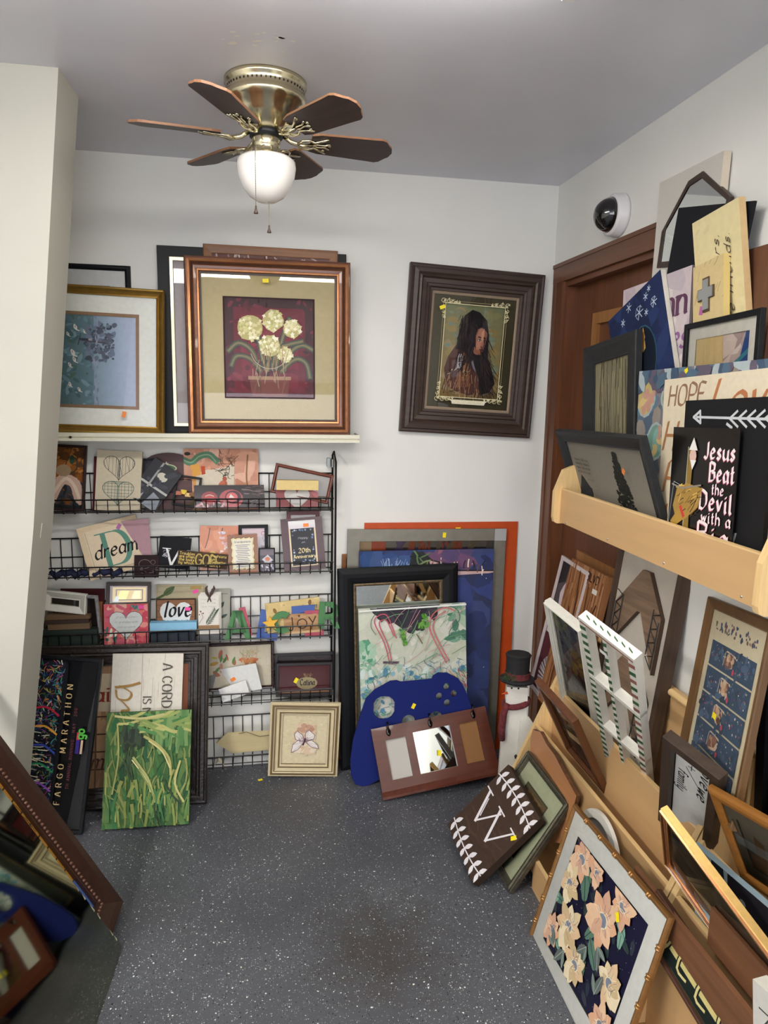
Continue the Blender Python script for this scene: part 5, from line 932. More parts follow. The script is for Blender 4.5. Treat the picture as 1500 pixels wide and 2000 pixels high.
def a_green(A):
    W = A.W; A.fill('#4c743a'); G = ['#2f6438', '#446c38', '#58723c', '#345f32', '#255a34', '#4c6c3c', '#3c6836', '#385c2c', '#234e32', '#4f6e3a']
    A.strokes(330, (0, -.05, W, 1), (.12, .32), (.02, .06), G, (70, 110), 72, .2); A.strokes(150, (0, 0, W, 1), (.08, .24), (.006, .018), ['#66783f', '#768046', '#5c743c', '#868a50', '#2c5632', '#4c6a38'], (65, 120), 73, .35)
    A.strokes(40, (.45, .62, W, 1), (.12, .3), (.02, .045), ['#5a804a', '#6a8c54', '#4f7a46', '#749058'], (80, 100), 74, .1); A.strokes(24, (.1, .82, W-.05, .97), (.12, .3), (.012, .03), ['#8c9c58', '#7c9050', '#4c8048', '#a8a868', '#3f7440'], (-25, 20), 75)
    A.strokes(50, (0, 0, W, .3), (.08, .2), (.01, .03), ['#7c8c48', '#8c9450', '#3c7040', '#5c7c40'], (75, 105), 171, .2)
    A.strokes(26, (.14, .66, .34, .80), (.04, .10), (.02, .04), ['#20301f', '#2b3c28', '#34482e', '#1a261c'], (40, 110), 76, .4); A.strokes(12, (.16, .5, .24, .7), (.08, .16), (.01, .02), ['#24351f', '#32482c'], (250, 290), 172, .2)
    for pts, w_, c in (((.34, .78), (.46, .70), (.56, .58), (.58, .44)), .022, '#a3a062'), (((.38, .74), (.5, .64), (.57, .5)), .012, '#c4bc80'), (((.25, .60), (.38, .42), (.43, .28)), .020, '#9ca264'), (((.24, .58), (.36, .42), (.41, .30)), .010, '#d0c890'), (((.30, .5), (.42, .3), (.46, .14)), .014, '#7c8c50'), (((.52, .40), (.60, .26), (.68, .18)), .016, '#28402a'), (((.10, .9), (.12, .6), (.08, .3)), .014, '#9c9c5c'), (((.66, .55), (.62, .36), (.70, .2)), .018, '#b0ac70'), (((.08, .97), (.3, .94), (.5, .97)), .02, '#b4b078'), (((.45, .2), (.46, .1), (.5, .02)), .012, '#1f3422'):
        A.line(list(pts), w_, c, True)
board('green', 'abstract_painting', 'green abstract canvas with thick swirling yellow-green brush strokes, standing on the floor', 'painting', .022, '#35552f', a_green, '#4f7a3c', m=CANVASM)
def a_mar(A):   # stored sideways: text reads upwards
    W = A.W; A.fill('#121118'); A.rect(.12, .50, W-.05, .98, '#2a3444'); CS = ['#3c6c9c', '#7c4c9c', '#c8c460', '#3c8c6c', '#b84c6c', '#d8d8c8', '#202838', '#5ca49c', '#c87c3c', '#4c5c8c']
    A.strokes(620, (.12, .5, W-.05, .98), (.04, .12), (.006, .016), CS, (0, 180), 78, .5); A.strokes(120, (.12, .55, W*.6, .95), (.1, .2), (.008, .016), ['#101420', '#e0dcc8', '#181c28'], (75, 105), 79, .2)
    for i in range(6): A.line([(.3+.3*i, .52), (.42+.3*i, .72), (.38+.3*i, .95)], .03, ['#c8386c', '#8c4cb0', '#2c8c5c', '#3c4cb0', '#e0a040', '#b0203c'][i], True)
    A.poly([(.12, .5), (W-.05, .5), (W-.05, .46), (W*.7, .43), (W*.4, .44), (.12, .47)], '#121118')
    A.text('FARGO MARATHON', .40, .35, .085, '#e6c890', 'serif', w=.06, sp=.95, width=1.9); A.text('5TH ANNUAL RUNNING . MAY 9 2009', .62, .235, .045, '#8c4a54', 'sans', width=1.35, sp=.5)
    A.rect(1.22, .09, 1.44, .125, '#e8c8a8'); A.rect(1.22, .14, 1.44, .20, '#40308c'); A.rect(1.44, .15, 1.56, .20, '#d83c5c'); A.text('go', 1.46, .09, .13, '#5cc44c', 'round', w=.2)
frame('marathon', 'framed_poster', 'black framed marathon poster stored on its side against the left partition', 'poster', .012, .018, 'flat', BLKF, art=a_mar, turn=270)
def a_bfly(A):
    W = A.W; A.fill('#d8ccaa'); A.strokes(220, (0, 0, W, 1), (.02, .05), (.006, .012), ['#e4dabc', '#ccc09c', '#dfd4b4'], (-10, 10), 80); A.rect(.24, .22, W-.22, .80, '#dcc8ac'); A.daubs(60, (.26, .24, W-.24, .78), (.02, .05), ['#dcc4a8', '#d4b496', '#e4d4bc', '#d8bca0'], seed=81); A.daubs(10, (.26, .68, W-.24, .78), (.03, .04), ['#b88c74', '#c49c84'], seed=82)
    c = (W*.50, .45)
    for pts in ([(0, 0), (-.04, .14), (-.14, .22), (-.2, .14), (-.16, .04)], [(0, 0), (-.12, .03), (-.22, -.06), (-.24, -.22), (-.12, -.16)], [(.02, .02), (.02, .18), (.08, .24), (.2, .14), (.18, .06)], [(.02, 0), (.14, .04), (.26, -.06), (.28, -.14), (.14, -.1)]):
        P = [(c[0]+x, c[1]+y) for x, y in pts]; A.poly(P, '#e8e0dc'); A.line(P+[P[0]], .010, '#5c4c58'); A.line([P[0], P[2]], .005, '#a08c94'); A.line([P[0], P[3]], .005, '#a08c94')
    A.strokes(24, (c[0]-.08, c[1]-.04, c[0]+.08, c[1]+.06), (.05, .1), (.004, .007), ['#8c6474', '#7c5060'], seed=83); A.line([(c[0]-.02, c[1]-.06), (c[0]+.02, c[1]+.06)], .03, '#4c3040')
DKGRV = mat('brown_glaze_groove', '#6a5638', rough=.6)
frame('butterfly', 'framed_picture', 'square cream painted frame with a pale butterfly print, on the floor before the rack', 'picture frame', .052, .022, 'step', [CREAMF, CREAMF, CREAMF, CREAMF, DKGRV, CREAMF, DKGRV, CREAMF, CREAMF, CREAMF, DKGRV, CREAMF, CREAMF, DKGRV, CREAMF], art=a_bfly, glass=False)
def a_map(A):
    W = A.W; A.fill('#b07c34'); 
    A.rect(0, .62, W, 1, '#a83a48'); A.rect(0, 0, W, .12, '#3c5a94'); A.rect(0, .12, W, .62, '#a8782c'); A.strokes(60, (0, .12, W, .62), (.05, .1), (.002, .004), ['#4a3a24'], (80, 100), 84)
    for i in range(9): A.line([(0, .14+.055*i), (W, .13+.055*i)], .006, '#3c2c1c')
    A.rect(W-.2, 0, W, .13, '#4464a8')
BEADM = mat('beaded_walnut', '#3a241c', rough=.3, noise=(60, .25))
def beads(root, w, h, fw, t):
    s = MB(); d = fw*.80; X, Y = w/2-d, h/2-d; bm = mat('worn_bead', '#6c4a3c', rough=.35, metal=.3); n1, n2 = int(2*X/.0135), int(2*Y/.0135)
    pts = [(-X+2*X*i/n1, sg*Y) for i in range(n1) for sg in (1, -1)] + [(sg*X, -Y+2*Y*i/n2) for i in range(n2) for sg in (1, -1)]
    for x, y in pts: s.lathe([(.0058, -t*.45), (.005, -t*.45+.003), (.0028, -t*.45+.0052), (0, -t*.45+.006)], bm, 7, o=(x, y, 0))
    o = s.build('bead_trim', root, True)
frame('brownbead', 'framed_picture', 'dark walnut frame with a beaded inner edge and a coloured map, lower left corner', 'picture frame', .085, .035, 'slope', BEADM, art=a_map, glass=False, extra=beads)
mw, w, h = place('glass'); mw = Matrix.Translation(mw.col[2].to_3d()*.014) @ mw; root = empty('bare_mirror', 'frameless mirror sheet leaning in front of the beaded frame, bottom left', 'mirror', mw)
s = MB(); s.box((-w/2, -h/2, -.004), (w/2, h/2, -.0002), mat('mirror_edge', '#9aa49a', rough=.3)); s.face([(-w/2, -h/2, 0), (w/2, -h/2, 0), (w/2, h/2, 0), (-w/2, h/2, 0)], mat('old_mirror', '#a3a796', rough=.04, metal=1)); s.build('mirror_glass', root)
s = MB(); random.seed(85)
for k in range(9): y = -h/2+random.uniform(0, .25); s.face([(w/2-.006, y, .0005), (w/2, y, .0005), (w/2, y+.02, .0005)], mat('chipped_edge', '#b8b898', rough=.6))
s.build('chipped_edge', root)
s = MB(); s.box((-.009, -.006, 0), (.009, .006, .0008), STICK['yellow']); o = s.build('price_tag'); o.location = (-.02, 2.70, .0006); o.rotation_euler = (0, 0, .3); tag(o, 'loose yellow price tag lying on the floor left of the butterfly frame', 'price tag')
# ------------------------------------------------------------ floor, centre group against the back wall
def a_dusk(A): A.fill('#3a3038'); A.strokes(60, (0, .8, A.W, 1), (.1, .3), (.02, .05), ['#8c4a34', '#4a3a5c', '#2c2434', '#6c5440'], (0, 180), 86)
ORG = mat('orange_paint', '#c04a18', rough=.45, noise=(20, .08))
frame('orange', 'framed_picture', 'tall bright orange frame, rearmost against the back wall', 'picture frame', .052, .008, 'flat', ORG, art=a_dusk, glass=False, st=((.60, .028, 'yellow', 2),))
def steelcorner(root, w, h, fw, t):
    s = MB(); s.box((w/2-fw, h/2-fw, 0), (w/2, h/2, .0012), mat('taped_corner', '#a8a8a8', rough=.5)); s.build('corner_patch', root)
def a_clear(A): A.fill('#6a6258'); A.rect(0, .2, .06, 1, '#a88c68'); A.rect(.055, .2, .12, 1, '#a84418'); A.rect(A.W-.035, 0, A.W, 1, '#54504a'); A.rect(.12, .5, A.W-.035, .97, '#3c3434'); A.strokes(24, (.15, .85, A.W-.1, .96), (.06, .14), (.01, .03), ['#8c4a30', '#4a3a5c', '#6c6048'], (60, 120), 87)
frame('steel', 'framed_picture', 'tall pewter grey metal frame standing in front of the orange frame', 'picture frame', .052, .010, 'flat', STEELF, art=a_clear, extra=steelcorner, st=((.60, .025, 'yellow', 85),))
frame('brownsliver', 'framed_picture', 'brown frame mostly hidden, its left edge showing beside the pewter frame', 'picture frame', .018, .008, 'step', OAKF, art=lambda A: A.fill('#3a2c28'))
def a_gal(A):
    W = A.W; A.fill('#2c3a66'); A.grad('#33406c', '#2a3258', .5, 1); A.grad('#28325a', '#30385a', 0, .5)
    A.daubs(200, (0, 0, W, 1), (.02, .07), ['#2a3662', '#324070', '#2c3456', '#3a4674', '#28305a', '#34427a'], (1, 2), seed=88)
    A.daubs(26, (W*.48, .90, W*.75, .99), (.02, .04), ['#6c4a6c', '#8c5a6c', '#54446c'], (1, 2.5), (0, 8), seed=89); A.daubs(16, (W*.1, .88, W*.4, .98), (.02, .05), ['#3c5484', '#2c4a7c'], seed=90)
    A.strokes(70, (W*.15, .86, W*.42, .97), (.02, .06), (.002, .004), ['#8ca4c8', '#5c84b4', '#a4b4d0'], (240, 300), 91)
    x = W*.38
    A.poly([(x, .99), (x+.05, .995), (x+.09, .96), (x+.10, .88), (x-.02, .86), (x-.01, .93)], '#28282c'); A.poly([(x+.08, .955), (x+.16, .935), (x+.17, .90), (x+.3, .905), (x+.36, .90), (x+.40, .895), (x+.36, .888), (x+.1, .88)], '#c8a8a8'); A.line([(x+.07, .96), (x+.16, .935), (x+.17, .905), (x+.38, .90), (x+.42, .893)], .006, '#1c1a20')
    A.strokes(26, (x+.08, .88, x+.34, .93), (.02, .04), (.003, .006), ['#2c2428', '#e8d8c8', '#7c4c44'], (80, 100), 92); A.strokes(20, (x, .86, x+.08, .98), (.02, .05), (.004, .008), ['#5c7c4c', '#7c8c5c', '#1c2420'], seed=93); random.seed(94)
    for _ in range(34): A.ell(random.uniform(0, W), random.uniform(.05, .97), .0025, .0025, '#d8dcf0', 5)
board('galaxy', 'night_painting', 'tall dark blue night sky canvas with a castle lying sideways and tiny stars', 'painting', .010, '#222c54', a_gal, '#2c3a66', m=CANVASM)
frame('mirror', 'framed_mirror', 'wide black framed mirror with a thin worn gold liner, behind the flamingo painting', 'mirror', .066, .017, 'round', BLKF, mirror=True, inner=(.012, mat('worn_gold_liner', '#6c5a40', rough=.4, metal=.5, noise=(80, .5))))
def a_flam(A):
    W = A.W; A.fill('#c9cabc'); A.daubs(200, (0, 0, W, 1), (.02, .06), ['#cfd0c4', '#c4c8b8', '#d6d6cc', '#c0c4b0', '#ccd0c0'], seed=95)
    A.daubs(40, (0, .40, .12, .72), (.012, .03), ['#8cb89c', '#5c9c7c', '#a8c8b0', '#b8ccb8'], seed=96); A.daubs(30, (W-.12, .66, W, 1), (.012, .035), ['#7ca48c', '#54806c', '#a4bca4'], seed=97)
    A.poly([(.16, 1), (W-.22, 1), (W*.56, .84), (W*.50, .76), (W*.46, .77), (W*.30, .88)], '#3c3840'); A.daubs(50, (.18, .92, W-.25, 1), (.015, .04), ['#3a363e', '#46424a', '#302c36'], seed=98); A.daubs(20, (W*.42, .8, W*.56, .92), (.015, .03), ['#3a363e', '#504c54'], seed=99)
    A.daubs(220, (0, .0, W, .50), (.008, .024), ['#8cb4c0', '#5c8ca8', '#a0bcc0', '#74ac98', '#c8d4c8', '#9cbcac', '#d0dcd8', '#c8ccc0', '#d4d8cc'], (1, 2), seed=100); A.strokes(170, (0, .05, W, .54), (.03, .09), (.002, .005), ['#3c6c94', '#3c8c6c', '#e0e8e0', '#5c6c84', '#8c9cb0', '#2c7c5c'], (0, 180), 101, .6)
    for pts in ('.25,.52 .21,.70 .13,.88 .17,.94 .23,.94 .27,.86 .31,.74', '.27,.52 .24,.68 .17,.86 .20,.90 .24,.88 .29,.76'): A.line(pts, .008, '#c8586c', True)
    A.line('.34,.74 .36,.84 .28,.96 .19,.985 .12,.93 .10,.85 .14,.78', .005, '#4c6454', True); A.line([(.20, .54), (.32, .53)], .02, '#5c4c5c')
    x = W-.30
    for pts in (((.12, .50), (.02, .70), (-.02, .82), (.02, .93), (.12, .97), (.20, .94)), ((.14, .52), (.04, .72), (.01, .82), (.05, .90), (.12, .94))): A.line([(x+a, b) for a, b in pts], .010, '#c86c6c', True)
    A.line([(x+a, b) for a, b in ((.0, .94), (.12, .985), (.22, .95), (.24, .86), (.16, .78), (.16, .72), (.27, .74), (.26, .76))], .006, '#4a6c54', True); A.line([(x+.15, .72), (x+.28, .74)], .012, '#5c8c6c')
    for px, py in ((.36, .80), (.37, .74), (.38, .68), (x-.06, .90), (x-.08, .86), (x-.04, .84), (x-.1, .83)): A.daubs(9, (px-.015, py-.025, px+.02, py+.025), (.005, .012), ['#4c8c34', '#3c6c2c', '#6ca044'], seed=int(px*1000))
    A.strokes(40, (.1, .4, W-.1, .9), (.1, .25), (.003, .005), ['#5c8c6c', '#7ca484', '#c8949c'], (20, 70), 102, .3); A.strokes(40, (W-.24, .25, W-.05, .45), (.06, .12), (.003, .005), ['#c84c5c', '#d88c54', '#4c8c5c', '#e8e0c0'], (280, 330), 103, .3); A.line([(W*.53, .76), (W*.58, .68)], .008, '#6c6448')
    A.line([(0, .985), (W, .99)], .014, '#e8ece8')
def a_flamc(A):
    A.fill('#9cb4b0'); o = A.o; B = Art(A.mb, o[0], o[3]-.50, o[2], o[3], A.z, A.m); a_flam(B)
board('canvas', 'flamingo_painting', 'pale watery painting of flamingos with green and pink lines behind the blue game pad', 'painting', .008, '#b8bcb4', a_flamc, '#c9cabc')
# blue wooden game-pad cut-out
mw, w, h = place('controller'); NAVY = mat('cobalt_felt_paint', '#182468', rough=.8, spec=.2, noise=(60, .06)); s = MB()
def cp(px, py): return ((px-825)/270*w, (1430-py)/200*h)
out = [(703,1390),(712,1362),(728,1345),(745,1336),(757,1329),(770,1328),(778,1331),(838,1326),(840,1320),(850,1314),(868,1315),(880,1321),(890,1326),(899,1338),(905,1350),(912,1366),(930,1420),(955,1480),(960,1505),(952,1525),(935,1530),(910,1522),(885,1495),(860,1470),(790,1470),(765,1495),(740,1520),(715,1532),(697,1526),(688,1508),(686,1480),(690,1440)]
out = [cp(*p) for p in out]; holes = []
holes.append([cp(747+22*math.cos(a)*(1.0 if k % 4 else .92), 1380+23*math.sin(a)*(1.0 if k % 4 else .95)) for k, a in enumerate([2*math.pi*k/16 for k in range(16)])])
for hx, hy in ((867, 1341), (853, 1360), (882, 1355), (869, 1373)): holes.append([cp(hx+6.2*math.cos(2*math.pi*k/12), hy+6.8*math.sin(2*math.pi*k/12)) for k in range(12)])
for hx, hy in ((795, 1408), (848, 1402)): holes.append([cp(hx+13*math.cos(2*math.pi*k/14), hy+13*math.sin(2*math.pi*k/14)) for k in range(14)])
def holed_plate(outer, hs, z0, z1, m, name, parent=None):
    """flat board with real through-holes: filled by triangulating the outline together with its holes"""
    from mathutils.geometry import tessellate_polygon
    loops = [[Vector((x, y, 0)) for x, y in outer]] + [[Vector((x, y, 0)) for x, y in q] for q in hs]
    tris = tessellate_polygon(loops); flat = [v for l in loops for v in l]; s = MB()
    for t in tris:
        a, b, c = (flat[i] for i in t)
        if (b-a).cross(c-a).z < 0: b, c = c, b
        s.face([(a.x, a.y, z1), (b.x, b.y, z1), (c.x, c.y, z1)], m); s.face([(a.x, a.y, z0), (c.x, c.y, z0), (b.x, b.y, z0)], m)
    for li, l in enumerate(loops):
        n = len(l); ar = sum(l[i].x*l[(i+1)%n].y-l[(i+1)%n].x*l[i].y for i in range(n)); q = l if (ar > 0) == (li == 0) else l[::-1]
        for i in range(n): a, b = q[i], q[(i+1)%n]; s.face([(a.x, a.y, z0), (b.x, b.y, z0), (b.x, b.y, z1), (a.x, a.y, z1)], m)
    return s.build(name, parent)
root = empty('game_pad_cutout', 'big cobalt blue game controller shaped board with round holes', 'wall decoration', mw); holed_plate(out, holes, -.008, 0, NAVY, 'cutout_board', root)
sticker(root, w, h, ((.42, .24, 'yellow', 65),))
# hook rack with three photo openings
mw, w, h = place('hookrack'); mw.translation.z += seat('hookrack', .012); root = empty('hook_rack', 'reddish brown coat hook rack with three photo windows, tilted against the game pad', 'hook rack', mw)
CHER = mat('cherry_wood', '#5c2c1c', rough=.35, grain=(45, 'X', .25), coat=.2)
def rc(x0, y0, x1, y1): return [((x-.5)*w, (.5-y)*h) for x, y in ((x0, y0), (x0, y1), (x1, y1), (x1, y0))]
win = ((.10, .20, .275, .78), (.34, .17, .66, .78), (.735, .18, .90, .78))
holed_plate([(-w/2, -h/2), (w/2, -h/2), (w/2, h/2), (-w/2, h/2)], [rc(*q) for q in win], -.016, 0, CHER, 'rack_board', root)
for q, m_, nm in zip(win, (mat('blank_photo_card', '#b8b4ac', rough=.5), MATS['mirror_silver'], mat('kraft_card', '#8c6238', rough=.8)), ('photo_window', 'centre_mirror', 'photo_window')):
    s = MB(); P = rc(*q); s.box((P[0][0]-.004, P[1][1]-.004, -.019), (P[2][0]+.004, P[0][1]+.004, -.011), m_); s.build(nm, root)
s = MB(); s.prism([(-.004, -h/2-.0), (.012, -h/2-.006), (.014, -h/2+.004), (0, -h/2+.022)], -w/2-.004, w/2+.004, CHER); o = s.build('bottom_ledge', root); o.matrix_local = Matrix(((0, 0, 1, 0), (0, 1, 0, 0), (1, 0, 0, 0), (0, 0, 0, 1)))
PEW = mat('dark_pewter_hook', '#3c3a3a', rough=.25, metal=1)
for x in (-.36, 0.0, .38):
    s = MB(); X = x*w; Y = h*.5-.012; s.lathe([(0, .004), (.007, .0035), (.012, .001), (.0125, 0)], PEW, 16, sx=.8, sy=1.35, o=(X, Y-.012, 0)); s.tube([(X, Y-.012, .003), (X, Y-.008, .016), (X, Y+.012, .024), (X, Y+.028, .018)], [.003, .003, .003, .0045], PEW, 8); s.build('coat_hook', root, True)
sticker(root, w, h, ((.53, .54, 'yellow', 80),))
# ------------------------------------------------------------ wooden snowman
SNX, SNY = .972, 2.42; root = empty('wooden_snowman', 'white wooden snowman with black top hat and plaid scarf behind the bins', 'snowman figure', Matrix.Translation((SNX, SNY, 0)) @ Matrix.Rotation(math.radians(-14), 4, 'Z'))
SNW = mat('snow_white_paint', '#dcdad2', rough=.7, noise=(30, .06)); HAT = mat('black_felt_paint', '#1c1c20', rough=.8, noise=(40, .2)); SC_ = mat('plaid_scarf', '#6a2c30', rough=.95, noise=(70, .5))
s = MB(); s.prism([(-.055, .0), (.055, .0), (.05, .30), (.040, .40), (.042, .44), (.040, .485), (-.040, .485), (-.042, .44), (-.040, .40), (-.05, .30)], -.02, .02, SNW); o = s.build('body', root); o.matrix_local = Matrix.Rotation(math.pi/2, 4, 'X')
s = MB(); s.lathe([(0, .505), (.066, .505), (.070, .512), (.066, .518), (.045, .518), (.047, .60), (.050, .612), (.044, .618), (.0, .618)], HAT, 28, sy=.8); hat = s.build('top_hat', root)
s = MB(); s.lathe([(.047, .518), (.0492, .519), (.0495, .542), (.047, .543)], SC_, 28, sy=.8); s.build('hat_band', hat)
s = MB(); random.seed(104)
for k in range(46): a = random.uniform(3.4, 4.6); r0 = .048; p = Vector((r0*math.cos(a), r0*.8*math.sin(a), .528)); d = Vector((random.uniform(-1, .4), random.uniform(-1, 0), random.uniform(-.6, 1))).normalized()*.026; s.tube([p, p+d], [.0012, .0005], mat('pine_green', '#44583c', rough=.8), 4)
s.build('pine_sprig', hat)
s = MB(); s.tube([(-.038, -.022, .462), (-.060, -.026, .458)], [.006, .0008], mat('carrot_orange', '#c8502c', rough=.6), 8); s.build('carrot_nose', root, True)
for x in (-.022, .004): s = MB(); s.lathe([(0, .003), (.004, 0)], HAT, 8); o = s.build('eye', root); o.matrix_local = Matrix.Translation((x, -.0215, .482)) @ Matrix.Rotation(math.pi/2, 4, 'X')
s = MB(); P = [(.047*math.cos(t), .030*math.sin(t), .415+.012*math.sin(t+1)) for t in [2*math.pi*k/16 for k in range(17)]]; s.tube(P, .012, SC_, 8, cap=False); s.tube([(-.036, -.028, .42), (-.05, -.034, .38), (-.054, -.034, .31), (-.05, -.032, .27)], [.010, .014, .014, .012], SC_, 8); s.build('scarf', root, True)
s = MB(); s.prism([(.018, .35), (.05, .37), (.07, .34), (.065, .28), (.03, .20), (.008, .19), (.012, .22)], -.034, -.022, SNW); o = s.build('arm', root); o.matrix_local = Matrix.Rotation(math.pi/2, 4, 'X') @ Matrix.Scale(-1, 4, (0, 0, 1))
s = MB(); s.prism([(.002, .20), (.018, .172), (.04, .185), (.042, .21), (.025, .222)], -.036, -.021, HAT); o = s.build('mitten', root); o.matrix_local = Matrix.Rotation(math.pi/2, 4, 'X') @ Matrix.Scale(-1, 4, (0, 0, 1))
# ------------------------------------------------------------ signs and pictures leaning on the ledge, back row first
board('whitecanvas', 'blank_canvas', 'tall white canvas with its top right corner above everything on the ledge', 'canvas', .022, '#d8ccb8', None, '#c9c5bd', lift=0, m=mat('raw_canvas', None, rough=.9, noise=(200, .05)))
mw, w, h = place('cutmirror'); s = MB(); P0 = [(1291, 520), (1291, 439), (1336, 342), (1363, 330), (1424, 394), (1424, 520)]; Q = [((x-1357.5)/135*w, (427-y)/195*h) for x, y in P0]
root = empty('corner_cut_mirror', 'brown-edged mirror with cut corners rising to a point behind the black canvas', 'mirror', mw); c0 = (sum(q[0] for q in Q)/6, sum(q[1] for q in Q)/6)
Qi = [(c0[0]+(x-c0[0])*.90, c0[1]+(y-c0[1])*.86) for x, y in Q]; s.prism(Q, -.012, -.004, MATS['dark_walnut']); 
for i in range(6): a, b, c, d = Q[i], Q[(i+1)%6], Qi[(i+1)%6], Qi[i]; s.face([(*d, -.001), (*c, -.001), (*b, 0), (*a, 0)], MATS['dark_walnut']); s.face([(*a, 0), (*b, 0), (*b, -.006), (*a, -.006)], MATS['dark_walnut'])
s.build('mirror_rim', root); s = MB(); s.face([(x, y, -.003) for x, y in Qi[::-1]], MIRROR); s.build('mirror_glass', root)
board('blackcanvas', 'blank_canvas', 'plain black canvas standing behind the sisters sign', 'canvas', .007, '#14151a', None, '#16181e', lift=0)
def a_sis(A):
    W = A.W; A.fill('#dbcd9e'); A.daubs(20, (0, 0, W, 1), (.03, .06), ['#dfd1a4', '#d6c898'], seed=105)
    q = W-.35-1.8; A.text('we are sisters,', q, .44, .13, '#463c30', 'script', sp=.24, slant=.4, width=1.8); A.text('say we were friends.', q-.55, .20, .13, '#463c30', 'script', sp=.24, slant=.4, width=2.3)
board('sisters', 'verse_sign', 'thick cream verse sign turned on end with script about sisters and friends', 'sign', .018, '#d9b988', a_sis, '#dbcd9e', turn=270, lift=0, st=((.26, .34, 'pink', 70),))
mw, w, h = place('cross'); root = empty('cross_block', 'cream wooden block with a raised grey cross, in front of the sisters sign', 'cross plaque', mw); s = MB(); s.box((-w/2, -h/2, -.018), (w/2, h/2, 0), mat('butter_paint', '#d8c07c', rough=.6)); A = Art(s, -w/2, -h/2, w/2, h/2, .0002); A.fill('#cdb887')
A.strokes(16, (.0, .86, A.W, .99), (.02, .035), (.0015, .003), ['#9c8c64'], (40, 80), 106); s.build('block', root)
cy = h/2-.082; CR = [(-.011, .036), (.011, .036), (.011, .014), (.028, .014), (.028, -.012), (.012, -.012), (.012, -.040), (-.010, -.040), (-.010, -.012), (-.028, -.012), (-.028, .014), (-.011, .014)]
for k, c, t in ((1.14, '#54402c', .004), (1.0, '#8c8e8c', .006)): s = MB(); s.prism([(x*k-.004, cy+y*k) for x, y in CR], .0004, t, mat('cross_' + c[1:], c, rough=.5)); s.build('cross_layer', root)
sticker(root, w, h, ((.30, .155, 'violet', 75),))
def a_inn(A): W = A.W; A.fill('#c9bcc0'); A.daubs(50, (0, 0, W, 1), (.02, .05), ['#cfc4c4', '#c0b0b8', '#d4ccc8', '#bcb0b8'], seed=107); A.text('inn', .28, .84, .11, '#5c3c54', 'serif', w=.06); A.text('rules', .22, .72, .09, '#8c5c94', 'script')
board('inns', 'painted_board', 'lilac pink board with purple lettering behind the starry canvas', 'sign', .008, '#8c8084', a_inn, '#c9bcc0', lift=0)
def a_star(A):
    W = A.W; A.fill('#1f2c54'); A.daubs(90, (0, 0, W, 1), (.02, .06), ['#22305a', '#1c284c', '#263662', '#1a2446'], seed=108); random.seed(109)
    for x, y, r in ((.25, .91, .03), (.31, .95, .016), (.36, .90, .022), (.30, .885, .013), (.12, .93, .016), (.08, .85, .03), (.2, .83, .016), (.34, .97, .012), (.18, .97, .02)):
        for k in range(6): A.line([(x, y), (x+r*math.cos(k*1.05), y+r*math.sin(k*1.05))], .004, '#b8c8dc')
        if r > .02: A.ring(x, y, r*.9, r*.9, .003, '#8ca0c0', 10, 30, 250)
    A.ell(.25, .72, .085, .125, '#0e1828', 16, 8); A.ring(.25, .72, .085, .125, .006, '#2c5468', 16); A.poly([(.22, .80), (.265, .835), (.27, .79), (.245, .765), (.22, .77)], '#d8a45c'); A.poly([(.225, .755), (.265, .78), (.262, .745), (.24, .735)], '#d8a45c'); A.ell(.22, .62, .02, .03, '#c89458', 8)
board('stars', 'star_canvas', 'navy canvas painted with white stars and a dark figure, tilted', 'canvas', .015, '#d8d4c8', a_star, '#1f2c54', lift=0)
def a_teal(A):
    W = A.W; A.fill('#c8b8b0'); A.daubs(40, (0, 0, W, 1), (.03, .08), ['#ccbcb4', '#b8a4a0', '#d4c8c0', '#a48c8c'], seed=110); A.line([(0, .76), (.2, .78), (.42, .9), (.5, 1)], .09, '#1c5c74', True); A.line([(.32, .6), (.36, .82), (.40, .98)], .10, '#284c84', True); A.line([(0, .80), (.2, .82), (.42, .94)], .02, '#3c8494', True)
frame('tealframe', 'framed_picture', 'black framed picture with white mat and teal blue swoosh beside the cross block', 'picture frame', .014, .014, 'flat', BLKF, matw=.03, matc='#d0cec6', art=a_teal, lift=0, st=((.24, .20, 'orange', 70),))
def a_phil(A):
    W = A.W; A.fill('#6c6650'); A.grad('#8c8468', '#5c5644'); A.rect(0, 0, W*.24, 1, '#8c8266'); A.rect(W*.24, 0, W*.5, 1, '#77705a'); A.strokes(120, (0, 0, W, 1), (.2, .4), (.004, .01), ['#7c7660', '#948c70', '#5a5442'], (86, 94), 111, .02)
    for i in range(5): A.text(('I can do all', 'things through', 'him who gives', 'me strength', 'philippians')[i], .36+.052*i, .22, .028, '#d8d2b8', 'thin', rot=90, width=.27-.02*i)
frame('philip', 'framed_picture', 'wide charcoal frame with a brown verse print, standing on end', 'picture frame', .062, .022, 'slope', CHARF, art=a_phil, lift=0, glass=False)
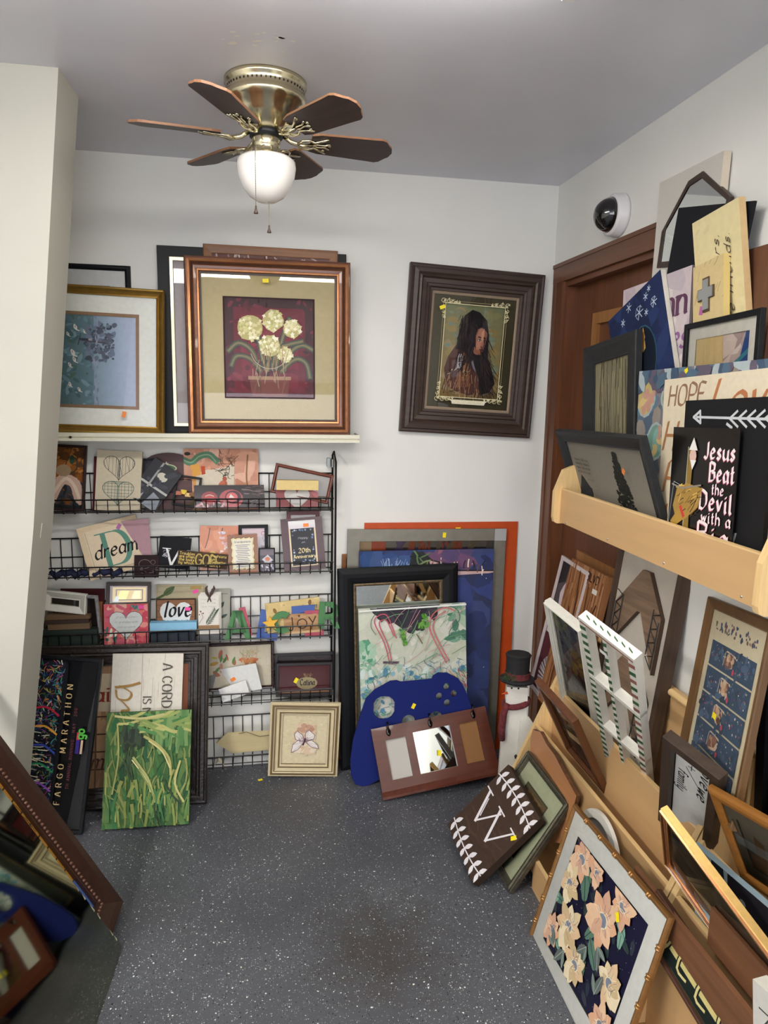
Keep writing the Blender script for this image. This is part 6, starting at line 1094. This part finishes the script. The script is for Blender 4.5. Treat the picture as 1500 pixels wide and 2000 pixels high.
def a_latt(A):
    W = A.W; A.fill('#5c6a78'); A.daubs(160, (0, 0, W, 1), (.03, .08), ['#54687c', '#6c6470', '#5c7484', '#7c7480', '#4c5c70', '#8c847c'], seed=112)
    for i in range(9):
        for j in range(4):
            x, y = .08+.26*i+(.13 if j % 2 else 0), .84-.24*j
            c = ['#b8a46c', '#6c9484', '#a88c6c', '#84947c', '#6c8ca4'][(i*3+j) % 5]; A.ell(x, y, .09, .11, '#9cacac', 12); A.ell(x-.045, y, .06, .06, '#9cacac', 10); A.ell(x+.045, y, .06, .06, '#9cacac', 10); A.ell(x, y, .075, .095, c, 12, 0, .05); A.ell(x-.04, y, .048, .048, c, 10); A.ell(x+.04, y, .048, .048, c, 10); A.daubs(6, (x-.06, y-.06, x+.06, y+.06), (.015, .03), ['#c8b078', '#7ca49c', '#b88c7c'], seed=i*7+j)
    A.daubs(50, (0, .93, W, 1), (.02, .04), ['#4c6478', '#a4b0b4', '#5c5464', '#3c5068'], seed=113)
board('lattice', 'pattern_canvas', 'blue and ochre canvas with a quatrefoil lattice pattern behind the hope canvas', 'canvas', .011, '#54606c', a_latt, '#5c6a78', m=CANVASM, lift=0, st=((.04, .05, 'yellow', 75), (.38, .03, 'yellow', 110)))
def a_hope(A):
    c = '#a8744c'; A.fill('#d9cdb4'); A.text('HOPE', .05, .85, .11, '#8c6c54', 'script', w=.06, sp=.25, slant=.15, width=.32); A.text('Love', .44, .80, .17, '#b4744c', 'script', w=.07, width=.5); A.text('Hap', .02, .60, .16, c, 'script'); A.text('py', .32, .60, .14, c, 'script'); A.text('Pray', .05, .36, .17, c, 'script'); A.text('Laugh', .05, .12, .17, c, 'script')
board('hope', 'word_canvas', 'cream canvas hand lettered in brown with Hope, Love and other words', 'canvas', .011, '#d4c8b0', a_hope, '#d9cdb4', lift=0)
def a_arr(A):
    W = A.W; A.fill('#17171a'); w_ = '#c4c8cc'; A.line([(.12, .90), (W-.02, .885)], .014, w_); A.line([(.15, .935), (.09, .90), (.16, .865), (.15, .935)], .016, w_)
    for i in range(5): x = .42+.07*i; A.line([(x, .89), (x+.06, .93)], .014, w_); A.line([(x, .89), (x+.07, .845)], .014, w_)
    A.text('r,', .36, .76, .09, w_, 'script', w=.12); A.line([(.40, .86), (.44, .84), (.44, .70)], .016, w_)
    A.star(.395, .66, .030, '#3c8cd0', 5, .5)
    for k in range(8): a = k*.785; A.ell(.42+.035*math.cos(a), .56+.04*math.sin(a), .020, .014, '#a884c8', 8, math.degrees(a))
    A.ell(.42, .56, .012, .012, '#2a2430', 8); A.ell(.40, .46, .016, .02, '#a070c0', 8); A.ell(.40, .40, .013, .025, '#9070b0', 8); A.star(.41, .64, .008, '#d8dce0'); A.strokes(8, (.38, .30, .46, .5), (.01, .02), (.004, .006), ['#7c8c8c', '#c8ccd0'], seed=114)
    A.text('will', .36, .17, .09, w_, 'script', w=.14)
board('arrow', 'chalk_sign', 'black chalkboard-style canvas with a white arrow and purple flowers', 'sign', .011, '#101012', a_arr, '#17171a', lift=0)
def a_jes(A):
    W = A.W; A.fill('#0c0b0d'); k = '#e8c8d0'
    q = W/.80
    for t, y, hh, x0, wd in (('Jesus', .785, .125, .42, .34), ('Beat', .635, .135, .50, .27), ('the', .548, .08, .54, .13), ('Devil', .435, .14, .41, .36), ('with a', .345, .09, .44, .33), ('Big', .19, .16, .41, .34)):
        A.text(t, x0*q, y, hh*.92, '#c0607c', 'black', width=wd*q, w=.07, sp=.3); A.text(t, x0*q+.002, y+.003, hh*.92, '#f4eaec', 'black', width=wd*q, w=.02, sp=.3)
    g = '#a8843c'; A.poly([(.20, .02), (.27, .02), (.26, .5), (.27, .80), (.22, .86), (.20, .5)], '#8c7030'); A.line([(.20, .02), (.20, .5), (.21, .86)], .006, '#c8c0a0'); A.poly([(.06, .42), (.10, .56), (.22, .60), (.40, .58), (.36, .44), (.22, .34), (.10, .34)], g); A.poly([(.04, .30), (.08, .26), (.24, .36), (.16, .44)], '#b08c38')
    A.strokes(26, (.08, .36, .36, .56), (.04, .08), (.004, .008), ['#6c5424', '#d8b45c', '#3c2c18'], (20, 60), 115); A.line([(.04, .58), (.16, .56), (.38, .60)], .012, '#8c8478'); A.ell(.27, .80, .04, .05, '#d8b4a8', 10); A.poly([(.22, .84), (.27, .93), (.32, .84)], '#e8e4e0'); A.poly([(.24, .77), (.31, .77), (.27, .70)], '#ece8e4'); A.line([(.16, .42), (.20, .36)], .03, '#c83c34'); A.line([(.06, .22), (.02, .3), (.06, .6), (.14, .58)], .005, '#9ca0a4')
board('jesus', 'tin_sign', 'glossy black tin sign in gothic letters reading Jesus Beat the Devil with a Big', 'sign', .002, '#1a1a1c', a_jes, '#0c0b0d', m=PGLOSS, lift=0, st=((.27, .60, 'yellow', 0),))
def a_tree(A):
    W = A.W; A.fill('#8a8478'); A.grad('#7c766c', '#948e82'); A.poly([(0, 0), (0, .30), (.3, .20), (.8, .10), (W, .06), (W, 0)], '#5e5a54'); random.seed(116)
    cx = W*.66
    A.line([(cx, .05), (cx, .3)], .02, '#23241f')
    for i in range(26):
        y = .14+.030*i; hw = .22*(1-(i/27)**1.3)+.01
        for _ in range(10): A.ell(cx+random.uniform(-hw, hw), y+random.uniform(-.02, .02), random.uniform(.03, .055), .022, random.choice(['#23241f', '#2a2b26', '#1f201d']), 7, random.uniform(-20, 20))
    for i in range(4): A.text(('Character is like a tree', 'reputation like a shadow the', 'shadow is what we think', 'and the tree is real')[i], .14+.04*i, .72-.055*i, .035, '#3c3a34', 'serif', width=.52-.05*(i == 3)); 
    A.text('lincoln', .6, .46, .03, '#4c4a44', 'script', width=.2)
frame('treeframe', 'framed_picture', 'charcoal frame with a tree print and verse, at the far end of the ledge', 'picture frame', .042, .022, 'slope', CHARF, art=a_tree, lift=0, glass=False, st=((.76, .34, 'orange', 45),))
board('brownboard', 'wooden_board', 'brown wooden board at the right edge of the photo above the ledge', 'board', .012, '#5c3a26', None, '#6a4630', m=mat('brown_board_wood', None, rough=.5, grain=(40, 'Y', .3)), lift=0)
# ------------------------------------------------------------ pictures in the far bin
def a_cup(A):
    W = A.W; A.fill('#4c444a'); A.rect(0, .48, W, 1, '#544a50'); A.ell(.22, .72, .15, .17, '#c8b8bc', 16, 10, .08); A.ell(.26, .80, .09, .09, '#8c6c74', 12); A.ell(.34, .84, .10, .08, '#5c3c44', 12); A.daubs(60, (.14, .5, W-.06, .74), (.015, .035), ['#a89ca8', '#c8bcc4', '#8c8490', '#b4a8b4'], (1, 1.6), seed=117); A.poly([(.0, 1), (.12, 1), (.1, .86), (0, .82)], '#2c2428'); A.rect(0, .44, W, .485, '#d0c8cc')
    A.rect(0, 0, W, .44, '#54242c'); random.seed(118)
    for _ in range(60): a = random.uniform(1.2, 4.6); A.line([(.26, .12), (.26+.22*math.cos(a), .12+.2*math.sin(a))], .010, random.choice(['#b8b0b4', '#8c8890', '#d0c8c8']))
frame('cupphoto', 'framed_picture', 'tall white bordered photo print over a maroon plant print, far end of the bin', 'photo print', .016, .010, 'flat', mat('pinkish_white_border', '#c8bcbc', rough=.5), art=a_cup, glass=False, lift=0)
def a_bark(A):
    W = A.W; A.fill('#94643f'); A.strokes(120, (0, 0, W, 1), (.1, .4), (.006, .02), ['#a47048', '#84552f', '#b0805a', '#7c4c30'], (86, 94), 119, .03)
    for pts in (((.14, 0), (.12, .3), (.2, .6), (.16, .95)), ((.3, 0), (.22, .35), (.12, .7)), ((.3, .1), (.38, .5), (.44, .8)), ((.2, .2), (.32, .55), (.30, .9))): A.line(pts, .010, '#4a2818', True)
    A.text('BLVD', .26, .92, .05, '#2c1c14', 'black'); A.rect(.36, .86, .42, .89, '#d8d8d0')
board('barkburn', 'wood_slab', 'reddish brown wooden slab with burnt branch lines behind the white bordered print', 'wood plaque', .022, '#a8744c', a_bark, '#94643f', lift=0)
# chevron wall art
mw, w, h = place('chevron'); root = empty('chevron_art', 'tall white panel with brown side rails carrying wooden chevrons', 'wall art', mw)
s = MB(); s.box((-w/2+.02, -h/2, -.016), (w/2-.02, h/2, -.006), mat('offwhite_panel', '#bcb4a8', rough=.7, noise=(20, .06))); s.build('white_panel', root)
for sg in (-1, 1): s = MB(); s.box((sg*(w/2-.02)-(.022 if sg < 0 else 0), -h/2, -.03), (sg*(w/2-.02)+(0 if sg < 0 else .022), h/2, .004), WALNUTV); s.build('side_rail', root)
DW = mat('weathered_chevron', '#7c6450', rough=.7, grain=(50, 'X', .35)); IRON = mat('black_iron', '#1c1a1a', rough=.5)
for k in range(3):
    y0 = h*.5-.13-.26*k; s = MB(); W2 = w/2-.05
    P = [(-W2, y0-.20), (-W2, y0-.06), (-.01, y0+.07), (.03, y0+.07), (W2, y0-.05), (W2, y0-.22), (.02, y0-.06), (-.0, y0-.06)]; s.prism(P, -.005, .009, DW, mat('chevron_edge', '#463428', rough=.6)); ch = s.build('wooden_chevron', root)
    for sg in (-1, 1):
        s = MB(); xa, xb = sg*(W2-.004), sg*(W2-.04)
        for i in range(4):
            ya = y0-.205+.042*i+(.016 if sg < 0 else 0); s.tube([(xa, ya, .0115), (xb, ya+.03, .0115), (xa, ya+.042, .0115)], .002, IRON, 4)
        s.tube([(xa, y0-.2, .0115), (xa, y0-.06, .0115)], .002, IRON, 4); s.tube([(xb, y0-.17, .0115), (xb, y0-.03, .0115)], .002, IRON, 4)
        s.build('iron_truss', ch)
def a_cats(A):
    W = A.W; A.fill('#c2b89c'); random.seed(120)
    A.daubs(46, (.08, .88, W-.07, .95), (.006, .014), ['#5c5468', '#7c4c5c', '#4c5c6c', '#6c5c54', '#3c4a5c'], (1, 1.6), seed=121)
    for k in range(5):
        y = .66-.165*k; A.rect(.07, y, W-.07, y+.155, '#3c4c60'); B = ['#3a4a5e', '#445468', '#34424f', '#4c6078']
        A.daubs(30, (.09, y+.02, W-.09, y+.135), (.01, .025), B, seed=122+k); A.daubs(34, (.09, y+.02, W-.09, y+.14), (.003, .007), ['#b4a8b0', '#98485c', '#c8c0b4', '#7c8c6c', '#a85c6c'], (1, 1.5), seed=130+k)
        cx, cy = W/2-.02, y+.08; A.poly([(cx-.07, cy+.045), (cx-.05, cy+.055), (cx+.08, cy+.03), (cx+.07, cy+.045)], '#c8b8a0'); A.daubs(26, (cx-.05, cy-.035, cx+.05, cy+.03), (.010, .022), ['#a88068', '#8c6454', '#bc9c80', '#74564c', '#c4ac94'], (1, 1.5), seed=140+k); A.line([(cx-.07, cy+.04), (cx-.08, cy-.04)], .006, '#d0c4ac'); A.ell(cx+.07, cy-.05, .014, .018, '#b84c5c', 8)
frame('floraltall', 'framed_picture', 'tall slim brown frame with a column of floral cat pictures', 'picture frame', .028, .016, 'slope', mat('golden_brown_frame', '#6a4c2c', rough=.4, grain=(50, 'Y', .25)), art=a_cats, lift=0, glass=False, st=((.50, .58, 'yellow', -5),))
def a_stair(A):
    W = A.W; A.fill('#8c8a80'); A.daubs(160, (0, 0, W, 1), (.02, .05), ['#94927e', '#7c7a74', '#a4a094', '#6c6a64', '#8c8c7c', '#9c9488'], (1, 2.5), (60, 20), seed=150)
    for i in range(10): A.line([(.06, .90-.022*i), (.18, .86-.022*i)], .009, '#c8ccb8'); 
    A.daubs(20, (.02, .86, .12, .98), (.02, .04), ['#a4ac6c', '#b8bc84'], seed=151); A.strokes(110, (0, 0, W, .9), (.05, .14), (.003, .007), ['#c8ccd0', '#5c5c60', '#b0b4b0', '#a09070'], (110, 150), 152, .2); A.daubs(20, (.15, .42, .28, .66), (.015, .035), ['#a89448', '#8c5c4c', '#b8a860', '#6c5c4c'], (1, 2), (60, 10), seed=153)
frame('stairs', 'framed_picture', 'chunky white wooden frame with a grey garden stairs print, leaning in the far bin', 'picture frame', .018, .032, 'step', WHITEF, art=a_stair, lift=0)
# green-striped ladder frame
mw, w, h = place('ladder'); root = empty('striped_window_frame', 'white open window frame hand painted with green and pink stripes', 'open frame', mw); t = .026; fw = .02
GS = mat('green_stripe', '#2f5a34', rough=.6); PS = mat('brick_stripe', '#8c5a50', rough=.6)
ys = [h/2-fw, h/2-fw-.30, h/2-fw-.60, -h/2]
for x in (-w/2, -.012, w/2-fw):
    s = MB(); ww = fw if x != -.012 else .012; s.box((x, -h/2, -t), (x+ww, h/2-fw, 0), WHITEF)
    n = int(h/.034)
    for k in range(n):
        y = -h/2+k*.034+.004
        if y+.02 > h/2-fw: continue
        c = GS if x < w/2-fw-.01 else PS; s.face([(x-.0004, y, -t), (x-.0004, y, .0004), (x-.0004, y+.016, .0004), (x-.0004, y+.016, -t)][::1], c)
        s.face([(x, y, .0005), (x+ww, y+.006, .0005), (x+ww, y+.022, .0005), (x, y+.016, .0005)], c if x < w/2-fw-.01 else (GS if k % 2 else PS))
    s.build('stile', root)
for i, y in enumerate((h/2-fw, h/2-fw-.255, h/2-fw-.52)):
    s = MB(); s.box((-w/2, y, -t-.0005), (w/2, y+(fw if i == 0 else .016), .0008), WHITEF)
    if i == 0:
        for k in range(7): a = -w/2+.01+.022*k; s.face([(a, y+fw+.0005, -t*.7), (a+.016, y+fw+.0005, -t*.5), (a+.018, y+fw+.0005, -t*.35), (a+.004, y+fw+.0005, -t*.5)][::-1], GS)
        s.box((-w/2+.004, y+.003, .0009), (w/2-.004, y+.009, .0012), PS)
    s.build('rail', root)
sticker(root, w, h, ((.42, .10, 'white', 0),))
def a_sun(A): W = A.W; A.fill('#7c7068'); A.grad('#8c8478', '#54484c', 0, 1); A.daubs(110, (0, 0, W, 1), (.02, .06), ['#8c847c', '#6c5c60', '#a89c8c', '#5c4c54', '#94887c', '#74646c'], (1, 3), (10, 20), seed=155); A.daubs(20, (.1, .6, W-.05, .95), (.02, .05), ['#b8a878', '#c8bca0', '#a88c6c'], seed=156)
frame('brownphoto', 'framed_picture', 'plain brown wood frame with a hazy landscape, tipped forward beside the snowman', 'picture frame', .018, .022, 'flat', mat('chestnut_frame', '#5e3820', rough=.4, grain=(50, 'Y', .25)), art=a_sun, lift=0)
def a_fam(A):
    W = A.W; A.fill('#c6c6c4'); k = '#1c1c1e'; A.line([(.55, .28), (1.15, .78)], .022, k)
    A.text('+', .38, .30, .34, k, 'sans', w=.07); A.text('love', .10, .66, .30, k, 'script', w=.07, width=.7); A.text('we', .9, .62, .30, k, 'script', w=.07); A.text('family', .75, .10, .26, k, 'hand', w=.07, width=.75)
frame('family', 'framed_sign', 'dark brown framed white sign with black plus and family script', 'sign', .024, .03, 'flat', mat('dark_stained_frame', '#3c2e24', rough=.5, grain=(50, 'Y', .3)), art=a_fam, glass=False, lift=0, turn=90)
frame('farblack', 'framed_picture', 'black frame with a pale pink tree print cut off by the right photo edge', 'picture frame', .035, .02, 'flat', BLKF, art=lambda A: (A.fill('#a08c90'), A.grad('#1c1a20', '#b8a0a0', .25, .6), A.strokes(120, (0, 0, A.W, .5), (.03, .1), (.004, .012), ['#4c3c40', '#c8b4b4', '#8c7478', '#2c2428'], seed=157)), lift=0)
def a_sep(A): A.fill('#8c8470'); A.grad('#9c9684', '#4c3a30', 0, 1); A.poly([(.1, .0), (.3, .8), (.5, .7), (.4, 0)], '#7c5c40'); A.poly([(0, .0), (A.W, .0), (A.W, .12), (0, .3)], '#8c6a4c')
frame('rightoak', 'framed_picture', 'golden oak frame tipped toward the aisle at the right edge', 'picture frame', .028, .018, 'round', mat('golden_oak', '#8c5c28', rough=.35, grain=(60, 'X', .2)), matw=.03, matc='#9c9484', art=a_sep, lift=0)
def a_gld(A): A.fill('#6a655a'); A.grad('#746e62', '#5a564c'); A.daubs(40, (0, 0, A.W, 1), (.05, .12), ['#716b5e', '#66604e', '#7c7668', '#544e48'], (1, 3), seed=158)
frame('goldthin', 'framed_picture', 'deep gold edged frame with a dark grey print, lying toward the aisle', 'picture frame', .014, .024, 'step', [GOLDB, GOLDB, COPPER, COPPER, GOLDB, GOLDB, COPPER, BRONZEF, COPPER, GOLDB, COPPER, COPPER, GOLDB, BRONZEF, COPPER], art=a_gld, lift=0)
def a_orca(A):
    W = A.W; A.fill('#9cb0b8'); A.daubs(40, (0, 0, W, 1), (.03, .1), ['#a4b8c0', '#8ca4ac', '#acbcc0'], seed=159); A.poly([(.35, 1), (.55, 1), (.6, .5), (.5, .2), (.3, .3), (.28, .7)], '#1c262c'); A.poly([(.62, 1), (W, 1), (W, .1), (.7, .2), (.6, .6)], '#1e1c22'); A.ell(.85, .8, .05, .04, '#8c9494', 8); A.poly([(W*.7, .1), (W, .4), (W, 0)], '#1c4a54')
board('orca', 'painted_canvas', 'canvas with black and white penguin-like shapes on pale blue, behind the gold frame', 'canvas', .016, '#8ca0a8', a_orca, '#9cb0b8', lift=0)
# ------------------------------------------------------------ pictures leaning on the front of the bins
def a_floral(A):
    W = A.W; A.fill('#1e1c46'); random.seed(160)
    def flower(x, y, r, rot, cs, n=7):
        for k in range(n): a = rot+360*k/n; A.leaf(x, y, r*random.uniform(.85, 1.15), r*.62, a, cs[k % len(cs)]); A.leaf(x, y, r*.6, r*.25, a, cs[(k+1) % len(cs)], '#7a6a74')
        A.ell(x, y, r*.3, r*.24, '#7c8494', 10, rot); A.ring(x, y, r*.3, r*.24, r*.05, '#e0d4b8', 10)
    def frond(x, y, l, a, c, v):
        r = math.radians(a)
        for k in range(9):
            t = .12+.1*k; q = l*.34*math.sin(math.pi*min(.95, t*.9+.1)); bx, by = x+l*t*math.cos(r), y+l*t*math.sin(r); A.leaf(bx, by, q, q*.5, a+42, c); A.leaf(bx, by, q, q*.5, a-42, c)
        A.leaf(x+l*.8*math.cos(r), y+l*.8*math.sin(r), l*.3, l*.12, a, c); A.line([(x, y), (x+l*math.cos(r), y+l*math.sin(r))], l*.03, v)
    pk = ['#d8a888', '#e0bc9c', '#cfa58c']; cr = ['#d8c49c', '#e4d4b4', '#c8b088', '#d8b894']; gr = '#7ca594'; dg = '#46605c'
    for _ in range(26): x, y = random.uniform(0, W), random.uniform(0, 1); frond(x, y, .12, random.uniform(100, 170), random.choice([dg, '#3c4c5c', '#4c5466']), '#2c3444')
    for _ in range(90): A.ell(random.uniform(0, W), random.uniform(0, 1), .005, .004, random.choice(['#c8b8b0', '#8c8ca0', '#a494a4']), 6)
    for x, y, l, a in ((.40, .60, .34, 120), (.52, .40, .22, 60), (.40, .78, .22, 150), (.80, .30, .26, 140), (.66, .10, .24, 110), (.14, .44, .2, 190), (.95, .62, .2, 100), (W-.16, .74, .2, 150), (.3, .1, .2, 160), (.08, .82, .16, 250)): frond(x, y, l, a, gr, '#2f4a4c')
    for x, y, r, rt in ((.17, .88, .19, 30), (.12, .62, .17, 80), (.68, .68, .23, 10), (.30, .34, .20, 60), (.54, .17, .17, 40), (W-.16, .38, .18, 130), (.86, .93, .17, 200), (.10, .16, .15, 10), (W-.1, .08, .17, 60), (.44, .93, .12, 90)):
        cs = random.choice([pk, cr]); flower(x, y, r, rt, cs, 8); A.leaf(x, y, r*1.1, r*.8, rt+200, cs[1]); A.leaf(x, y, r*.8, r*.5, rt+230, cs[2]); A.strokes(10, (x-r*.4, y-r*.4, x+r*.4, y+r*.4), (r*.2, r*.5), (.003, .005), ['#8c7468', '#f0e4cc', '#6c7488'], seed=int(x*99)); random.seed(int(x*1000))
    for x, y, l, a in ((.62, .40, .16, 230), (.74, .5, .18, 300), (.36, .16, .18, 240), (.2, .08, .14, 120), (.88, .2, .18, 80)): A.leaf(x, y, l, l*.45, a, '#5c6664', '#98a09c'); A.leaf(x, y, l*.8, l*.3, a+50, '#6c7c74', '#a8b0a8')
def bam(root, w, h, fw, t):
    s = MB(); bm = mat('gilt_node', '#c08c54', rough=.25, metal=.7)
    for X0, Y0, X1, Y1 in ((-w/2, -h/2, w/2, -h/2), (w/2, -h/2, w/2, h/2), (w/2, h/2, -w/2, h/2), (-w/2, h/2, -w/2, -h/2)):
        for k in range(1, 6):
            p = k/6; x, y = X0+(X1-X0)*p, Y0+(Y1-Y0)*p; cx, cy = x*(1-fw/w), y*(1-fw/h); dx, dy = (X1-X0), (Y1-Y0); l = math.hypot(dx, dy); dx /= l; dy /= l
            for o_ in (-.004, .004): s.tube([(cx+dx*(o_-.0015), cy+dy*(o_-.0015), -.004), (cx+dx*(o_+.0015), cy+dy*(o_+.0015), -.004)], .0072, bm, 8)
    s.build('bamboo_nodes', root, True)
frame('floral', 'framed_picture', 'bamboo style gilt frame with navy floral print standing on its corner', 'picture frame', .013, .014, 'round', BAMBOO, matw=.052, matc='#eeefec', art=a_floral, lift=0, extra=bam, st=((.68, .26, 'yellow', 130),))
def a_w(A):
    W = A.W; A.fill('#3f2f26'); A.strokes(60, (0, 0, W, 1), (.1, .3), (.01, .03), ['#443329', '#3a2a22', '#4a382c'], (0, 8), 161); k = '#dcd8dc'; cx = W/2
    def wv(P, w_): A.line(P, w_, k)
    wv([(cx-.30, .66), (cx-.16, .34)], .035); wv([(cx-.16, .34), (cx+.02, .64)], .020); wv([(cx-.02, .66), (cx+.12, .34)], .035); wv([(cx+.12, .34), (cx+.30, .66)], .020)
    for x in (-.30, .0, .30): wv([(cx+x-.07, .665), (cx+x+.07, .665)], .016)
    wv([(cx-.24, .60), (cx-.16, .42)], .012)
    for sg, yy in ((1, .84), (-1, .13)):
        P = [(cx-.46+.115*i, yy+sg*.05*math.sin(math.pi*i/8)) for i in range(9)]; A.line(P, .014, k, True)
        for i, (x, y) in enumerate(P): A.leaf(x, y, .12, .055, (65 if i >= 0 else 0), k); A.leaf(x, y, .11, .055, -65, k)
board('wsign', 'monogram_sign', 'square dark brown box sign with white letter W and laurel branches', 'sign', .03, '#3a2b22', a_w, '#3f2f26', st=((.93, .36, 'yellow', 60),))
def a_go(A): A.fill('#8c8468'); A.rect(.0, .0, A.W, 1, '#6c6048'); A.rect(.06, .06, A.W-.06, .94, '#9a7a54'); A.daubs(20, (.08, .08, A.W-.08, .9), (.04, .1), ['#8c6c48', '#a88860', '#7c6444'], seed=162)
frame('greyornate', 'framed_picture', 'ornate silver-grey frame with pale green mat leaning behind the W sign', 'picture frame', .024, .024, 'step', PEWORN, matw=.05, matc='#b4b89c', matw2=.006, matc2='#54503c', art=a_go)
u = Vector((0, -1, 0)); v = Vector((.08, 0, 1)).normalized(); n = u.cross(v)
def wallplane(x, y, z): return Matrix(((u.x, v.x, n.x, x), (u.y, v.y, n.y, y), (u.z, v.z, n.z, z), (0, 0, 0, 1)))
BK = [(-.19, .134), (-.165, .140), (-.13, .155), (-.07, .140), (0, .137), (.08, .118), (.18, .098), (.175, .065), (.13, -.10), (.0, -.19), (-.10, -.19), (-.19, -.12), (-.205, .02), (-.185, .05), (-.20, .09)]
s = MB(); s.prism(BK, 0, .014, mat('knotty_slab', '#b88054', rough=.5, grain=(18, 'X', .25)), mat('bark_edge', '#6c4428', rough=.9, noise=(60, .4)))
o = s.build('bark_slab'); o.matrix_world = wallplane(.966, 2.03, .27); tag(o, 'live-edge polished wood slab with bark, leaning in front of the far bin', 'wood slab')
s = MB(); O2 = [(.118*math.cos(2*math.pi*k/40), .112*math.sin(2*math.pi*k/40)) for k in range(40)]; I2 = [(x*.78, y*.78) for x, y in O2]
root = empty('oval_plaque', 'white rimmed round plaque with a grey centre, peeking out behind the floral frame', 'plaque', wallplane(.962, 1.688, .295))
s.prism(I2, 0, .006, mat('grey_plaque_face', '#8c8684', rough=.7, noise=(30, .1))); s.build('plaque_face', root); s = MB()
for k in range(40):
    a_, b_, c_, d_ = O2[k], O2[(k+1)%40], I2[(k+1)%40], I2[k]; m_ = MATS['white_painted_wood']
    s.face([(*a_, .012), (*b_, .012), (*c_, .012), (*d_, .012)], m_); s.face([(*a_, 0), (*b_, 0), (*b_, .012), (*a_, .012)], m_); s.face([(*d_, .012), (*c_, .012), (*c_, .004), (*d_, .004)], m_)
s.build('white_rim', root)
for y0, y1, x, z0, z1, lb in ((.86, 1.455, .928, .285, .420, 'brown wooden board directly behind the dark green welcome sign'), (.85, 1.217, .972, .40, .492, 'thin brown wooden board between the welcome sign and the gold edged frame')):
    s = MB(); s.box((x, y0, z0), (x+.012, y1, z1), mat('brown_shelf_wood', '#7a5238', rough=.5, grain=(40, 'Y', .25))); tag(s.build('wooden_board'), lb, 'board')
def a_wel(A):
    W = A.W; A.fill('#16211e'); A.rect(0, .28, W, .46, '#c8bc7c'); k = '#cfc388'
    A.text('WELCOME', .20, .17, .56, '#1c2620', 'round', w=.24, sp=.55, width=5.2); A.text('WELCOME', .20, .17, .56, k, 'round', w=.11, sp=.55, width=5.2)
    for i in range(8): A.star(.7+.85*i, .84, .09, k)
FIT['welcome'] = (.918, 1.085, .338, 0, -.9925, -.122, .24, -.1185, .9635, .57, .118)
frame('welcome', 'welcome_sign', 'long dark green WELCOME sign with cream letters and stars in a brown frame', 'sign', .008, .015, 'flat', mat('brown_sign_frame', '#4c3024', rough=.5), art=a_wel, glass=False, lift=0, st=((.10, .2, 'yellow', 20),))
def a_z(A): A.fill('#c8c6c0'); A.text('Z', .1, .4, .3, '#3c3c3c', 'thin'); A.text('Love', .05, .1, .2, '#4c4c4c', 'thin')
board('whitecorner', 'wrapped_canvas', 'white wrapped canvas corner at the bottom right of the photo', 'canvas', .03, '#c4c2b8', a_z, '#c8c6c0', lift=0)
